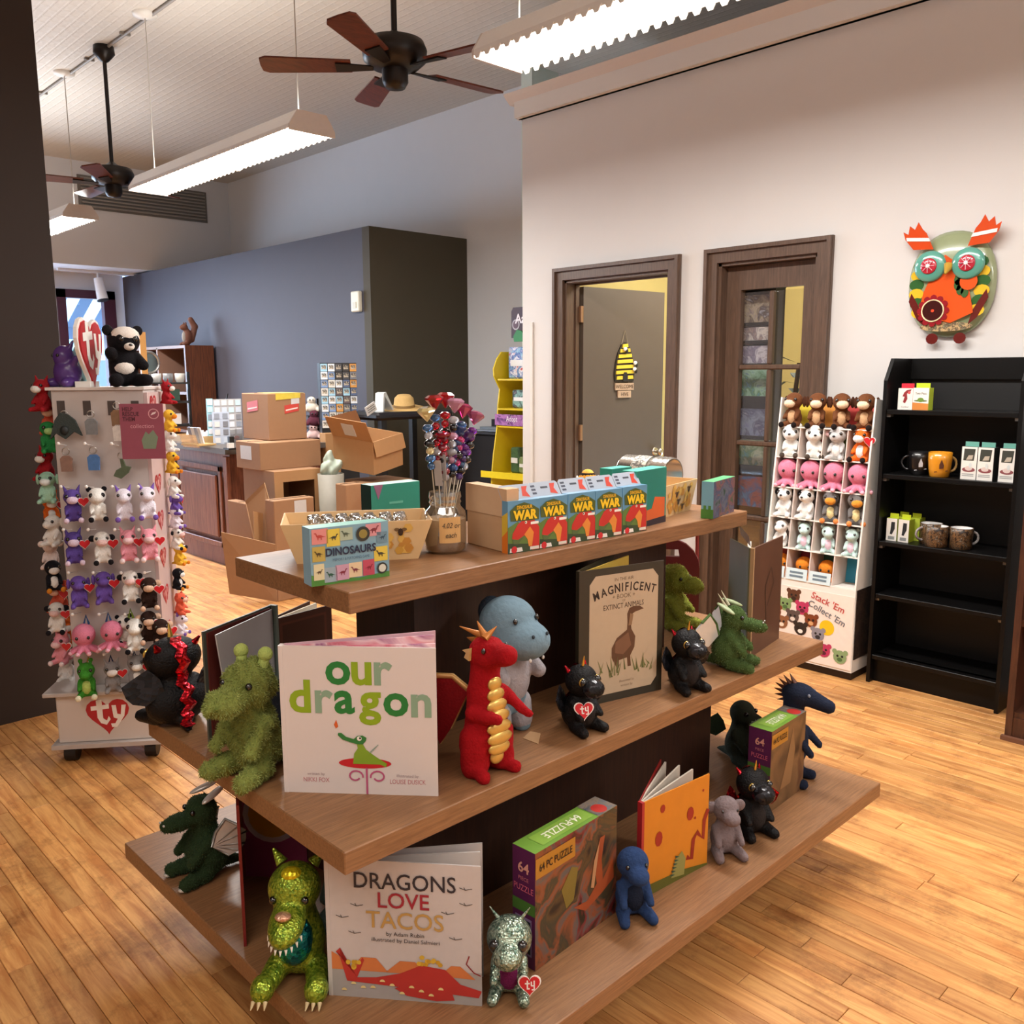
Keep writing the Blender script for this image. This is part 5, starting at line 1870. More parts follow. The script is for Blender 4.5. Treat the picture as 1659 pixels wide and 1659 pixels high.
def puzzle(label, A, B, C, ytop, dim):
    t, w, h, d = pic_box('puzzle_box', label, A, B, C, ytop, MP if not dim else picture_mat(('4a3422', '6a4e32', '7a5a3a', '5a3a26'), 9), mat('5c2450', .35), mat('6f9a3c', .35), 'puzzle', 'jigsaw puzzle boxes')
    a = MB()
    Y = -.0006
    if not dim:
        a.flat([(.45 * w, .32 * h), (.62 * w, .3 * h), (.74 * w, .4 * h), (.7 * w, .62 * h), (.78 * w, .8 * h), (.84 * w, .8 * h), (.8 * w, .6 * h), (.82 * w, .4 * h), (.95 * w, .55 * h), (.97 * w, .35 * h), (.8 * w, .28 * h), (.6 * w, .22 * h)], mat('9a4a26', .4), Y)
        a.flat([(.3 * w, .55 * h), (.42 * w, .7 * h), (.5 * w, .66 * h), (.45 * w, .4 * h), (.36 * w, .36 * h)], mat('7a6a2c', .4), Y)
        a.flat([(.66 * w, .4 * h), (.7 * w, .62 * h), (.77 * w, .78 * h), (.74 * w, .6 * h), (.7 * w, .38 * h)], mat('b98a62', .4), Y * 2)
    else:
        a.flat([(.3 * w, .2 * h), (.5 * w, .6 * h), (.62 * w, .9 * h), (.7 * w, .6 * h), (.6 * w, .2 * h)], mat('8a6844', .4), Y)
    a.flat([(.0 * w, .78 * h), (.46 * w, .78 * h), (.46 * w, .95 * h), (.0 * w, .95 * h)], mat('b07a26', .4), Y * 2)
    a.build('picture_print', t)
    text('64 PC PUZZLE', h * .09, mat('2a1c10', .5), t, 'lettering', (.23 * w, Y * 4, .835 * h), bold=.0003, sx=min(1.0, .42 * w / (h * .62)))
    Ms = T((0, d, 0), (0, 0, -PI / 2))
    e = MB()
    e.flat([(0, .46 * h), (d, .46 * h), (d, .56 * h), (0, .56 * h)], mat('4f7a34', .4), Y, Ms)
    e.flat([(.12 * d, .1 * h), (.85 * d, .1 * h), (.85 * d, .42 * h), (.12 * d, .42 * h)], mat('8a78a0', .4), Y, Ms)
    e.flat([(.16 * d, .12 * h), (.81 * d, .12 * h), (.81 * d, .4 * h), (.16 * d, .4 * h)], mat('22262e', .4), Y * 2, Ms)
    e.flat([(.3 * d, .12 * h), (.7 * d, .12 * h), (.6 * d, .24 * h), (.4 * d, .24 * h)], mat('9a4a2a', .4), Y * 3, Ms)
    e.build('side_print', t)
    rz = (PI / 2, 0, -PI / 2)
    text('64', h * .12, mat('e0a090', .5), t, 'lettering', (-.0012, d * .5, .8 * h), rz, bold=.0006)
    text('PIECE', h * .045, mat('d07a86', .5), t, 'lettering', (-.0012, d * .5, .73 * h), rz)
    text('PUZZLE', h * .075, mat('d86a80', .5), t, 'lettering', (-.0012, d * .5, .64 * h), rz, sx=.8)
    tp = MB()
    tp.add([(.13 * w, .01, h + .0006), (.74 * w, .01, h + .0006), (.74 * w, d - .01, h + .0006), (.13 * w, d - .01, h + .0006)], [(0, 1, 2, 3)], mat('84ac44', .4))
    tp.add([(.76 * w, .0, h + .0006), (w, .0, h + .0006), (w, d, h + .0006), (.76 * w, d, h + .0006)], [(0, 1, 2, 3)], picture_mat(('5a6a7a', '8a7a6a', '3a4a5a'), 30))
    tp.build('top_print', t)
    MB().lathe([(d * .3, 0), (.0001, .0006)], mat('b8332c', .4), T((.86 * w, d * .35, h + .0008)), n=16, cap=False).build('logo_print', t)
    text('64-PUZZLE', d * .5, mat('e6e9d2', .5), t, 'lettering', (.44 * w, d * .66, h + .0012), (0, 0, PI), bold=.0003, sx=.46 * w / (d * 2.6))
    return t


puzzle('jigsaw puzzle box with an orange banner, nearest the sparkly dragon', at(867, 1574, Z3), at(997, 1478, Z3), at(830, 1553, Z3), 1384, False)
puzzle('jigsaw puzzle box with a brown front, behind the glossy red-winged dragon', at(1245, 1318, Z3), at(1300, 1277, Z3), at(1210, 1304, Z3), 1186, True)
# blue dinosaur
p = at(1022, 1478, Z3)
s = tall(p, 1374) / .95
t = critter('blue_dinosaur', 'small royal blue dinosaur toy between puzzle box and orange book', 'soft toy', p, face(p, 20), s, plush_mat('283c62', 140, .25), snout=.15, hr=.21, eyer=.03, res=34, belly='1a2030')

# orange book
A, B = at(1041, 1456, Z3), at(1145, 1400, Z3)
t, w, h = open_book('orange_book', 'orange picture book with red spots and a small striped monster', A, B, 1300, mat('d0801c', .45, var=.08, scale=30), back=mat('8a1f1c', .5), ang=30, sheets=3, pages='c9beb0', spinem=mat('a8262a', .4))
a = MB()
Y = -.0005
for (x, z, r, q) in ((.27, .85, .035, 1.3), (.7, .66, .055, 1.4), (.22, .55, .055, 1.5), (.9, .85, .014, 1.2), (.78, .59, .014, 1.2)):
    a.disc((x * w, z * h), r * w, mat('9c2414', .5), Y * 2, n=9, rz=r * w * q)
a.stroke([(w * x, Y * 2, h * z) for x, z in ((.66, .2), (.74, .16), (.76, .36), (.82, .42), (.92, .32), (.93, .52), (.99, .62))], .0065, mat('8f2412', .5), n=5)
a.flat([(.0, .0), (w, .0), (w, .02 * h), (.6 * w, .09 * h), (.0, .12 * h)], mat('5a5a1c', .5), Y * 2)
a.flat([(.42 * w, .06 * h), (.62 * w, .03 * h), (.64 * w, .2 * h), (.58 * w, .3 * h), (.48 * w, .24 * h)], mat('8f8a4a', .5), Y * 3)
for k in range(6):
    a.flat([((.42 + .012 * k) * w, (.08 + k * .035) * h), ((.48 + .012 * k) * w, (.08 + k * .035) * h), ((.4 + .015 * k) * w, (.11 + k * .035) * h)], mat('2f4a3a', .5), Y * 4)
a.build('cover_print', t)

# small grey toy
p = at(1172, 1380, Z3)
s = tall(p, 1288) / .97
t = critter('grey_elephant', 'small grey elephant toy right of the orange book', 'soft toy', p, face(p, 24), s, plush_mat('77696a', 160, .2), snout=.14, hr=.2, eyer=.022, ears='side', res=32)
# black dragon with red wings
p = at(1214, 1345, Z3)
s = tall(p, 1245) / .97
t = black_dragon('shiny black dragon toy with red sequin wings and gold horn, lowest shelf', p, 36, s, wing=M_REDSEQ)
# green-black dragon at the back
p = at(1196, 1232, Z3)
s = tall(p, 1133) / .95
t = critter('small_dragon', 'small dark dragon toy with pale head left of the farther puzzle', 'soft toy', p, face(p, 55), s, '33382c', snout=.12, hr=.18, res=28, muzzle='8a937c')
for y in (-1, 1):
    wing_part(t, plush_mat('30402c'), s * .8, y, (-.12 * s, y * .16 * s, .5 * s), math.radians(180 - 40 * y), None, None)
# navy dragon with a spiky crest
p = at(1284, 1264, Z3)
s = tall(p, 1104)
M_NV = plush_mat('1d2436', 180, .25)
t = thing('navy_dragon', 'navy dragon toy with a brown spiky crest at the lowest shelf right end', 'soft toy', p, face(p, 74))
blob('body', [('e', (-.02 * s, 0, .38 * s), (.15 * s, .14 * s, .24 * s)), ('c', (-.03 * s, 0, .55 * s), .1 * s, (-.02 * s, 0, .82 * s), .1 * s), ('e', (.02 * s, 0, .88 * s), (.16 * s, .12 * s, .11 * s)), ('c', (.1 * s, 0, .87 * s), .09 * s, (.3 * s, 0, .81 * s), .065 * s),
              ('c', (-.02 * s, .1 * s, .2 * s), .09 * s, (.0, .11 * s, .05 * s), .07 * s), ('c', (-.02 * s, -.1 * s, .2 * s), .09 * s, (.0, -.11 * s, .05 * s), .07 * s), ('c', (0, .12 * s, .05 * s), .055 * s, (.14 * s, .13 * s, .045 * s), .05 * s), ('c', (0, -.12 * s, .05 * s), .055 * s, (.14 * s, -.13 * s, .045 * s), .05 * s),
              ('c', (.06 * s, .12 * s, .5 * s), .045 * s, (.2 * s, .14 * s, .36 * s), .035 * s), ('c', (.06 * s, -.12 * s, .5 * s), .045 * s, (.2 * s, -.14 * s, .36 * s), .035 * s), ('c', (-.1 * s, 0, .22 * s), .08 * s, (-.32 * s, .04 * s, .06 * s), .03 * s)], M_NV, t, 44, .16)
for k in range(7):
    a_ = .3 + k * .33
    c0 = Vector((.02 * s - .12 * s * math.sin(a_), 0, .88 * s + .09 * s * math.cos(a_)))
    dv = Vector((-math.sin(a_) - .4, 0, math.cos(a_) + .25)).normalized()
    MB().cyl(c0, c0 + dv * .12 * s, .028 * s, .002 * s, mat('5a3020', .5), n=6).build('crest_spike', t)
for y in (-1, 1):
    MB().ell((.14 * s, y * .085 * s, .91 * s), (.014 * s, .012 * s, .016 * s), mat('8a90a0', .2)).build('eye', t)
    wing_part(t, M_NV, s * .8, y, (-.1 * s, y * .1 * s, .55 * s), math.radians(180 - 30 * y), [(0, 0), (.1, -.3), (.2, -.42), (.26, -.3), (.34, -.34), (.34, -.1), (.2, .05)], None)
# ================================================================= SMALL SOFT TOYS: one prototype per kind, copied
SPEC = {
    'owl_purple': dict(col='5a4690', muzzle='d8c4d8', snout=.02, ears='point', hr=.24, eyer=.06, feet='d8c4d8'),
    'dog_purple': dict(col='6a4fa0', snout=.08, ears='long', hr=.23, eyer=.055),
    'panda': dict(col='ece8e2', muzzle=None, ears='round', earcol='17151a', eyepatch='17151a', snout=.06, hr=.25, eyer=.045, feet='17151a', belly='ece8e2'),
    'cow': dict(col='eae6e0', ears='side', earcol='1a181c', snout=.1, muzzle='e8c4c0', hr=.23, eyer=.05, feet='1a181c'),
    'unicorn_pink': dict(col='e89aa8', snout=.1, muzzle='f0c8cc', ears='point', hr=.23, eyer=.055, feet='f2d8da'),
    'unicorn_white': dict(col='e6dfea', snout=.1, ears='point', earcol='7a5ab0', hr=.23, eyer=.055, feet='7a5ab0'),
    'monkey': dict(col='2c1a14', muzzle='d9b49a', ears='side', earcol='d9b49a', snout=.06, hr=.23, eyer=.045, feet='d9b49a'),
    'octopus': dict(col='d97f98', snout=0.0, ears=None, hr=.29, eyer=.05, feet='f0b4c4', arms=True, tail=False, belly=None),
    'croc': dict(col='3f8a2c', snout=.14, ears='knob', earcol='3f8a2c', hr=.22, eyer=.05, feet='e8e4c8', belly='b4c86a'),
    'cat_grey': dict(col='85807e', muzzle='e6e2de', ears='point', snout=.03, hr=.24, eyer=.055),
    'husky': dict(col='8a8684', muzzle='eeeae4', ears='point', snout=.1, hr=.23, eyer=.05, belly='eeeae4'),
    'blue_bear': dict(col='9cc4dc', muzzle='d8ecf4', ears='round', snout=.06, hr=.23, eyer=.05),
    'red_fox': dict(col='a02028', muzzle='f0ece6', ears='point', snout=.08, hr=.23, eyer=.05),
    'coral': dict(col='e0644a', ears='round', snout=.05, hr=.24, eyer=.055, muzzle='f4c0a8'),
    'green_turtle': dict(col='2f8a4a', muzzle='a8d48a', ears=None, snout=.08, hr=.22, eyer=.06),
    'mint': dict(col='a4d0b8', muzzle='e6f0ea', ears='long', snout=.06, hr=.23, eyer=.055),
    'orange_fox': dict(col='e06a24', muzzle='f4efe8', ears='point', snout=.08, hr=.23, eyer=.05, feet='1c1614', belly='f4efe8'),
    'white_dog': dict(col='eeeae6', ears='long', earcol='d8d0c8', snout=.08, hr=.23, eyer=.05),
    'lamb': dict(col='ecd9d4', ears='side', snout=.06, hr=.23, eyer=.05),
    'penguin': dict(col='1a1a20', muzzle='f0ece6', ears=None, snout=.03, hr=.23, eyer=.05, belly='f0ece6', feet='d98a2c'),
    'duck': dict(col='e8b83a', muzzle='e08424', ears=None, snout=.06, hr=.23, eyer=.05, feet='e08424'),
    'deer': dict(col='6a4026', muzzle='ead0b0', ears='long', earcol='4a2a1a', snout=.08, hr=.24, eyer=.05, belly='c9a078', feet='1c1412'),
    'snow_owl': dict(col='e9e6e0', ears='round', snout=.04, hr=.26, eyer=.055, feet='4a4038', nose=True),
    'koala': dict(col='c4c0be', ears='side', earcol='d8b0b0', snout=.04, hr=.25, eyer=.05, belly='eeeae6', nose=True),
    'dalmatian': dict(col='ebe8e4', ears='side', earcol='1a181a', eyepatch='1a181a', snout=.08, hr=.23, eyer=.045, nose=True),
    'grey_duck': dict(col='6e6a68', muzzle='e0963a', snout=.06, ears=None, hr=.24, eyer=.055, belly='ecd9a0', feet='e08a4a'),
    'seal': dict(col='c4dcd8', ears='round', earcol='9aa8a4', snout=.06, hr=.22, eyer=.045, belly='e8c8d8'),
    'orange_octopus': dict(col='e88a2c', snout=0.0, ears=None, hr=.29, eyer=.05, tail=False),
}
PROTO = {}
SPX = .1


def octo(name, label, cat, p, yaw, s, col, tips, group):
    """round-headed octopus with eight splayed arms"""
    t = thing(name, label, cat, p, yaw, group)
    pr = [('e', (0, 0, .62 * s), (.34 * s, .35 * s, .36 * s)), ('e', (0, 0, .28 * s), (.2 * s, .2 * s, .16 * s))]
    for k in range(8):
        a = (k + .5) * PI / 4
        pr.append(('c', (.1 * s * math.cos(a), .1 * s * math.sin(a), .22 * s), .1 * s, (.4 * s * math.cos(a), .4 * s * math.sin(a), .09 * s), .075 * s))
    blob('body', pr, plush_mat(col), t, 22, .22)
    if tips:
        for k in range(8):
            a = (k + .5) * PI / 4
            MB().ell((.43 * s * math.cos(a), .43 * s * math.sin(a), .075 * s), (.075 * s, .075 * s, .07 * s), plush_mat(tips), nu=8, nv=6).build('arm_tip', t)
    for y in (-1, 1):
        MB().ell((.3 * s, y * .17 * s, .58 * s), (.045 * s, .05 * s, .06 * s), M_EYE, nu=10, nv=6).build('eye', t)
    return t


def mini(kind, label, cat, p, yaw, s, group):
    """s = height of the toy"""
    k = s / (SPX * 1.0)
    if kind not in PROTO:
        kw = dict(SPEC[kind])
        if kw.pop('nose', None):
            kw['nose'] = mat('17151a', .4)
        if 'octopus' in kind:
            t = octo(kind_name(kind), label, cat, p, yaw, SPX, kw['col'], kw.get('feet'), group)
        else:
            t = critter(kind_name(kind), label, cat, p, yaw, SPX, kw.pop('col'), group=group, res=18, **kw)
        if kind in ('dog_purple', 'monkey', 'cow', 'unicorn_pink', 'husky', 'cat_grey', 'owl_purple', 'coral', 'green_turtle', 'orange_fox'):
            hang_tag(t, (.2 * SPX, .3 * SPX, .62 * SPX), .3 * SPX, rz=math.radians(100), letters=False)
        PROTO[kind] = t
    else:
        t = copy_tree(PROTO[kind], loc=p, rz=yaw, label=label)
        t['group'] = group
        t['category'] = cat
    t.scale = (k, k, k)
    return t


def kind_name(k):
    return {'owl_purple': 'owl_plush', 'dog_purple': 'dog_plush', 'unicorn_pink': 'unicorn_plush', 'unicorn_white': 'unicorn_plush', 'cat_grey': 'cat_plush', 'blue_bear': 'bear_plush', 'red_fox': 'fox_plush', 'orange_fox': 'fox_plush',
            'coral': 'bear_plush', 'green_turtle': 'turtle_plush', 'mint': 'rabbit_plush', 'white_dog': 'dog_plush', 'croc': 'crocodile_plush', 'snow_owl': 'owl_plush', 'grey_duck': 'duck_plush', 'orange_octopus': 'octopus_plush'}.get(k, k + '_plush')


# ================================================================= THE WHITE SPINNER RACK OF CLIP TOYS
RA, RB = at(96, 1207, .075), at(255, 1198, .075)
RW = (RB - RA).length
RYAW = math.atan2(RB.y - RA.y, RB.x - RA.x)
rack = thing('toy_rack', 'tall white wheeled rack with red heart logos, hung with small soft toys', 'display rack', (RA.x, RA.y, 0), RYAW)
RM = Matrix.Translation((RA.x, RA.y, 0)) @ Matrix.Rotation(RYAW, 4, 'Z')
RMI = RM.inverted()
M_RACK = mat('cfc6c0', .5, var=.02)
BZT = .262
RD = .34
MB().box((RW / 2, RD / 2, (.08 + BZT) / 2), (RW, RD, BZT - .08), M_RACK, bev=.004).build('base_box', rack)
MB().box((RW / 2, RD / 2, BZT + .008), (RW + .07, RD + .05, .016), mat('b9b0ab', .5), bev=.003).build('base_top', rack)
MB().box((RW / 2, RD / 2, .072), (RW + .04, RD + .04, .016), mat('b9b0ab', .5)).build('base_plate', rack)
for x, y in ((.03, .04), (RW - .03, .04), (.03, RD - .04), (RW - .03, RD - .04)):
    c = MB()
    c.cyl((x - .02, y, .034), (x + .02, y, .034), .034, m=mat('141214', .5), n=14)
    c.box((x, y, .058), (.03, .03, .02), mat('2a2828', .5))
    c.build('caster', rack)


def rack_local(px, py, y):
    """point of the rack's upright plane local y seen at a pixel"""
    o = RMI @ Vector((0, 0, H))
    d = RMI.to_3x3() @ ray(px, py)
    return o + d * ((y - o.y) / d.y)


lx0 = rack_local(118, 1060, .05).x
lx1 = rack_local(257, 1000, .05).x
TX, TW_ = lx0, lx1 - lx0
TOPZ = rack_local(150, 632, .05).z
TD = .25
MB().box((TX + TW_ / 2, .05 + TD / 2, (BZT + .016 + TOPZ) / 2), (TW_, TD, TOPZ - BZT - .016), mat('c2b8b4', .55, var=.03), bev=.002).build('tower', rack)
MB().box((TX + TW_ / 2 - .005, .05 + TD / 2, TOPZ + .005), (TW_ + .02, TD + .02, .01), mat('d9cfca', .5)).build('top_board', rack)
MB().box((TX - .035, .05 + TD / 2, TOPZ + .004), (.06, TD * .7, .008), mat('d9c8c0', .5)).build('side_ledge', rack)
# side strip with little hearts
MB().box((TX + TW_ + .006, .05 + TD / 2, (BZT + TOPZ) / 2), (.012, TD, TOPZ - BZT - .02), mat('c9b0ae', .5)).build('side_strip', rack)


def heart_logo(parent, M, w, name='heart_logo', outline=True):
    e = MB()
    e.flat([(x, z) for x, z in heart(w)], mat('b5242c', .45), -.0006, M)
    if outline:
        e.flat([(x * .74, z * .74) for x, z in heart(w)], mat('d8a4a0', .45), -.001, M)
    c = M_TAGWHITE if not outline else mat('a8343a', .45)
    s = w
    # letter t
    e.flat([(x * s, z * s) for x, z in ((-.25, .36), (-.12, .37), (-.11, -.1), (-.03, -.16), (.02, -.05), (.06, -.13), (-.04, -.27), (-.17, -.22), (-.24, -.08))], c, -.0014, M)
    e.flat([(x * s, z * s) for x, z in ((-.38, .1), (.04, .14), (.04, .25), (-.38, .21))], c, -.0015, M)
    # letter y
    e.flat([(x * s, z * s) for x, z in ((.1, .22), (.2, .22), (.22, .0), (.3, -.02), (.33, .22), (.43, .22), (.38, -.06), (.2, -.34), (.08, -.33), (.06, -.24), (.16, -.24), (.22, -.13), (.13, -.09))], c, -.0016, M)
    return e.build(name, parent)


heart_logo(rack, T((RW * .5 + .005, 0, (BZT + .08) / 2 + .012)), .15, outline=False)
for py in (655, 783, 842, 903, 963, 1022):
    z = rack_local(266, py, .1).z
    heart_logo(rack, T((TX + TW_ + .0125, .05 + .07, z), (0, 0, PI / 2)), .085)
# top slots
M_SLOT = mat('4a403c', .7)
for px in (99, 141, 181, 219):
    p = rack_local(px, 661, .05)
    MB().box((p.x, .0495, p.z), (.026, .002, .05), M_SLOT).build('slot', rack)
# hooks
hook_me = MB().cyl((0, 0, 0), (0, -.075, .012), .0022, m=mat('e4ddd8', .3), n=6).ell((0, -.077, .013), .006, mat('f0ebe6', .3), nu=8, nv=6).data('hook')
HK = []
for r, (py, xs) in enumerate(((722, (108, 150, 192)), (790, (112, 152, 193, 234)), (858, (116, 155, 197, 235)), (926, (124, 163, 207, 244)), (992, (130, 172, 213)), (1055, (180, 219, 258)))):
    for px in xs:
        p = rack_local(px, py, .05)
        link('hook', hook_me, rack, loc=(p.x, .05, p.z))

rows = ['second', 'third', 'fourth', 'fifth', 'sixth', 'lowest']


def hang(kind, desc, px, py, s, y=-.005, off=0.0, where=''):
    p = RM @ rack_local(px, py + s / mpp(RA) * .45, y)
    return mini(kind, f'{desc} {where}', 'soft toy', p, face(p, off), s, 'clip toys on the white rack')


W3 = 'hanging in the third row of the white heart rack'
F = [('owl_purple', 'leftmost purple owl', 120, 822, 'in the third row of the white rack front'), ('panda', 'white panda', 160, 820, 'in the third row of the white rack front'),
     ('unicorn_white', 'white and purple unicorn', 203, 820, 'third in the third row of the white rack'), ('unicorn_white', 'white and purple unicorn', 241, 817, 'rightmost in the third row of the white rack'),
     ('owl_purple', 'purple owl', 122, 890, 'in the fourth row of the white rack front'), ('cow', 'black and white cow', 168, 889, 'in the fourth row of the white rack front'),
     ('unicorn_pink', 'pink unicorn', 210, 886, 'third in the fourth row of the white rack'), ('unicorn_pink', 'pink unicorn', 244, 884, 'rightmost in the fourth row of the white rack'),
     ('dog_purple', 'purple dog', 130, 960, 'leftmost in the fifth row of the white rack'), ('dog_purple', 'purple dog', 170, 953, 'second in the fifth row of the white rack'),
     ('cow', 'white cow', 213, 951, 'in the fifth row of the white rack front'), ('monkey', 'dark brown monkey', 243, 962, 'in the fifth row of the white rack front')]
for kind, d_, px, py, wh in F:
    hang(kind, d_ + ' clip toy', px, py, .115, where=wh)
F = [('octopus', 'pink octopus', 138, 1036, .11, 'leftmost in the sixth row of the white rack'), ('octopus', 'pink octopus', 183, 1030, .105, 'second in the sixth row of the white rack'),
     ('panda', 'panda', 203, 1020, .1, 'behind another panda in the sixth row of the rack'), ('panda', 'panda', 222, 1030, .12, 'in front in the sixth row of the white rack'),
     ('monkey', 'brown monkey', 243, 1016, .115, 'left of two in the sixth row of the rack'), ('monkey', 'brown monkey', 262, 1030, .12, 'right of two in the sixth row of the rack'),
     ('croc', 'big green crocodile', 143, 1102, .13, 'at the bottom left of the white rack'), ('cat_grey', 'grey cat', 184, 1097, .11, 'in the lowest row of the white rack'),
     ('husky', 'grey husky', 222, 1088, .12, 'in the lowest row of the white rack'), ('blue_bear', 'pale blue bear', 257, 1075, .11, 'at the right of the lowest rack row')]
for i, (kind, d_, px, py, s, wh) in enumerate(F):
    hang(kind, d_ + ' clip toy', px, py, s, y=-.02 - .01 * (i % 2) + (.03 if 'behind' in wh else 0), off=8 * ((i % 3) - 1), where=wh)
# coloured hanging straps above the lower rows
for i, (px, py, c) in enumerate(((140, 1010, '2c5a90'), (176, 1006, '2c5a90'), (212, 1000, '8aa83a'), (180, 1075, '22345a'), (218, 1068, '22345a'), (255, 1055, '5a90b4'), (144, 1078, 'd8b82a'))):
    p = RM @ rack_local(px, py, -.01)
    o = MB().tube([(0, 0, .03), (.008, 0, 0), (0, 0, -.02), (-.008, 0, 0)], .004, mat(c, .5), n=6, closed=True).build('hanging_strap')
    o.location = p
    o.rotation_euler = (0, 0, RYAW)
    tag(o, ('blue strap above the leftmost pink octopus', 'blue strap above the second pink octopus', 'lime strap above the pandas on the rack', 'navy strap above the grey cat clip toy', 'navy strap above the grey husky clip toy', 'light blue strap above the pale blue bear toy', 'yellow strap on the green crocodile clip toy')[i], 'strap', 'straps of the clip toys')
# key rings and cards near the top
for i, (px, py, c, lbl) in enumerate(((105, 690, '3f4644', 'dark grey bat-shaped cloth toy under the first rack slot'), (148, 690, '7a7d80', 'silver grey key ring tag under the second rack slot'), (190, 676, '8a6a4c', 'small brown key ring under the third rack slot'), (193, 700, 'e9e4de', 'white and red mini toy left of the pink card'), (108, 750, '8a6a5c', 'brown key ring charm in the second rack row'), (152, 748, '4a78b4', 'blue bag charm in the second rack row'), (198, 757, '55644c', 'camouflage ribbon charm in the second rack row'))):
    p = RM @ rack_local(px, py, .01)
    t = thing('key_charm', lbl, 'key charm', p, RYAW, 'key charms on the white rack')
    if i == 0:
        MB().slab([(-.05, -.045), (-.03, -.025), (0, -.045), (.03, -.02), (.055, -.035), (.035, .02), (.012, .04), (-.012, .045), (-.03, .02)], .012, plush_mat(c), y0=-.006).build('cloth_body', t)
        MB().ell((0, -.008, -.015), (.014, .01, .016), mat('1c2020', .6)).build('head', t)
    else:
        sh = [(-.018, -.03), (.018, -.03), (.02, .015), (.01, .025), (-.01, .025), (-.02, .015)] if i != 6 else [(-.03, -.03), (-.005, -.04), (.02, -.02), (.03, .0), (.012, .005), (.005, .03), (-.005, .03), (-.002, -.0), (-.02, -.01)]
        MB().slab(sh, .01, mat(c, .5, var=.25, scale=90), y0=-.005).build('charm', t)
    MB().tube([(.012 * math.cos(a), 0, .04 + .012 * math.sin(a)) for a in [k * PI / 5 for k in range(10)]], .002, mat('b8b4ae', .3, .8), n=5, closed=True).build('key_ring', t)
p = RM @ rack_local(231, 699, -.03)
t = thing('pink_card', 'dusty pink hanging card with a green creature on the white rack', 'card', p, RYAW)
MB().slab([(-.072, -.095), (.072, -.095), (.072, .095), (-.072, .095)], .002, mat('94485a', .5, var=.06)).build('card', t)
a = MB()
a.disc((.04, .06), .018, mat('d8a0a8', .5), -.0006)
a.disc((.04, .06), .015, mat('94485a', .5), -.001)
a.flat([(.03, .055), (.045, .06), (.05, .068), (.036, .064)], mat('e8d0d0', .5), -.0014)
a.flat([(.0, -.06), (.04, -.06), (.05, -.02), (.035, .005), (.02, -.01), (.01, .0), (-.005, -.03)], mat('7a8a72', .5), -.0006)
a.build('card_print', t)
for k, wd in enumerate(('HELP', 'RESCUE', 'THEM')):
    text(wd, .02, mat('4a1826', .5), t, 'lettering', (-.063, -.001, .07 - .017 * k), align='LEFT', sx=.8, bold=.0002)
text('collection', .02, mat('d898a4', .5), t, 'lettering', (0, -.001, .012))
# toys hanging on the two sides
LS = [('red_fox', 'dark red and white fox', 72, 655), ('coral', 'coral round', 84, 692), ('green_turtle', 'green turtle', 80, 722), ('red_fox', 'red fox', 78, 766), ('mint', 'mint rabbit', 80, 803), ('orange_fox', 'orange fox', 84, 838), ('white_dog', 'white dog', 90, 872), ('lamb', 'pinkish lamb', 85, 908), ('penguin', 'black and white penguin', 88, 945), ('coral', 'red-coral bear', 100, 978), ('cow', 'spotted cow', 95, 1012), ('orange_fox', 'orange and white fox', 108, 1036), ('unicorn_pink', 'pink unicorn', 104, 1062), ('white_dog', 'white dog', 110, 1090)]
for i, (k, d_, px, py) in enumerate(LS):
    p = RM @ rack_local(px, py + 12, .1 + .05 * (i % 2))
    mini(k, f'{d_} toy on the rack left side, {["topmost", "second", "third", "fourth", "fifth", "sixth", "seventh", "eighth", "ninth", "tenth", "eleventh", "twelfth", "thirteenth", "lowest"][i]} down', 'soft toy', p, face(p, -40 + 25 * (i % 3)), .115, 'clip toys on the white rack')
RS = [('red_fox', 'red and white fox', 268, 645), ('duck', 'yellow duck', 272, 690), ('white_dog', 'white dog', 272, 722), ('duck', 'orange-yellow duck', 276, 757), ('white_dog', 'cream white dog', 279, 797), ('dog_purple', 'purple dog', 282, 824), ('unicorn_white', 'white unicorn', 282, 846), ('cow', 'white and black cow', 284, 880), ('duck', 'white-yellow duck', 288, 905), ('penguin', 'small penguin', 286, 945), ('coral', 'coral bear', 290, 985), ('unicorn_white', 'lilac white unicorn', 290, 1018)]
for i, (k, d_, px, py) in enumerate(RS):
    p = RM @ rack_local(px + 2, py + 10, .22)
    mini(k, f'{d_} toy on the rack right side, {["topmost", "second", "third", "fourth", "fifth", "sixth", "seventh", "eighth", "ninth", "tenth", "eleventh", "lowest"][i]} down', 'soft toy', p, face(p, 60), .085, 'clip toys on the white rack')
# on top of the rack
p = RM @ Vector((rack_local(203, 632, .13).x, .13, TOPZ + .01))
s = .235
t = thing('panda_toy', 'black and white panda toy leaning on top of the white rack', 'soft toy', p, face(p, 20))
MBK = plush_mat('141216')
MWH = plush_mat('e6ddd4')
blob('body', [('e', (0, 0, .3 * s), (.2 * s, .21 * s, .3 * s)), ('e', (.02 * s, .02 * s, .68 * s), (.21 * s, .23 * s, .2 * s)), ('c', (.08 * s, -.15 * s, .1 * s), .1 * s, (.38 * s, -.26 * s, .1 * s), .1 * s), ('c', (.08 * s, .15 * s, .1 * s), .1 * s, (.36 * s, .2 * s, .1 * s), .09 * s), ('c', (.05 * s, -.18 * s, .45 * s), .075 * s, (.2 * s, -.24 * s, .5 * s), .09 * s), ('c', (.05 * s, .18 * s, .45 * s), .075 * s, (.2 * s, .22 * s, .32 * s), .08 * s)], MBK, t, 36, .25)
MB().ell((.08 * s, -.02 * s, .28 * s), (.15 * s, .16 * s, .13 * s), MWH).build('belly', t)
MB().ell((.06 * s, .03 * s, .76 * s), (.175 * s, .21 * s, .14 * s), MWH).build('forehead', t)
MB().ell((.2 * s, .03 * s, .6 * s), (.07 * s, .08 * s, .06 * s), MWH).build('muzzle', t)
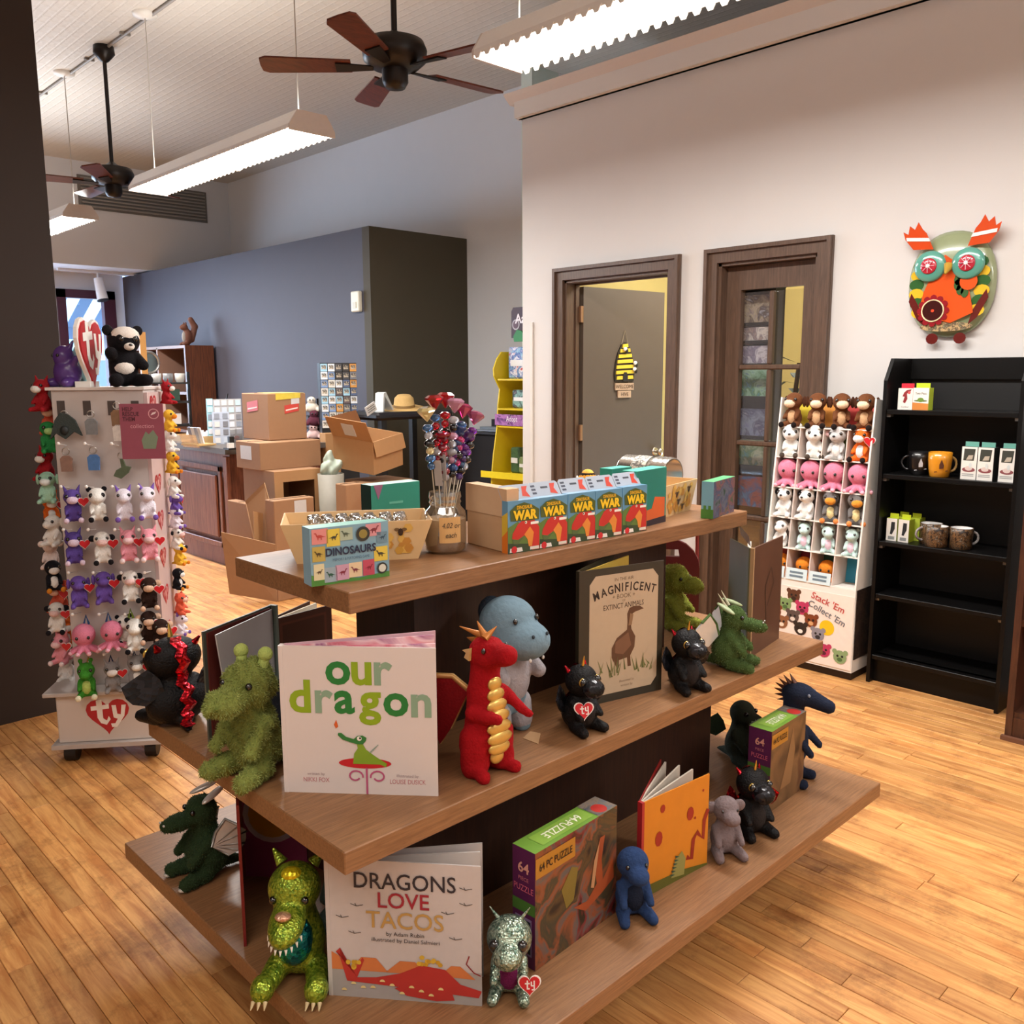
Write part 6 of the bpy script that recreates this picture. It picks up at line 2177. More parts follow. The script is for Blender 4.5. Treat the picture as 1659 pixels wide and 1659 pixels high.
MB().ell((.265 * s, .03 * s, .62 * s), (.02 * s, .03 * s, .02 * s), M_EYE).build('nose', t)
for y in (-1, 1):
    MB().ell((.17 * s, (.02 + y * .1) * s, .7 * s), (.06 * s, .075 * s, .08 * s), MBK).build('eye_patch', t)
    MB().ell((.215 * s, (.02 + y * .1) * s, .71 * s), (.03 * s, .04 * s, .042 * s), M_EYE).build('eye', t)
    MB().ell((.0, (.02 + y * .22) * s, .84 * s), (.05 * s, .08 * s, .08 * s), MBK).build('ear', t)
p = RM @ Vector((rack_local(152, 632, .12).x, .12, TOPZ + .01))
t = thing('heart_sign', 'big red heart sign with white rim standing on the white rack', 'sign', p + Vector((0, 0, .0)), RYAW + math.radians(90))
HM = T((0, 0, .13))
e = MB()
e.slab([(x * 1.12, z * 1.22) for x, z in heart(.24)], .012, M_TAGWHITE, HM)
e.slab([(x, z * 1.1) for x, z in heart(.24)], .004, mat('c01822', .4), HM, y0=-.004)
e.build('heart_board', t)
heart_logo(t, HM @ T((0, -.0045, 0), (0, 0, 0), (1, 1, 1.1)), .238, outline=False)
MB().box((0, .02, .01), (.1, .05, .02), mat('e8e4de', .4)).build('foot', t)
p = RM @ Vector((rack_local(112, 632, .12).x, .12, TOPZ + .01))
t = thing('purple_dragon', 'see-through purple toy at the left of the white rack top', 'toy', p, face(p, -60))
blob('body', [('e', (0, 0, .05), (.045, .05, .055)), ('e', (.01, 0, .105), (.035, .035, .04)), ('c', (0, .03, .07), .015, (.0, .06, .1), .01), ('c', (0, -.03, .07), .015, (0, -.06, .1), .01), ('c', (.0, .03, .02), .02, (.04, .05, .015), .015), ('c', (0, -.03, .02), .02, (.04, -.05, .015), .015), ('c', (.0, .02, .13), .01, (-.01, .03, .16), .005)], mat('5a3a86', .25, var=.15), t, 32, .3)
for y in (-1, 1):
    MB().ell((.04, y * .015, .11), .006, M_EYE).build('eye', t)
p = RM @ Vector((rack_local(136, 632, .2).x, .2, TOPZ + .01))
t = thing('tissue_wrap', 'crumpled pale blue tissue beside the red heart sign', 'paper', p)
blob('tissue', [('e', (0, 0, .07), (.035, .03, .08)), ('e', (.01, 0, .13), (.02, .02, .05)), ('e', (.01, .02, .03), (.04, .03, .03))], mat('a8d8dc', .6), t, 26, .2, .006, 120)

# ================================================================= THE STEPPED CARTON STAND OF SOFT TOYS
SY0, SY1, SXF = 1.705, 2.17, 3.79
ZP, ZT_ = .425, 1.285
LEAN = math.atan2(.1, ZT_ - ZP)
# local frame: x along -Y (left to right as seen), y into the wall (+X), z up
st = thing('toy_stand', 'white carton stand with pigeonholes of soft toys in front of the white wall', 'display stand', (SXF, SY1, 0), -PI / 2)
SW = SY1 - SY0
M_CARD = mat('e9e4dc', .5, var=.02)
MB().box((SW / 2, .16, .02), (SW - .02, .28, .04), mat('2a1c16', .6)).build('plinth', st)
MB().box((SW / 2, .15, (.04 + ZP) / 2), (SW, .3, ZP - .04), M_CARD).build('base_carton', st)
MB().box((SW + .001, .15, (.1 + ZP) / 2), (.003, .28, ZP - .1), picture_mat(('2a211c', '4a3a30', '1c1614', '3a2c26'), 40)).build('side_print', st)
SM = T((0, 0, ZP), (-LEAN, 0, 0))
UH = ZT_ - ZP
DP = .13
for x in (0.004, SW - .004):
    up = MB()
    up.slab([(-.004, 0), (.004, 0), (.004, UH), (-.004, UH + .0)], DP, M_CARD, SM @ Matrix.Translation((x, 0, 0)))
    up.build('side_wall', st)
MB().box((SW / 2, DP + .004, UH / 2), (SW, .006, UH), M_CARD, SM).build('back_panel', st)
NR = 6
rh = UH / NR
for r in range(NR + 0):
    MB().box((SW / 2, DP / 2, r * rh + .003), (SW - .016, DP, .006), M_CARD, SM).build('tray_floor', st)
for c in range(1, 4):
    MB().box((SW * c / 4, DP / 2, (UH - rh) / 2), (.005, DP - .004, UH - rh), mat('d9c9c0', .5), SM).build('divider', st)
cols = ['c8504a', 'd9c03a', '8a9a3c', 'a83a4a', 'd08a3a', 'b5a03a', '2f6a5a', 'b43a34', '7a8a3a', 'c9a82a', 'b04038', '3a8a9a']
for r in range(NR):
    for c in range(4):
        cc = cols[(r * 5 + c * 3) % len(cols)] if r not in (1, 2) else ('9a8a84', '8a7a78', 'b5a8a4', '6a5a52')[c]
        if r == 4:
            cc = ('1f4a44', 'b43a34', '7a8a3a', 'c9a82a')[c]
        if r == 0 and c == 3:
            cc = '2a8aa8'
        rr = r
        MB().box((SW * (c + .5) / 4, DP - .002, (r + .55) * rh), (SW / 4 - .01, .004, rh * .85), mat(cc, .5), SM).build('coloured_back', st)
STW = Matrix.Translation((SXF, SY1, 0)) @ Matrix.Rotation(-PI / 2, 4, 'Z') @ SM
rn = ['top', 'second', 'third', 'fourth', 'fifth']
cn = ['leftmost', 'second from left', 'second from right', 'rightmost']
ROWK = [('deer', 'deer', 'deer', 'deer'), ('snow_owl', 'snow_owl', 'koala', 'orange_fox'), ('octopus',) * 4, ('dalmatian', 'dalmatian', 'grey_duck', 'grey_duck'), ('white_dog', 'seal', 'seal', 'seal'), ('orange_octopus', 'orange_octopus', 'orange_octopus', None)]
DES = {'deer': 'brown deer', 'snow_owl': 'white round-eared', 'koala': 'white and grey koala', 'orange_fox': 'orange fox', 'octopus': 'pink octopus', 'dalmatian': 'spotted dog', 'grey_duck': 'grey and cream duckling', 'white_dog': 'cream white', 'seal': 'pale mint and pink', 'orange_octopus': 'orange octopus'}
for r, row in enumerate(ROWK):
    for c, k in enumerate(row):
        if k is None:
            continue
        zz = (NR - 1 - r) * rh + .006
        p = STW @ Vector((SW * (c + .5) / 4, .045 if r < 5 else .07, zz))
        s = {0: .165, 1: .155, 2: .14, 3: .15, 4: .13, 5: .11}[r]
        mini(k, f'{DES[k]} toy, {cn[c]} in the {(rn + ["lowest"])[r]} row of the carton stand', 'soft toy', p, PI + math.radians((-14, 6, 18, -5)[(c + r) % 4] + 12), s, 'soft toys in the carton stand')
for c in range(3):
    lip = MB().box((SW * (c + .5) / 4, -.002, .03), (SW / 4 - .012, .004, .055), mat('cfe0e4', .5), SM).build('label_card', st)
    for k in range(2):
        MB().flat([(-.034, -.004), (.034, -.004), (.034, .006), (-.034, .006)], mat('6a7c88', .5), -.0028, SM @ T((SW * (c + .5) / 4, -.002, .038 - .018 * k))).build('printed_line', lip)
heart_logo(st, SM @ T((SW * 3.7 / 4, DP - .0045, .07)), .03)
# printed front panel: writing, yellow dot and a heap of animal heads
MB().slab([(0.004, .05), (SW - .004, .05), (SW - .004, ZP - .03), (.004, ZP - .03)], .002, mat('ecdfd4', .5), y0=-.0025).build('front_panel', st)
fp = MB()
hd = [(.36, .87, '5a3520', '2c1a12'), (.27, .73, '7d9a62', '4a6a3c'), (.46, .72, 'b8325c', '6a1a34'), (.16, .6, '7a3a20', 'e8e0d6'), (.36, .58, '5a4a44', 'e0d4c8'), (.56, .57, '7a3c1c', 'd0a070'), (.24, .47, '8a5a3a', 'e8d8c4'), (.45, .43, '2a201c', 'e8e2da'), (.64, .4, '8a8690', '2c2a30'), (.71, .2, 'b8325c', '5a1830'), (.88, .16, '88a070', '4a6a3c')]
for i, (x, z, c1, c2) in enumerate(hd):
    X, Z = x * SW, .05 + z * (ZP - .08)
    fp.disc((X, Z), .032, mat(c1, .5), -.0032 - .00012 * i, n=14)
    for sx_ in (-1, 1):
        fp.disc((X + sx_ * .026, Z + .024), .012, mat(c1, .5), -.0031 - .00012 * i, n=10)
        fp.disc((X + sx_ * .011, Z + .004), .006, mat('141214', .5), -.0034 - .00012 * i, n=8)
    fp.disc((X, Z - .012), .013, mat(c2, .5), -.0033 - .00012 * i, n=10, rz=.01)
fp.disc((.73 * SW, .05 + .52 * (ZP - .08)), .036, mat('e8c01a', .5), -.0036, n=20)
fp.build('front_print', st)
text('Ty', .062, mat('b0242c', .5), st, 'lettering', (.12 * SW, -.004, .35), bold=.0015)
o = text("Stack 'Em", .044, mat('c04a48', .5), st, 'lettering', (.72 * SW, -.004, .335), (PI / 2, math.radians(17), 0), bold=.0004)
o = text("Collect 'Em", .042, mat('6a6e76', .5), st, 'lettering', (.71 * SW, -.004, .285), (PI / 2, math.radians(22), 0), bold=.0004)

# ================================================================= BLACK SHELF UNIT WITH MUGS AND GIFTS
M_BLK = mat('0a0909', .4, var=.2, scale=20, spec=.25)
BY0, BY1, BXF, BXB = 1.105, 1.66, 3.845, 4.118
bsu = thing('black_shelf_unit', 'tall black shelf unit against the white wall under the owl', 'shelf unit', (BXF, BY1, 0), -PI / 2)
bw, bd = BY1 - BY0, BXB - BXF
for x in (.008, bw - .008):
    MB().prism([(0, 0), (bd, 0), (bd, 1.455), (.06, 1.455), (0, 1.36)], .016, M_BLK, T((x - .008, 0, 0)) @ Matrix(((0, 0, 1, 0), (1, 0, 0, 0), (0, 1, 0, 0), (0, 0, 0, 1)))).build('side_panel', bsu)
MB().box((bw / 2, bd - .006, .72), (bw - .03, .012, 1.44), mat('0b0a0b', .55)).build('back_panel', bsu)
MB().box((bw / 2, .05, .065), (bw - .03, .02, .13), M_BLK).build('kick_board', bsu)
MB().box((bw / 2, bd - .02, 1.41), (bw - .03, .02, .09), M_BLK).build('top_rail', bsu)
SHZ = [1.235, .955, .655, .415, .13]
for z in SHZ:
    MB().box((bw / 2, bd / 2 - .004, z - .01), (bw - .034, bd - .02, .02), M_BLK, bev=.002).build('shelf', bsu)
for z in SHZ[:4]:
    for x in (.022, bw - .022):
        MB().box((x, .03, z - .026), (.02, .03, .012), mat('8a8a88', .3, .8)).build('shelf_bracket', bsu)
MB().cyl((.06, bd - .014, 1.4), (.06, bd - .022, 1.4), .008, m=mat('c9c9c6', .3, .8), n=10).build('screw', bsu)


def bsp(x, y, z):
    return Vector((BXF + y, BY1 - x, z))


def gift_box(label, x, y, z, w, d, h, front, side, art=None, group='gift boxes on the black shelves', rz=0.0, hang=None):
    t = thing('gift_box', label, 'box', bsp(x, y, z), -PI / 2 + rz, group)
    mb = MB()
    vs = [(0, 0, 0), (w, 0, 0), (w, d, 0), (0, d, 0), (0, 0, h), (w, 0, h), (w, d, h), (0, d, h)]
    mb.add(vs, [(0, 1, 5, 4)], front)
    mb.add(vs, [(3, 0, 4, 7), (1, 2, 6, 5), (2, 3, 7, 6), (4, 5, 6, 7), (3, 2, 1, 0)], side)
    mb.build('carton', t)
    if hang:
        MB().slab([(.004, h), (w - .004, h), (w - .004, h + .02), (.004, h + .02)], .002, hang, y0=d * .4).build('hang_tab', t)
    if art:
        art(t, w, h)
    return t


WHT = mat('e6e2da', .45, var=.02)


def art_red(t, w, h):
    a = MB()
    a.flat([(.35 * w, .35 * h), (.5 * w, .3 * h), (.65 * w, .5 * h), (.6 * w, .75 * h), (.8 * w, .8 * h), (.9 * w, .95 * h), (.6 * w, .92 * h), (.4 * w, .8 * h), (.3 * w, .62 * h), (.45 * w, .6 * h)], mat('8a2a2c', .5), -.0005)
    a.disc((.75 * w, .8 * h), .1 * w, mat('d05a5c', .5), -.0008)
    a.build('bird_print', t)
    text('Cardinal', h * .1, mat('8a8078', .5), t, 'lettering', (w / 2, -.001, h * .1))


def art_pot(t, w, h):
    a = MB()
    a.flat([(0, 0), (w, 0), (w, .3 * h), (0, .34 * h)], mat('d0823c', .5), -.0005)
    a.disc((.5 * w, .42 * h), .42 * w, mat('5a6a3a', .5), -.0007, rz=.04 * h)
    a.disc((.5 * w, .46 * h), .2 * w, mat('6a8a3a', .5), -.0009, rz=.1 * h)
    a.build('pot_print', t)
    text('Two Peas', h * .16, mat('6a6a60', .5), t, 'lettering', (w / 2, -.001, h * .7), sx=.8)


gift_box('white gift box with a red tab and red bird picture, top black shelf', .045, .05, SHZ[0], .062, .05, .092, WHT, mat('cc3040', .5), art_red, hang=mat('d0283c', .5))
gift_box('white gift box with a lime tab and pot picture, top black shelf', .108, .05, SHZ[0], .066, .05, .094, WHT, mat('b4c83a', .5), art_pot, hang=mat('b8cc2c', .5))


def art_infuser(t, w, h):
    a = MB()
    a.flat([(.12 * w, .58 * h), (.8 * w, .58 * h), (.88 * w, .94 * h), (.16 * w, .94 * h)], mat('3a3c34', .5), -.0005)
    a.flat([(.3 * w, .6 * h), (.7 * w, .62 * h), (.75 * w, .75 * h), (.45 * w, .74 * h)], mat('b5aa98', .5), -.0008)
    a.disc((.5 * w, .3 * h), .42 * w, mat('8a4a4c', .5), -.0005, rz=.075 * h)
    a.disc((.5 * w, .34 * h), .24 * w, mat('d8c4bc', .5), -.0008, rz=.07 * h)
    a.disc((.6 * w, .44 * h), .1 * w, mat('cfd4d2', .5), -.001, rz=.08 * h)
    for k in range(2):
        a.flat([(.1 * w, (.1 + .05 * k) * h), (.85 * w, (.1 + .05 * k) * h), (.85 * w, (.125 + .05 * k) * h), (.1 * w, (.125 + .05 * k) * h)], mat('9a9a98', .5), -.0005)
    a.build('cup_print', t)


for i, (x, y, lbl) in enumerate(((.325, .045, 'tall white box with a cup picture right of the orange mug'), (.388, .045, 'middle of the tall white boxes beside the orange mug'), (.468, .05, 'rightmost tall white box on the mug shelf'))):
    gift_box(lbl, x, y, SHZ[1], .06, .06, .135, WHT, mat('3a403c', .5), art_infuser, hang=mat('6aa898', .5))


def art_sock(t, w, h):
    a = MB()
    a.flat([(.35 * w, .3 * h), (.55 * w, .28 * h), (.8 * w, .55 * h), (.8 * w, .85 * h), (.45 * w, .85 * h), (.4 * w, .5 * h)], mat('23262a', .5), -.0005)
    a.flat([(.2 * w, .06 * h), (.8 * w, .06 * h), (.8 * w, .2 * h), (.2 * w, .2 * h)], mat('8a8c8a', .5), -.0005)
    a.build('print', t)


for i, (x, y, lbl) in enumerate(((.03, .05, 'left white and lime box left of the patterned mugs'), (.082, .05, 'right white and lime box left of the patterned mugs'), (.045, .12, 'left lime box behind the white ones by the mugs'), (.1, .12, 'right lime box behind the white ones by the mugs'))):
    gift_box(lbl, x, y, SHZ[2], .046, .06, .1, WHT if i < 2 else mat('a8b83a', .5), mat('aab82c', .5), art_sock if i < 2 else None, hang=mat('c0cc2c', .5))


def mug(label, p, r, h, body, handle_az, inner=None, art=None, handle=None, taper=.82):
    t = thing('mug', label, 'mug', p, 0, 'mugs on the black shelves')
    prof = [(r * taper * .9, 0), (r * taper, .004), (r * .93, h * .35), (r, h * .7), (r, h), (r * .94, h), (r * .92, h * .6), (r * .75, .01), (0.001, .008)]
    MB().lathe(prof, body, n=24, cap=False).build('cup', t)
    pts = [(r * .95 + .0 + .03 * math.sin(a), 0, h * .5 + h * .3 * math.cos(a)) for a in [k * PI / 8 for k in range(9)]]
    MB().tube(pts, .0055, handle or body, T((0, 0, 0), (0, 0, handle_az)), n=8).build('handle', t)
    if inner:
        MB().lathe([(r * .935, h - .001), (r * .915, h * .62), (.001, h * .6)], inner, n=24, cap=False).build('lining', t)
    if art:
        art(t, r, h)
    return t


def mug_art(col):
    def f(t, r, h):
        M = T((0, 0, 0), (0, 0, face(t.location, 8) + PI / 2))
        a = MB()
        for pts, c in (([(0, .6), (.25, .45), (.2, .32), (-.1, .3), (-.28, .42)], col),):
            a.add([(x * r * .8, -r * math.sqrt(max(0, 1 - (x * .8) ** 2)) * .985 - .0012, z * h) for x, z in ((-.22, .36), (.22, .38), (.26, .5), (.0, .74), (-.24, .52))], [(0, 1, 2, 3, 4)], c, M=M)
            a.add([(x * r * .8, -r * math.sqrt(max(0, 1 - (x * .8) ** 2)) * .96 - .0012, z * h) for x, z in ((-.7, .2), (.7, .27), (.7, .3), (-.7, .235))], [(0, 1, 2, 3)], c, M=M)
        a.build('mug_print', t)
    return f


RIGHT = math.atan2(-math.cos(YAW), math.sin(YAW))
mug('orange mug with a dark drop mark on the second black shelf', bsp(.235, .06, SHZ[1]), .047, .105, mat('d08a22', .25, coat=.6), RIGHT + .1, art=mug_art(mat('4a2412', .5)), handle=mat('d6a864', .3))
mug('black mug with a white mark left of the orange mug', bsp(.14, .085, SHZ[1]), .043, .1, mat('121012', .3, coat=.4), RIGHT + 2.6, art=mug_art(mat('b8b8bc', .5)))
MP2 = picture_mat(('14100e', '2a1c14', '7a5a3a', '1a1412', '9a8a78'), 60)
mug('brown patterned mug with its handle to the left', bsp(.2, .11, SHZ[2]), .046, .09, MP2, RIGHT + PI + .2, mat('e8e6e4', .3), handle=mat('8a8280', .3), taper=.98)
mug('brown patterned mug in front between the two others', bsp(.215, .055, SHZ[2]) + Vector((0, -.03, 0)), .046, .09, MP2, RIGHT + 1.7, mat('e8e6e4', .3), taper=.98)
mug('brown patterned mug with its handle to the right', bsp(.335, .08, SHZ[2]), .046, .09, MP2, RIGHT, mat('e8e6e4', .3), handle=mat('b8b4b2', .3), taper=.98)

# brown bookcase at the right edge
wbc = thing('brown_bookcase', 'brown wooden bookcase at the right edge of the view', 'bookcase', (3.6, 1.005, 0), -PI / 2)
M_BBC = wood_mat('3a2018', '52301f', 2, 8, .4)
for x in (.012, 1.0):
    MB().box((x, .2, .61), (.024, .4, 1.22), M_BBC).build('side_panel', wbc)
for z in (.1, .46, .83):
    MB().box((.506, .2, z), (.964, .38, .022), M_BBC).build('shelf', wbc)
MB().box((.506, .2, 1.22), (1.03, .42, .024), mat('b9aca0', .4)).build('top_board', wbc)
MB().box((.506, .39, .61), (.964, .012, 1.2), mat('2a1812', .6)).build('back_panel', wbc)
MB().box((.506, .02, .05), (.964, .03, .08), M_BBC).build('kick_board', wbc)
MB().box((.506, -.008, .008), (1.03, .02, .016), mat('6a4634', .4)).build('shoe_moulding', wbc)
t = thing('folded_bag', 'dark folded bag on the lower shelf of the brown bookcase', 'bag', (3.8, .75, .111))
blob('bag', [('e', (0, 0, .09), (.12, .16, .09)), ('e', (0, .05, .12), (.1, .08, .06))], mat('2a1a18', .7, bump=.3), t, 20)

# ================================================================= METAL OWL ON THE WALL
oc = Vector((WHITE_X - .02, 1.507, 1.775))
owl = thing('owl_wall_art', 'painted metal owl with orange belly hung on the white wall', 'wall art', oc, -PI / 2)
def el(a, b, n=32, cx=0, cz=0, p=2.0):
    return [(cx + a * math.copysign(abs(math.cos(2 * PI * i / n)) ** (2 / p), math.cos(2 * PI * i / n)), cz + b * math.copysign(abs(math.sin(2 * PI * i / n)) ** (2 / p), math.sin(2 * PI * i / n))) for i in range(n)]
def plate(pts, m, y, dome=.02, name='plate', cx=0, cz=0):
    """domed sheet metal plate"""
    mb = MB()
    n = len(pts)
    vs, fs = [], []
    rings = [(1.0, 0.012), (1.0, 0.0), (.9, -dome * .45), (.6, -dome * .85), (.3, -dome)]
    for k, d in rings:
        vs += [(cx + (x - cx) * k, y + d, cz + (z - cz) * k) for x, z in pts]
    vs.append((cx, y - dome * 1.02, cz))
    for r in range(len(rings) - 1):
        for i in range(n):
            j = (i + 1) % n
            fs.append((r * n + j, r * n + i, (r + 1) * n + i, (r + 1) * n + j))
    r = len(rings) - 1
    for i in range(n):
        fs.append((r * n + (i + 1) % n, r * n + i, len(vs) - 1))
    mb.add(vs, [tuple(reversed(f)) for f in fs], m, True)
    return mb
GL = dict(rough=.22, coat=.8)
plate(el(.18, .225, 40, 0, -.005, 2.2), mat('8a9470', **GL), -.0, .03).build('body_plate', owl)
def art_on(pts, m, y, name):
    return MB().slab(pts, .0015, m, y0=y).build(name, owl)
art_on([(-.12, -.13), (0.02, -.17), (.11, -.13), (.08, .0), (.02, .09), (-.02, .12), (-.06, .06), (-.1, -.03)], mat('d0501c', **GL), -.035, 'belly')
for sx_ in (-1, 1):
    for k in range(6):
        z = .08 - k * .04
        xx = .118 + .018 * math.sin((k + .5) * .55)
        c = ('2f5a2c', 'd8b02c')[k % 2]
        art_on(el(.032, .025, 12, sx_ * xx, z), mat(c, **GL), -.026 - .0006 * k, 'feather')
    art_on([(sx_ * x, z) for x, z in (((.09, -.18), (.125, -.15), (.165, -.07), (.155, -.035), (.13, -.075), (.105, -.12)) if sx_ > 0 else ((.105, -.12), (.13, -.075), (.155, -.035), (.165, -.07), (.125, -.15), (.09, -.18)))], mat('5e1c18', **GL), -.03, 'tail_feather')
    plate(el(.066, .066, 24, sx_ * .078, .075), mat('4f9484', **GL), -.045, .012, cx=sx_ * .078, cz=.075).build('eye_disc', owl)
    plate(el(.034, .034, 18, sx_ * .078, .075), mat('b01c34', **GL), -.06, .006, cx=sx_ * .078, cz=.075).build('iris', owl)
    e = MB()
    for k in range(8):
        a_ = k * PI / 4
        e.cyl((sx_ * .078 + .008 * math.cos(a_), -.069, .075 + .008 * math.sin(a_)), (sx_ * .078 + .028 * math.cos(a_), -.067, .075 + .028 * math.sin(a_)), .0018, m=mat('d8a0a8', .3), n=5)
    e.build('iris_rays', owl)
    MB().ell((sx_ * .078, -.068, .075), (.009, .005, .009), mat('f2ece6', .2)).build('pupil_stud', owl)
    ear = [(.07, .15), (.155, .155), (.19, .2), (.2, .235), (.178, .222), (.172, .258), (.15, .24), (.135, .27), (.118, .24), (.1, .22)]
    pts = [(sx_ * x, z) for x, z in ear]
    if sx_ < 0:
        pts = pts[::-1]
    MB().slab(pts, .004, mat('c8481e', **GL), T((0, 0, 0), (.12, 0, 0)), y0=-.02).build('ear_tuft', owl)
    band = [(sx_ * x, z) for x, z in ((.083, .185), (.183, .195), (.186, .21), (.09, .2))]
    MB().slab(band if sx_ > 0 else band[::-1], .003, mat('efeae4', **GL), T((0, 0, 0), (.12, 0, 0)), y0=-.0235).build('ear_band', owl)
    art_on(el(.026, .024, 12, sx_ * .058, -.235), mat('5e1c18', **GL), -.02, 'foot')
MB().cyl((0, -.04, .07), (0, -.075, .035), .022, .004, m=mat('b08a2c', **GL), n=10).build('beak', owl)
o = MB()
o.slab(el(.055, .055, 20, -.055, -.115), .002, mat('8a1c24', **GL), y0=-.038)
o.build('flower_rosette', owl)
for k in range(12):
    a_ = k * PI / 6
    MB().slab(el(.014, .014, 8, -.055 + .055 * math.cos(a_), -.115 + .055 * math.sin(a_)), .002, mat('8a1c24', **GL), y0=-.0385).build('petal', owl)
MB().tube([(-.055 + .046 * math.cos(k * PI / 12), -.0405, -.115 + .046 * math.sin(k * PI / 12)) for k in range(24)], .003, mat('e6d8a8', .3), n=5, closed=True).build('ring', owl)
MB().slab(el(.042, .042, 18, -.055, -.115), .002, mat('3a1210', **GL), y0=-.0402).build('flower_centre', owl)
MB().slab(el(.007, .007, 10, -.055, -.115), .002, mat('d84a2c', **GL), y0=-.042).build('flower_stud', owl)
for k in range(6):
    a_ = 1.9 + k * .5
    MB().slab(el(.016, .024, 10, .085 + .045 * math.cos(a_), .0 + .045 * math.sin(a_)), .002, mat('3a5a30', **GL), y0=-.0385).build('petal', owl)
MB().slab(el(.036, .036, 16, .085, .0), .002, mat('d0501c', **GL), y0=-.0405).build('half_flower', owl)
MB().slab(el(.11, .02, 20, 0, -.185), .002, picture_mat(('6a6a4a', 'c0a070', '4a3a2c', '8a8a6a'), 60), y0=-.03).build('lower_band', owl)
# ================================================================= BACK ROOM: COUNTER, CARTONS, RACKS
M_CTR = wood_mat('6a3826', '955a42', 2, 6, .4)
CX0, CY0, CZ = 2.882, 5.89, .878
ct = thing('sales_counter', 'reddish wooden sales counter with raised panels and a grey top', 'counter', (CX0, CY0, 0))
CL, CW = 1.06, .78
MB().box((CW / 2 + .02, CL / 2 + .02, (CZ - .04) / 2), (CW - .04, CL - .04, CZ - .04), M_CTR).build('cabinet_body', ct)
MB().box((CW / 2, CL / 2, CZ - .02), (CW + .04, CL + .04, .04), mat('5a5048', .35, var=.1)).build('counter_top', ct)
for k in range(1):
    y0 = .12
    fr = MB()
    for (yc, zc, sy, sz) in ((y0 + .03, .44, .04, .6), (y0 + .75, .44, .04, .6), (y0 + .39, .72, .76, .04), (y0 + .39, .16, .76, .04)):
        fr.box((.014, yc, zc), (.016, sy, sz), M_CTR, bev=.004)
    fr.build('panel_frame', ct)
    MB().box((.015, y0 + .39, .44), (.02, .6, .46), M_CTR, bev=.008).build('raised_panel', ct)
MB().box((.01, .03, .42), (.03, .06, .8), M_CTR, bev=.004).build('corner_post', ct)
MB().box((.4, .012, .1), (.76, .02, .1), M_CTR).build('skirting', ct)


def counter_pt(px, py):
    return at(px, py, CZ)


t = thing('wooden_tray', 'pale wooden tray of small white cards on the counter', 'tray', counter_pt(300, 716), math.radians(92))
mt = mat('c9a26a', .5, var=.1)
for (cx, cy, sx, sy, sz) in ((.0, 0, .42, .012, .05), (0, -.22, .42, .012, .05), (-.21, -.11, .012, .22, .05), (.21, -.11, .012, .22, .05), (0.03, -.11, .012, .21, .05)):
    MB().box((cx, cy, sz / 2), (sx, sy, sz), mt).build('side', t)
MB().box((0, -.11, .004), (.42, .22, .008), mt).build('bottom', t)
rg = random.Random(4)
for k in range(8):
    o = MB().box((0, 0, .04), (.05, .006, .07), mat(rg.choice(('e9e4dc', 'd8cfc4', 'c4c8d0')), .5), M=T((0, 0, 0), (.35, 0, 0))).build('card_packet')
    o.location = t.matrix_basis @ Vector((-.17 + .045 * k, -.06 - .09 * (k % 2), .01))
    o.rotation_euler = (0, 0, t.rotation_euler.z)
    tag(o, f'small pale card packet, {("first", "second", "third", "fourth", "fifth", "sixth", "seventh", "last")[k]} along the pale wooden counter tray', 'card', 'card packets in the counter tray')
t = thing('card_holder', 'clear acrylic holder of blue and white leaflets on the counter edge', 'holder', counter_pt(322, 722), math.radians(-80))
MB().box((0, 0, .01), (.2, .16, .012), mt).build('base', t)
MB().box((0, -.06, .06), (.2, .004, .1), glass_mat(alpha=.7), T((0, 0, 0), (.3, 0, 0))).build('front_pane', t)
for k in range(4):
    MB().box((-.06 + .04 * k, .0, .08), (.035, .01, .12), mat(('8a94ac', 'e6e6ea', 'aab4c8', 'dcdfe6')[k], .5), T((0, 0, 0), (.25, 0, 0))).build('leaflet', t)
for i, (px0, px1, pyb, pyt, c, lbl) in enumerate(((337, 347, 697, 646, 'a8d4dc', 'tall pale blue card board at the left of the counter signs'), (347, 392, 680, 647, 'b8b4b4', 'white printed sign boards rising behind the clear counter box'), (345, 372, 692, 668, 'c4ccdc', 'rack of pale blue cards before the counter signs'))):
    A = at_y(px0, pyb, 6.3 + .12 * (2 - i))
    B = at_y(px1, pyb, 6.3 + .12 * (2 - i))
    w = (B - A).length
    h = tall(A, pyt)
    A.z = CZ
    h = h + (at_y(px0, pyb, 6.3 + .12 * (2 - i)).z - CZ)
    t = thing('sign_board', lbl, 'sign', A, 0, 'card signs on the counter')
    MB().slab([(0, 0), (w, 0), (w, h), (0, h)], .008, mat(c, .5)).build('board', t)
    rg = random.Random(i)
    nx, nz = max(1, int(w / .05)), max(2, int(h / .055))
    for a_ in range(nx):
        for b_ in range(nz):
            x, z = (a_ + .5) * w / nx, (b_ + .5) * h / nz
            MB().slab([(x - .02, z - .02), (x + .02, z - .02), (x + .02, z + .02), (x - .02, z + .02)], .003, mat(rg.choice(('e9e6e2', 'd0d8e4', '9aa0ac', 'e9e9ee', 'cfe6ea', '8a8a90')), .5), y0=-.004).build('card', t)
p = counter_pt(370, 716)
t = thing('clear_box', 'clear plastic box of trinkets with a red item on the counter', 'box', p, 0)
MB().box((0, 0, .05), (.17, .14, .1), glass_mat('e8eaee', .1, 'acrylic', .6)).build('case', t)
blob('trinkets', [('e', (-.04, 0, .03), (.03, .05, .03)), ('e', (.03, .02, .035), (.03, .04, .03)), ('e', (0, -.03, .06), (.05, .03, .02))], mat('b8b4b8', .5, var=.3, scale=120), t, 20, .2, .004, 150)
MB().ell((.045, -.05, .03), (.025, .02, .02), mat('a03028', .5)).build('red_item', t)
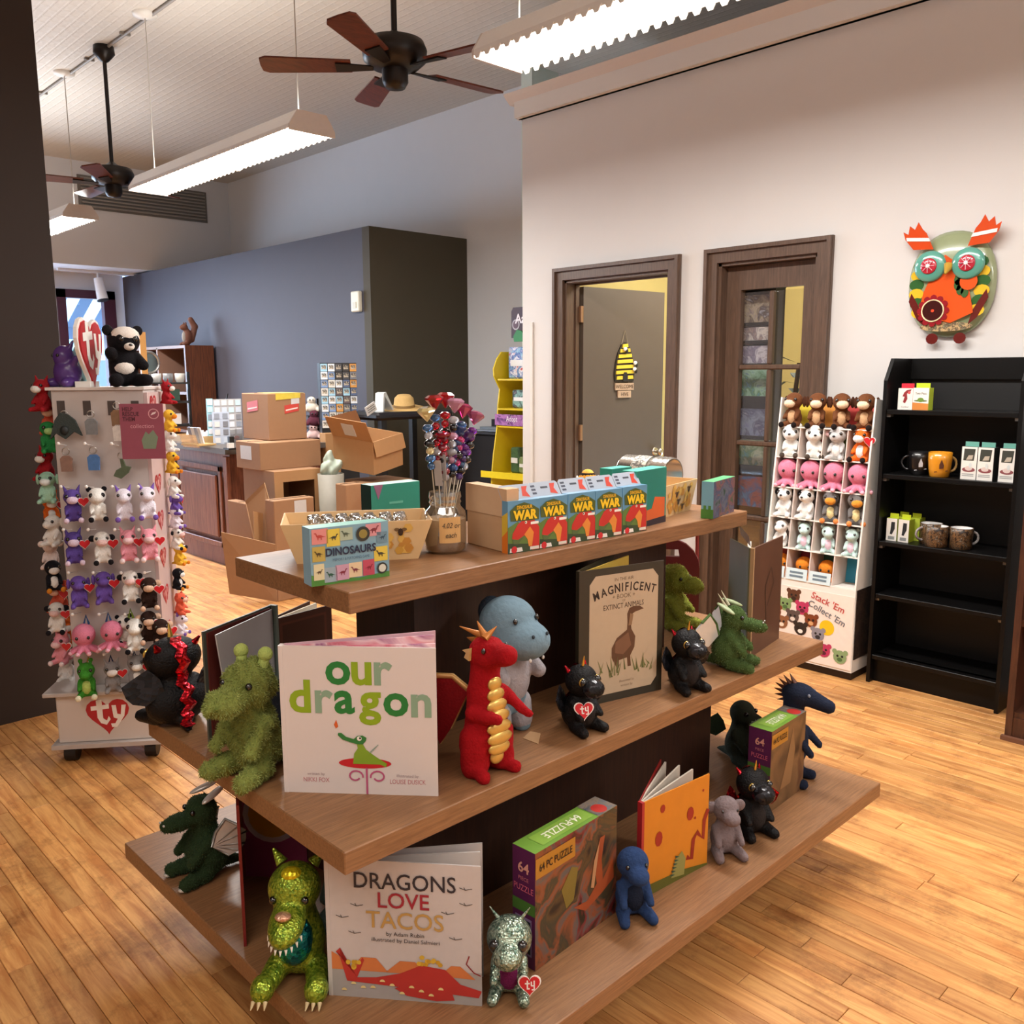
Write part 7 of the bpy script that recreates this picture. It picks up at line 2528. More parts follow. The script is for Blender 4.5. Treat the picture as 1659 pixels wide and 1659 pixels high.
t = thing('card_reader', 'black stand with a white base below the clear counter box', 'stand', counter_pt(377, 728), 0)
MB().box((0, 0, .006), (.1, .08, .012), mat('141414', .4)).build('foot', t)
MB().box((-.01, 0, .05), (.035, .03, .08), mat('1a1816', .4)).build('column', t)
MB().box((-.025, -.02, .03), (.04, .03, .035), mat('e6e2da', .4)).build('white_block', t)
t = thing('pump_bottle', 'small black bottle with a thin spout among the counter signs', 'bottle', counter_pt(371, 714), 0)
MB().lathe([(.02, 0), (.022, .01), (.022, .12), (.012, .14), (.008, .17)], mat('151515', .3)).build('bottle', t)
MB().tube([(0, 0, .16), (0, 0, .33), (.01, 0, .37)], .005, mat('151515', .3)).build('spout', t)

# brown bookcase end and its figure
BE_Y = 9.1
bx0 = at_y(303, 620, BE_Y).x
bk = thing('tall_bookcase', 'tall brown bookcase against the dark wall behind the counter', 'bookcase', (bx0, BE_Y, 0))
bwid, blen, bh = 4.37 - bx0, 1.6, 1.7
M_B2 = wood_mat('4a2614', '6e3d22', 2, 5, .45)
MB().box((bwid / 2, .015, bh / 2), (bwid, .03, bh), M_B2).build('end_panel', bk)
MB().box((bwid / 2, blen - .015, bh / 2), (bwid, .03, bh), M_B2).build('end_panel', bk)
MB().box((bwid - .01, blen / 2, bh / 2), (.02, blen - .06, bh - .02), mat('3a1812', .6)).build('back_panel', bk)
for z in (.05, .42, .8, 1.2, bh - .015):
    MB().box((bwid / 2 - .01, blen / 2, z), (bwid - .02, blen - .06, .03), mat('7a5a4a', .5) if z > 1.6 else M_B2).build('shelf', bk)
MB().box((bwid / 2 - .01, blen * .45, bh / 2), (bwid - .02, .03, bh - .03), mat('8a6a5a', .5)).build('divider', bk)
p = Vector((bx0 + .1, BE_Y + .15, bh))
t = thing('squirrel_figure', 'small brown squirrel figure standing on the tall bookcase', 'figurine', p, face(p, -60))
blob('body', [('e', (0, 0, .09), (.05, .045, .09)), ('e', (.03, 0, .19), (.04, .035, .035)), ('e', (.06, 0, .185), (.025, .02, .02)), ('c', (-.05, 0, .06), .03, (-.09, 0, .2), .035), ('c', (-.09, 0, .2), .035, (-.05, 0, .27), .03), ('c', (.03, .03, .02), .02, (.06, .03, .015), .018), ('c', (.03, -.03, .02), .02, (.06, -.03, .015), .018)], mat('6a4030', .7, var=.2), t, 28)
MB().ell((.03, 0, .09), (.03, .03, .06), mat('8a8078', .7)).build('belly', t)
MB().ell((.02, .02, .225), (.01, .008, .018), mat('6a4030', .7)).build('ear', t)
MB().ell((.02, -.02, .225), (.01, .008, .018), mat('6a4030', .7)).build('ear', t)
# black wire shelf with white boxes
p = at_y(278, 700, 8.0)
wr = thing('black_wire_rack', 'black wire rack holding white boxes left of the tall bookcase', 'rack', (p.x, 8.0, 0), face(p, 0) + PI / 2)
for x in (-.17, .17):
    for y in (-.12, .12):
        MB().cyl((x, y, 0), (x, y, 1.42), .012, m=mat('121212', .4), n=8).build('post', wr)
rg = random.Random(12)
for z in (.5, .72, .94, 1.15, 1.32):
    MB().box((0, 0, z), (.36, .26, .015), mat('151515', .4)).build('shelf', wr)
bxs = [(.515, 'e9e6e0', .2, .1), (.735, '1c1a1a', .24, .12), (.955, 'eae8e4', .22, .09), (1.165, '2a4a3c', .22, .1)]
for i, (z, c, w, h) in enumerate(bxs):
    o = MB().box((0, 0, h / 2), (w, .16, h), mat(c, .5)).box((0, -.082, h * .6), (w * .3, .004, h * .2), mat('9a9a98' if i != 1 else 'e0dcd6', .5)).build('box')
    o.location = Matrix.Translation((p.x, 8.0, 0)) @ Matrix.Rotation(face(p, 0) + PI / 2, 4, 'Z') @ Vector((-.02, -.03, z + (.0)))
    o.rotation_euler = (0, 0, face(p, 0) + PI / 2)
    tag(o, ('white box on the lowest seen tier of the wire rack', 'black box on the second tier of the wire rack', 'white box on the third tier of the wire rack', 'dark green box near the top of the wire rack')[i], 'box', 'boxes on the black wire rack')
for i, (x, c) in enumerate(((-.1, 'e6e2dc'), (0, '8a8a8c'), (.1, 'ded8cc'))):
    o = MB().lathe([(.03, 0), (.04, .02), (.045, .08), (.04, .08), (.03, .01)], mat(c, .3)).build('cup')
    o.location = Matrix.Translation((p.x, 8.0, 0)) @ Matrix.Rotation(face(p, 0) + PI / 2, 4, 'Z') @ Vector((x, -.02, 1.3275))
    tag(o, ('white cup on top of the black wire rack', 'grey cup on top of the black wire rack', 'cream cup at right on top of the wire rack')[i], 'cup', 'cups on the wire rack')
# standing mirror, wooden post
p = at_y(249, 700, 7.75)
t = thing('vanity_mirror', 'round silver-rimmed mirror on a stand behind the white rack', 'mirror', (p.x, 7.75, 0), face(p, 30) + PI / 2)
MB().cyl((0, 0, .0), (0, 0, 1.42), .012, m=mat('b8b8b8', .3, .8)).build('pole', t)
MB().lathe([(.15, 0), (.15, .015), (.02, .03)], mat('b8b8b8', .3, .8)).build('base', t)
MB().tube([(.09 * math.cos(k * PI / 12), 0, 1.5 + .09 * math.sin(k * PI / 12)) for k in range(24)], .012, mat('c9c9c6', .3, .8), closed=True).build('rim', t)
MB().disc((0, 1.5), .085, mat('8a9098', .06, .9), -.002, n=24).disc((0, 1.5), .085, mat('6a6a70', .4), .004, n=24).build('mirror_glass', t)
p = at_y(237, 650, 7.35)
t = thing('wooden_post', 'plain wooden post rising behind the panda on the rack', 'post', (p.x, 7.35, 0))
MB().box((0, 0, .87), (.05, .03, 1.74), mat('c08a4a', .5, var=.1)).build('post', t)
MB().lathe([(.14, 0), (.14, .02)], mat('a87a44', .5)).build('base', t)


# ---- cardboard
M_CB = mat('9c7554', .8, var=.05, scale=30)
M_CB2 = mat('b28558', .8, var=.05, scale=30)
M_CBW = mat('cfa87c', .8)
M_LABEL = mat('c9c8c8', .5)


def carton(name, label, cpx, ybot, ytop, xl, xr, z0=None, Y0=None, seam=True, m=None, lab=None, ground=False, group='cardboard cartons in the pile'):
    m = m or M_CB
    C = at(cpx, ybot, z0) if z0 is not None else at_y(cpx, ybot, Y0)
    if ground:
        C.z = 0.0
    h = tall(C, ytop)
    w = at_y(xr, ybot, C.y).x - C.x
    d = at_x(xl, ybot, C.x).y - C.y
    t = thing(name, label, 'carton', C, 0, group)
    MB().box((w / 2, d / 2, h / 2), (w, d, h), m, bev=.004).build('carton', t)
    MB().box((w / 2, d / 2, h + .0015), (w * .995, .006, .002), mat('3a2818', .9)).build('top_seam', t)
    if lab:
        x0, x1, z0_, z1 = lab[1:]
        if lab[0] == 'L':
            MB().slab([(d * x0, h * z0_), (d * x1, h * z0_), (d * x1, h * z1), (d * x0, h * z1)], .001, M_LABEL, T((0, d, 0), (0, 0, -PI / 2)), y0=-.0015).build('address_label', t)
        else:
            MB().slab([(w * x0, h * z0_), (w * x1, h * z0_), (w * x1, h * z1), (w * x0, h * z1)], .001, M_LABEL, y0=-.0015).build('address_label', t)
    return t, C, w, d, h


t, C, w, d, h = carton('cardboard_box', 'wide flat cardboard box with a white label in the middle of the stack', 422.6, 763, 718, 384, 521, Y0=5.2, lab=('L', .2, .65, .35, .85))
z_mid0, z_mid1 = C.z, C.z + h
midC = (C, w, d)
t, C2, w2, d2, h2 = carton('cardboard_box', 'topmost cardboard box with red fragile stickers and yellow tape', 437, 714, 638, 395, 498, z0=z_mid1 + .002)
tape = mat('d8c24a', .4, var=.15)
MB().prism([(.1 * w2, .02), (w2 * .95, -.002), (w2 * 1.0, d2 * .9), (.35 * w2, d2 * .9)], .002, mat('c9b46a', .5), z0=h2 + .001).build('yellow_paper', t)
MB().slab([(.2 * w2, h2 * .86), (.85 * w2, h2 * .9), (.85 * w2, h2), (.2 * w2, h2)], .002, tape, y0=-.003).build('yellow_tape', t)
for (q, x0, x1, z0_, z1) in (('R', .42, .8, .56, .74), ('L', .2, .62, .58, .8)):
    mm = T((0, 0, 0)) if q == 'R' else T((0, d2, 0), (0, 0, -PI / 2))
    ww = w2 if q == 'R' else d2
    s = MB().slab([(ww * x0, h2 * z0_), (ww * x1, h2 * (z0_ + .06)), (ww * x1, h2 * (z1 + .06)), (ww * x0, h2 * z1)], .001, mat('c8463c', .5), mm, y0=-.002)
    s.flat([(ww * (x0 + .03), h2 * (z0_ + .06)), (ww * (x1 - .03), h2 * (z0_ + .11)), (ww * (x1 - .03), h2 * (z0_ + .14)), (ww * (x0 + .03), h2 * (z0_ + .09))], mat('f0d8d0', .5), -.0026, mm)
    s.build('fragile_sticker', t)
MB().slab([(.6 * w2, h2 * .76), (.82 * w2, h2 * .78), (.82 * w2, h2 * .92), (.6 * w2, h2 * .9)], .001, M_LABEL, y0=-.0022).build('address_label', t)
# lower box with an opening cut in its side
C, w, d = midC
C3 = at(444, 765, z_mid0)
h3 = z_mid0
w3 = at_y(519, 765, C3.y).x - C3.x
d3 = at_x(394, 765, C3.x).y - C3.y
t = thing('cardboard_box', 'tall cardboard box with a dark square opening at the bottom of the stack', 'carton', (C3.x, C3.y, 0), 0, 'cardboard cartons in the pile')
f = MB()
ox0, ox1, oz0, oz1 = .18 * w3, .86 * w3, h3 - .36, h3 - .07
for (x0, x1, z0_, z1) in ((0, ox0, 0, h3), (ox1, w3, 0, h3), (ox0, ox1, oz1, h3), (ox0, ox1, 0, oz0)):
    f.box(((x0 + x1) / 2, .003, (z0_ + z1) / 2), (x1 - x0, .006, z1 - z0_), M_CB2)
f.build('front_wall', t)
f = MB()
f.box((.003, d3 / 2 + .003, h3 / 2), (.006, d3 - .006, h3), M_CB)
f.box((w3 - .003, d3 / 2 + .003, h3 / 2), (.006, d3 - .006, h3), M_CB)
f.box((w3 / 2, d3 - .003, h3 / 2), (w3 - .012, .006, h3), M_CB)
f.box((w3 / 2, d3 / 2, h3 - .003), (w3 - .012, d3 - .012, .006), M_CB)
f.build('side_walls', t)
carton('cardboard_box', 'cardboard box with a taped paper label in front of the opened box', 446, 872, 812, 432, 511, Y0=4.85, ground=True, lab=('R', .5, .8, .62, .98), m=M_CB)
carton('cardboard_box', 'upright narrow cardboard box beside the counter corner', 409, 880, 818, 372, 424, Y0=5.3, ground=True, m=M_CB)
carton('cardboard_box', 'small dark cardboard box low beside the pale bin', 562, 838, 786, 545, 592, Y0=4.6, ground=True, m=M_CB)
carton('cardboard_box', 'small brown cardboard box behind the teal box', 572, 800, 778, 560, 596, Y0=5.0, ground=True, m=M_CB)
carton('cardboard_box', 'brown cardboard box half hidden under the tilted open box', 607, 850, 795, 590, 650, Y0=4.5, ground=True, m=M_CB)
carton('cardboard_box', 'tan cardboard box at the back, right of the stack', 528, 737, 702, 519, 552, Y0=5.9, ground=True, m=M_CB2)


def sheet(label, quad, Y0, m, edge=None):
    pts = [at_y(x, y, Y0 + dy) for x, y, dy in quad]
    o = pts[0]
    t = thing('cardboard_sheet', label, 'cardboard', o, 0, 'loose cardboard sheets in the pile')
    P = [p - o for p in pts]
    nrm = (P[1] - P[0]).cross(P[2] - P[0]).normalized() * .006
    n = len(P)
    mb = MB()
    vs = [p for p in P] + [p + nrm for p in P]
    mb.add(vs, [tuple(range(n)), tuple(range(2 * n - 1, n - 1, -1))], m)
    mb.add(vs, [((i + 1) % n, i, n + i, n + (i + 1) % n) for i in range(n)], edge or M_CBW)
    mb.build('sheet', t)


sheet('big cardboard flap leaning with a pale cut edge left of the bee tray', [(397, 812, .25), (428, 782, .1), (478, 962, -.05), (430, 962, .0)], 4.98, M_CB)
sheet('low cardboard flap lying in front by the counter foot', [(358, 862, .1), (446, 882, -.1), (449, 975, -.1), (372, 962, .1)], 4.95, M_CB)
sheet('pale creased cardboard strip right of the leaning flap', [(447, 826, .1), (460, 842, .1), (470, 972, 0), (456, 972, 0)], 4.98, M_CBW)
sheet('narrow cardboard strip standing between two boxes', [(411, 828, 0), (426, 832, 0), (428, 966, 0), (414, 966, 0)], 5.06, M_CB2)
# pale bin with green-white cloth
p = at_y(537, 800, 4.95)
t = thing('pale_bin', 'pale grey bin with crumpled greenish white paper on top', 'bin', (p.x, p.y, 0))
bh_ = at_y(537, 767, 4.95).z
MB().lathe([(.07, 0), (.085, bh_), (.08, bh_), (.066, .01)], mat('8f897c', .6), n=20).build('bin', t)
blob('paper', [('e', (0, 0, bh_ + .03), (.06, .06, .06)), ('e', (.0, .02, bh_ + .09), (.035, .04, .06)), ('e', (.04, 0, bh_ + .05), (.04, .04, .04))], mat('a4b0a0', .6), t, 22, .2, .008, 70)
# tilted open carton with flaps
p = at_y(606, 770, 4.7)
t = thing('open_carton', 'open tilted cardboard box with raised flaps on the carton pile', 'carton', p, 0, None, rot=(math.radians(6), math.radians(-8), math.radians(14)))
w, d, h = .3, .34, .22
th = .005
for (cx, cy, sx, sy) in ((w / 2, th / 2, w, th), (w / 2, d - th / 2, w, th), (th / 2, d / 2, th, d - 2 * th), (w - th / 2, d / 2, th, d - 2 * th)):
    MB().box((cx, cy, h / 2), (sx, sy, h), M_CB2).build('wall', t)
MB().box((w / 2, d / 2, .003), (w - .012, d - .012, .005), M_CB2).build('bottom', t)
MB().box((0, 0, .06), (w, .004, .12), mat('7a4a24', .8), T((w / 2, d, h), (math.radians(-28), 0, 0))).build('flap', t)
fl = MB().box((0, 0, .075), (.004, d, .15), M_CB2, T((0, d / 2, h), (0, math.radians(-24), 0))).build('flap', t)
MB().box((-.003, 0, .07), (.002, .1, .09), M_LABEL, T((0, d / 2, h), (0, math.radians(-24), 0))).build('address_label', t)
MB().box((0, 0, -.05), (w, .004, .1), M_CB2, T((w / 2, -.003, h), (math.radians(-14), 0, 0))).build('flap', t)
bx_, by_ = p.x, p.y
st2 = MB().box((.17, .16, (p.z - .05) / 2), (.34, .3, p.z - .05), M_CB, bev=.004).build('cardboard_box', loc=(bx_ - .02, by_, 0))
tag(st2, 'large plain cardboard box beneath the tilted open one', 'carton', 'cardboard cartons in the pile')

# ---- postcard spinner
p = at_x(550, 650, 3.85)
sp_rz = face(p, 12) + PI / 2
SK = 1.42
t = thing('card_spinner', 'black spinner rack of small picture cards before the dark wall', 'display rack', (p.x, p.y, 0), sp_rz)
sh_ = at_x(550, 588, 3.85).z
MB().box((0, .06, .55 + (sh_ - .55) / 2), (.2 * SK, .11, sh_ - .55), mat('121214', .5)).build('frame', t)
MB().cyl((0, .06, 0), (0, .06, .56), .02, m=mat('1a1a1a', .4)).build('pole', t)
MB().lathe([(.15, 0), (.15, .02), (.03, .05)], mat('1a1a1a', .4), T((0, .06, 0))).build('base', t)
SPM = Matrix.Translation((p.x, p.y, 0)) @ Matrix.Rotation(sp_rz, 4, 'Z')
rg = random.Random(9)
pal = ['9ac4d8', 'd8dce0', '3a3a3e', '8a8478', 'c98a3c', '5a4a4a', 'b4aca0', '4a5a7a', 'd4cfc6', '2c2622', '6a6a70', '7a94bc']
nmc = {'9ac4d8': 'sky blue', 'd8dce0': 'white', '3a3a3e': 'charcoal', '8a8478': 'grey-brown', 'c98a3c': 'orange', '5a4a4a': 'brown', 'b4aca0': 'beige', '4a5a7a': 'navy', 'd4cfc6': 'cream', '2c2622': 'black', '6a6a70': 'grey', '7a94bc': 'blue'}
rn8 = ['top', 'second', 'third', 'fourth', 'fifth', 'sixth', 'seventh', 'lowest']
for r in range(8):
    for c in range(5):
        z = sh_ - .035 - r * .062
        x = (-.08 + c * .04) * SK
        col = pal[(r * 5 + c * 7 + (r * c) % 3) % len(pal)] if c > 1 else ('9ac4d8', 'd8dce0', '7a94bc', 'd4cfc6')[(r + c) % 4]
        mb = MB()
        mb.slab([(-.018, -.027), (.018, -.027), (.018, .027), (-.018, .027)], .003, mat(col, .4))
        mb.flat([(-.013, -.012), (.013, -.012), (.013, .018), (-.013, .018)], picture_mat((col, '2c2a2a', 'b8a890', col), 70), -.0006)
        o = mb.build('picture_card')
        o.location = SPM @ Vector((x, -.003 - (.004 if (r + c) % 2 else 0), z))
        o.rotation_euler = (-.06, 0, sp_rz)
        o.scale = (SK, 1, 1.08)
        tag(o, f'{nmc[col]} picture card, {rn8[r]} row, {("leftmost", "second", "middle", "fourth", "rightmost")[c]} column of the spinner', 'card', 'picture cards on the spinner')
for i, (px, py, c, lbl) in enumerate(((505, 660, 'e0d4c4', 'cream fluffy toy left of the card spinner'), (509, 682, '5a2c3a', 'maroon soft toy below the cream one by the spinner'), (508, 704, 'dcb8b4', 'pale pink soft toy lowest beside the card spinner'))):
    p = at_x(px, py, 3.75)
    t = thing('soft_toy', lbl, 'soft toy', p, face(p, 0))
    blob('body', [('e', (0, 0, 0), (.045, .05, .045)), ('e', (.01, 0, .055), (.035, .035, .03)), ('c', (.0, .04, 0), .018, (.04, .05, -.02), .015), ('c', (0, -.04, 0), .018, (.04, -.05, -.02), .015)], plush_mat(c), t, 20, .3)
    MB().ell((.045, .012, .06), .006, M_EYE).build('eye', t)
    MB().ell((.045, -.012, .06), .006, M_EYE).build('eye', t)
t = thing('toy_shelf', 'dark narrow shelf carrying soft toys beside the spinner', 'shelf', (at_x(507, 700, 3.8).x, at_x(507, 700, 3.8).y, 0))
for z in (at_x(505, 674, 3.75).z, at_x(509, 694, 3.75).z, at_x(508, 716, 3.75).z):
    MB().box((0, 0, z - .008), (.16, .14, .012), mat('1a1616', .5)).build('shelf', t)
MB().box((.085, .06, .6), (.02, .02, 1.2), mat('1a1616', .5)).build('post', t)

# ---- dark table with hats behind the cartons
A = at_y(600, 668, 5.6)
t = thing('dark_table', 'long dark table with a rounded edge behind the open carton', 'table', (A.x + .2, 5.72, 0))
tz = A.z
MB().box((.15, 0, tz - .03), (.75, .5, .06), mat('1c1a1e', .3), bev=.02).build('table_top', t)
for x in (-.15, .45):
    for y in (-.2, .2):
        MB().box((x, y, (tz - .06) / 2), (.05, .05, tz - .06), mat('1a181a', .4)).build('leg', t)
p = at_y(655, 664, 5.65)
p.z = tz
t = thing('straw_hat', 'tan straw hat on the dark table behind the cartons', 'hat', p)
MB().lathe([(.0, .12), (.05, .125), (.075, .1), (.085, .03), (.15, .012), (.16, .022), (.155, .004), (.085, .0)], mat('c4a064', .8, var=.15, scale=150, bump=.3), T((0, 0, 0), (.12, -.1, 0)), cap=False).build('hat_body', t)
MB().lathe([(.087, .03), (.083, .05)], mat('8a6a3a', .7), T((0, 0, 0), (.12, -.1, 0)), cap=False).build('hat_band', t)
p = at_y(630, 664, 5.62)
p.z = tz
t = thing('folded_card', 'white folded card standing like a tent beside the straw hat', 'card', p, .3)
MB().slab([(-.075, 0), (-.06, 0), (-.045, .12), (.06, 0), (.075, 0), (-.03, .15), (-.06, .14)], .08, mat('d8dcdc', .4)).build('card', t)
p = at_y(603, 668, 5.5)
p.z = tz
t = thing('tilted_sign', 'small tilted white sign board left of the folded card', 'sign', p + Vector((0, 0, .0)), .2, None, rot=(0, math.radians(-24), .2))
MB().box((0, 0, .035), (.11, .006, .07), mat('dad6d2', .4)).build('board', t)
for k in range(3):
    MB().box((0, -.004, .02 + k * .016), (.08, .001, .005), mat('6a6660', .5)).build('printed_line', t)
# ---- black desk in the alcove with a silver tray
A = at_x(770, 705, 4.55)
t = thing('black_desk', 'black cloth-covered desk in front of the alcove wall tinted like teal lamp light', 'desk', (4.98, 5.2, 0))
MB().box((0, .2, A.z / 2), (.3, .5, A.z - .02), mat('141216', .8), bev=.01).build('cloth_cover', t)
MB().box((0, .2, A.z - .008), (.34, .54, .016), mat('2a282a', .4)).build('top', t)
t = thing('silver_tray', 'silver document tray with dark items on the black desk', 'tray', (4.95, 5.3, A.z))
MB().box((0, 0, .012), (.2, .26, .012), mat('9aa0a8', .3, .6)).build('tray', t)
MB().box((0, .02, .03), (.16, .2, .02), mat('6a7480', .4)).build('folder', t)
MB().box((.02, .0, .07), (.05, .12, .06), mat('20202a', .4)).build('black_box', t)

# ---- yellow display stand
YX, YY = 4.72, 5.02
t = thing('yellow_display', 'yellow cardboard display stand of toys at the white wall corner', 'display stand', (YX, YY, 0))
M_YEL = mat('d9bc14', .45, var=.04)


def yz(py):
    return at_x(800, py, YX).z


prof = [(-.1, 0), (-.08, yz(768)), (-.06, yz(735)), (-.02, yz(690)), (-.01, yz(655)), (0.01, yz(630)), (-.05, yz(610)), (-.055, yz(598)), (-.02, yz(582)), (.03, yz(570)), (.3, yz(570)), (.3, 0)]
MB().prism(prof[::-1], .012, M_YEL, Matrix.Translation((0, .006, 0)) @ Matrix(((1, 0, 0, 0), (0, 0, 1, 0), (0, 1, 0, 0), (0, 0, 0, 1)))).build('side_panel', t)
MB().box((.3, -.24, yz(570) / 2), (.012, .48, yz(570)), M_YEL).build('back_panel', t)
for py in (615, 662, 690, 766):
    MB().box((.13, -.24, yz(py)), (.32, .46, .012), M_YEL).build('shelf', t)
MB().box((-.1, -.2, yz(768) + .01), (.01, .62, .05), mat('ecd42a', .4), T((0, 0, 0), (0, 0, .12))).build('price_rail', t)
MB().box((-.02, -.22, yz(679)), (.01, .5, .085), picture_mat(('3a2450', '7a4a8a', 'b47ab8', '2a1c3a'), 14)).build('purple_strip', t)
text('Adopt', .06, mat('efe9f2', .4), t, 'lettering', (-.027, -.16, yz(679) - .01), (PI / 2, 0, -PI / 2), sx=.8)
hz = yz(530)
hb = MB().slab([(0, 0), (.3, 0), (.3, .23), (.02, .23), (0, .2)], .01, mat('3a1622', .4), T((.1, -.03, yz(548)), (0, 0, -PI / 2)))
hb.build('header_card', t)
text("Aa", .1, mat('efe6ea', .4), t, 'lettering', (.0975, -.13, yz(548) + .11), (PI / 2, 0, -PI / 2), bold=.002)
MB().disc((.05, .1), .04, mat('b8b0b4', .4), -.001, T((.1, -.03, yz(548)), (0, 0, -PI / 2))).disc((.05, .1), .03, mat('5a3a48', .4), -.002, T((.1, -.03, yz(548)), (0, 0, -PI / 2))).build('ring_print', t)
MB().prism([(-.05, -.02), (.05, -.02), (.06, .02), (.03, .06), (-.02, .07), (-.06, .02)], .012, mat('1c7a34', .4), Matrix.Translation((.08, -.13, yz(550))) @ Matrix(((0, 0, 1, 0), (-1, 0, 0, 0), (0, 1, 0, 0), (0, 0, 0, 1)))).build('green_putty_logo', t)
for i, (y, py0, w_, h_, cols_, lbl) in enumerate(((-.14, 615, .22, .24, ('c03a3a', 'e6e6f0', '3a5aa8', '9ac4d8', 'b8506a'), 'colourful toy pack on the top shelf of the yellow display'), (-.16, 662, .18, .14, ('4a5a58', '8ab4b0', '2a3438', '9a8a9a'), 'teal grey bagged toy on the second yellow shelf'), (-.1, 766, .1, .2, ('2f4a34', '4a6a4a', '1c2c22'), 'dark green tin on the lowest yellow shelf'), (-.2, 766, .12, .13, ('5a6a3c', '8a9a6a', '3a4a2a'), 'olive green jar pack on the lowest yellow shelf'))):
    p_ = Vector((YX + .06, YY + y, yz(py0) + .006))
    g = thing('toy_pack', lbl, 'toy pack', p_, -PI / 2, 'toy packs on the yellow display')
    MB().box((0, .04, h_ / 2), (w_, .08, h_), picture_mat(cols_, 16), bev=.012).build('pack', g)
    MB().box((0, -.002, h_ * .5), (w_ * .7, .004, h_ * .2), mat('e8e8ea', .4)).build('pack_label', g)

# ---- folding chair near the glass door
p = at_y(1095, 1005, 2.45)
ch = thing('maroon_chair', 'dark red moulded chair with a hand slot behind the display', 'chair', (2.86, 2.07, 0), face((2.86, 2.07), 0) - PI / 2)
M_MAR = mat('4a1418', .35, var=.08)
bk_ = []
W_, H0, H1 = .13, .4, .775
outer = [(-W_, H0), (W_, H0), (W_ * .98, H1 - .12)] + [(W_ * .98 * math.cos(a), H1 - .12 + .12 * math.sin(a)) for a in [k * PI / 10 for k in range(1, 10)]] + [(-W_ * .98, H1 - .12)]
br_ = MB()
M = T((0, .0, 0), (math.radians(-8), 0, 0))
hole = [(-.05, H1 - .075), (.05, H1 - .075), (.045, H1 - .045), (-.045, H1 - .045)]
# ring of quads from outline to slot so the slot is a real opening
def seg(pts0, pts1):
    br_.add([(p[0], 0, p[1]) for p in pts0] + [(p[0], .014, p[1]) for p in pts0], [tuple(range(len(pts0))), tuple(range(2 * len(pts0) - 1, len(pts0) - 1, -1))] + [((i + 1) % len(pts0), i, len(pts0) + i, len(pts0) + (i + 1) % len(pts0)) for i in range(len(pts0))], M_MAR, M=M)
seg([(-W_, H0), (W_, H0), (W_ * .98, H1 - .12), (.05, H1 - .075), (-.05, H1 - .075), (-W_ * .98, H1 - .12)], None)
right = [(W_ * .98 * math.cos(a), H1 - .12 + .12 * math.sin(a)) for a in [k * PI / 10 for k in range(0, 6)]]
seg([(.05, H1 - .075)] + right + [(0, H1 - .045), (.045, H1 - .045)], None)
left = [(W_ * .98 * math.cos(a), H1 - .12 + .12 * math.sin(a)) for a in [k * PI / 10 for k in range(5, 11)]]
seg([(-.05, H1 - .075), (-.045, H1 - .045), (0, H1 - .045)] + left, None)
br_.build('backrest', ch)
MB().box((0, -.17, .42), (.26, .34, .03), M_MAR, bev=.012).build('seat', ch)
for x in (-.115, .115):
    MB().cyl((x, -.32, .42), (x, -.34, 0), .011, m=mat('5a5654', .3, .8), n=8).build('leg', ch)
    MB().cyl((x, .0, .42), (x, .06, 0), .011, m=mat('5a5654', .3, .8), n=8).build('leg', ch)
    MB().tube([(x * 1.08, .01, .4), (x * 1.08, -.03, .6), (x * 1.05, -.08, .78)], .008, mat('8a3a3a', .3, .4), n=6).build('side_rail', ch)

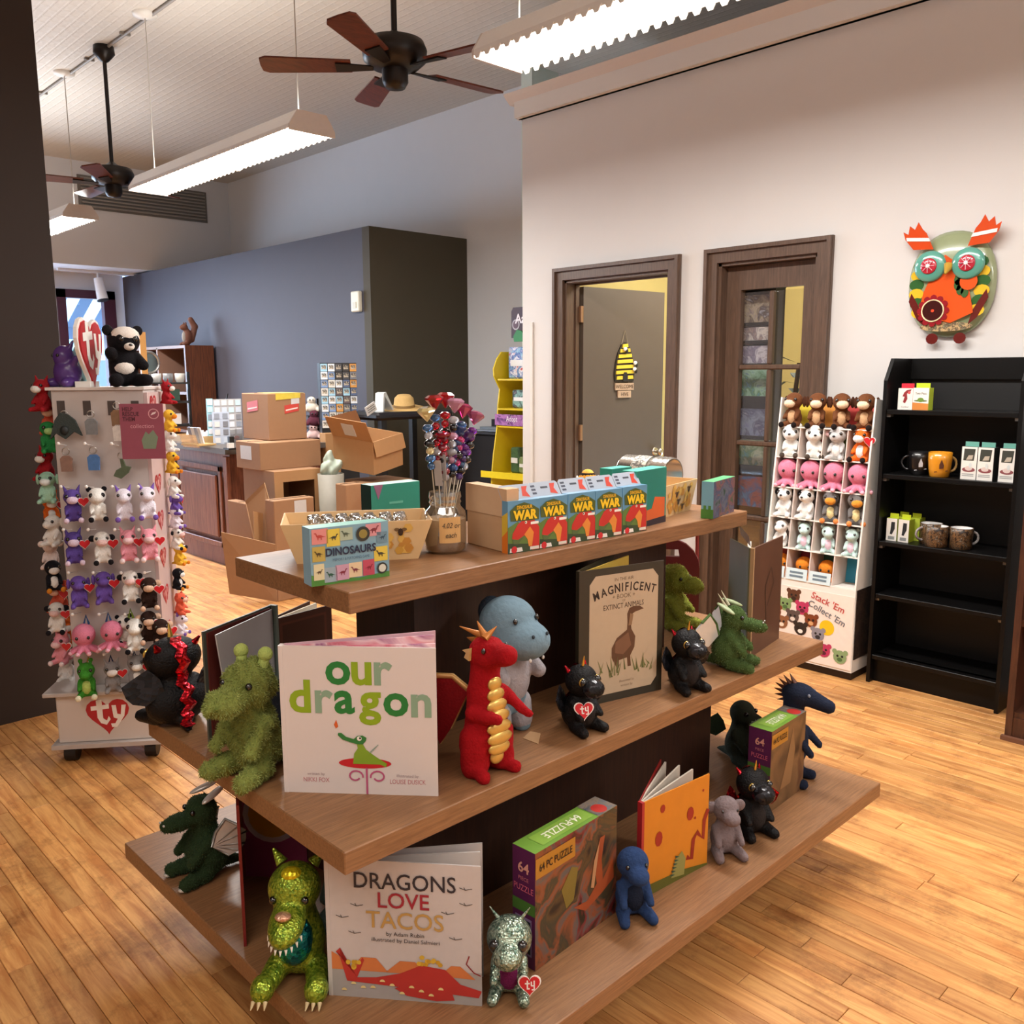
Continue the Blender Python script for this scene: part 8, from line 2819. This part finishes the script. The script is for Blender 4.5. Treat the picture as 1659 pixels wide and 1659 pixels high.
# ---- things inside the office, seen through the glass door
RX = 4.3
A, B = at_x(1190, 600, RX), at_x(1236, 600, RX)
pr = thing('puzzle_rack', 'black rack of picture puzzles seen through the glass door', 'rack', (RX, A.y, 0), -PI / 2)
pw = A.y - B.y + .05
for x in (0, pw):
    MB().box((x, .05, .92), (.016, .1, 1.84), mat('17130f', .5)).build('side_panel', pr)
MB().box((pw / 2, .1, .92), (pw, .012, 1.84), mat('17130f', .5)).build('back_panel', pr)
PZ = [(478, 522), (530, 551), (560, 588), (597, 641), (662, 705), (712, 753), (772, 820)]
PC = [('6a5a7a', 'b4a48a', '4a3a3a', 'd8dce6'), ('c8b0a0', '7a6a70', 'e0d8d0', '5a5060'), ('b0a8b8', '7a7088', 'd8d4dc', '5a5060'), ('5a9ac0', '4a7a4a', '9ac0a8', '3a5a90'), ('6a6aa0', '8a94a8', '4a4a6a', 'b0b0c0'), ('4a8aa0', '5a7a4a', 'b0b8a0', '3a6a70'), ('5aa0d0', '3a6a9a', '9a5a5a', '2a4a6a')]
for i, ((ya, yb), cs) in enumerate(zip(PZ, PC)):
    zb = at_x(1212, yb, RX).z
    zt_ = at_x(1212, ya, RX).z
    MB().box((pw / 2, .05, zb - .012), (pw - .02, .09, .018), mat('17130f', .5)).build('shelf', pr)
    o = MB().box((0, 0, (zt_ - zb) / 2), (pw - .05, .05, zt_ - zb), picture_mat(cs, 16)).build('puzzle_box')
    o.location = (RX + .035, A.y - pw / 2, zb - .002)
    o.rotation_euler = (0, 0, -PI / 2)
    tag(o, f'picture puzzle behind the glass door, {["topmost", "second", "third", "fourth", "fifth", "sixth", "lowest"][i]} of the rack', 'puzzle', 'puzzles in the office rack')
MB().box((pw / 2, .05, 1.85), (pw + .02, .11, .02), mat('2a2018', .5)).build('top_board', pr)
p = at_x(1290, 640, 5.0)
t = thing('potted_plant', 'dark leafy plant seen through the right panes of the glass door', 'plant', (5.0, p.y, 0))
MB().lathe([(.09, 0), (.13, .26), (.11, .26), (.1, .22), (.0, .22)], mat('5a3a2a', .6), n=20).build('pot', t)
MB().tube([(0, 0, .2), (.02, .02, .7), (-.02, .01, 1.15), (.02, 0, 1.45)], .014, mat('4a3a28', .8), n=7).build('stem', t)
rg = random.Random(6)
for k in range(22):
    a_, z0_ = rg.uniform(0, 2 * PI), rg.uniform(.75, 1.5)
    L = rg.uniform(.14, .26)
    M = T((0, 0, z0_), (0, 0, a_)) @ T((0, 0, 0), (0, rg.uniform(-.7, .3), 0))
    MB().add([(0, 0, 0), (L * .4, -.035, .02), (L * .8, -.02, -.02), (L, 0, -.05), (L * .8, .02, -.02), (L * .4, .035, .02)], [(0, 1, 2, 3, 4, 5)], mat('1f2c1a', .5, var=.3), M=M).build('leaf', t)
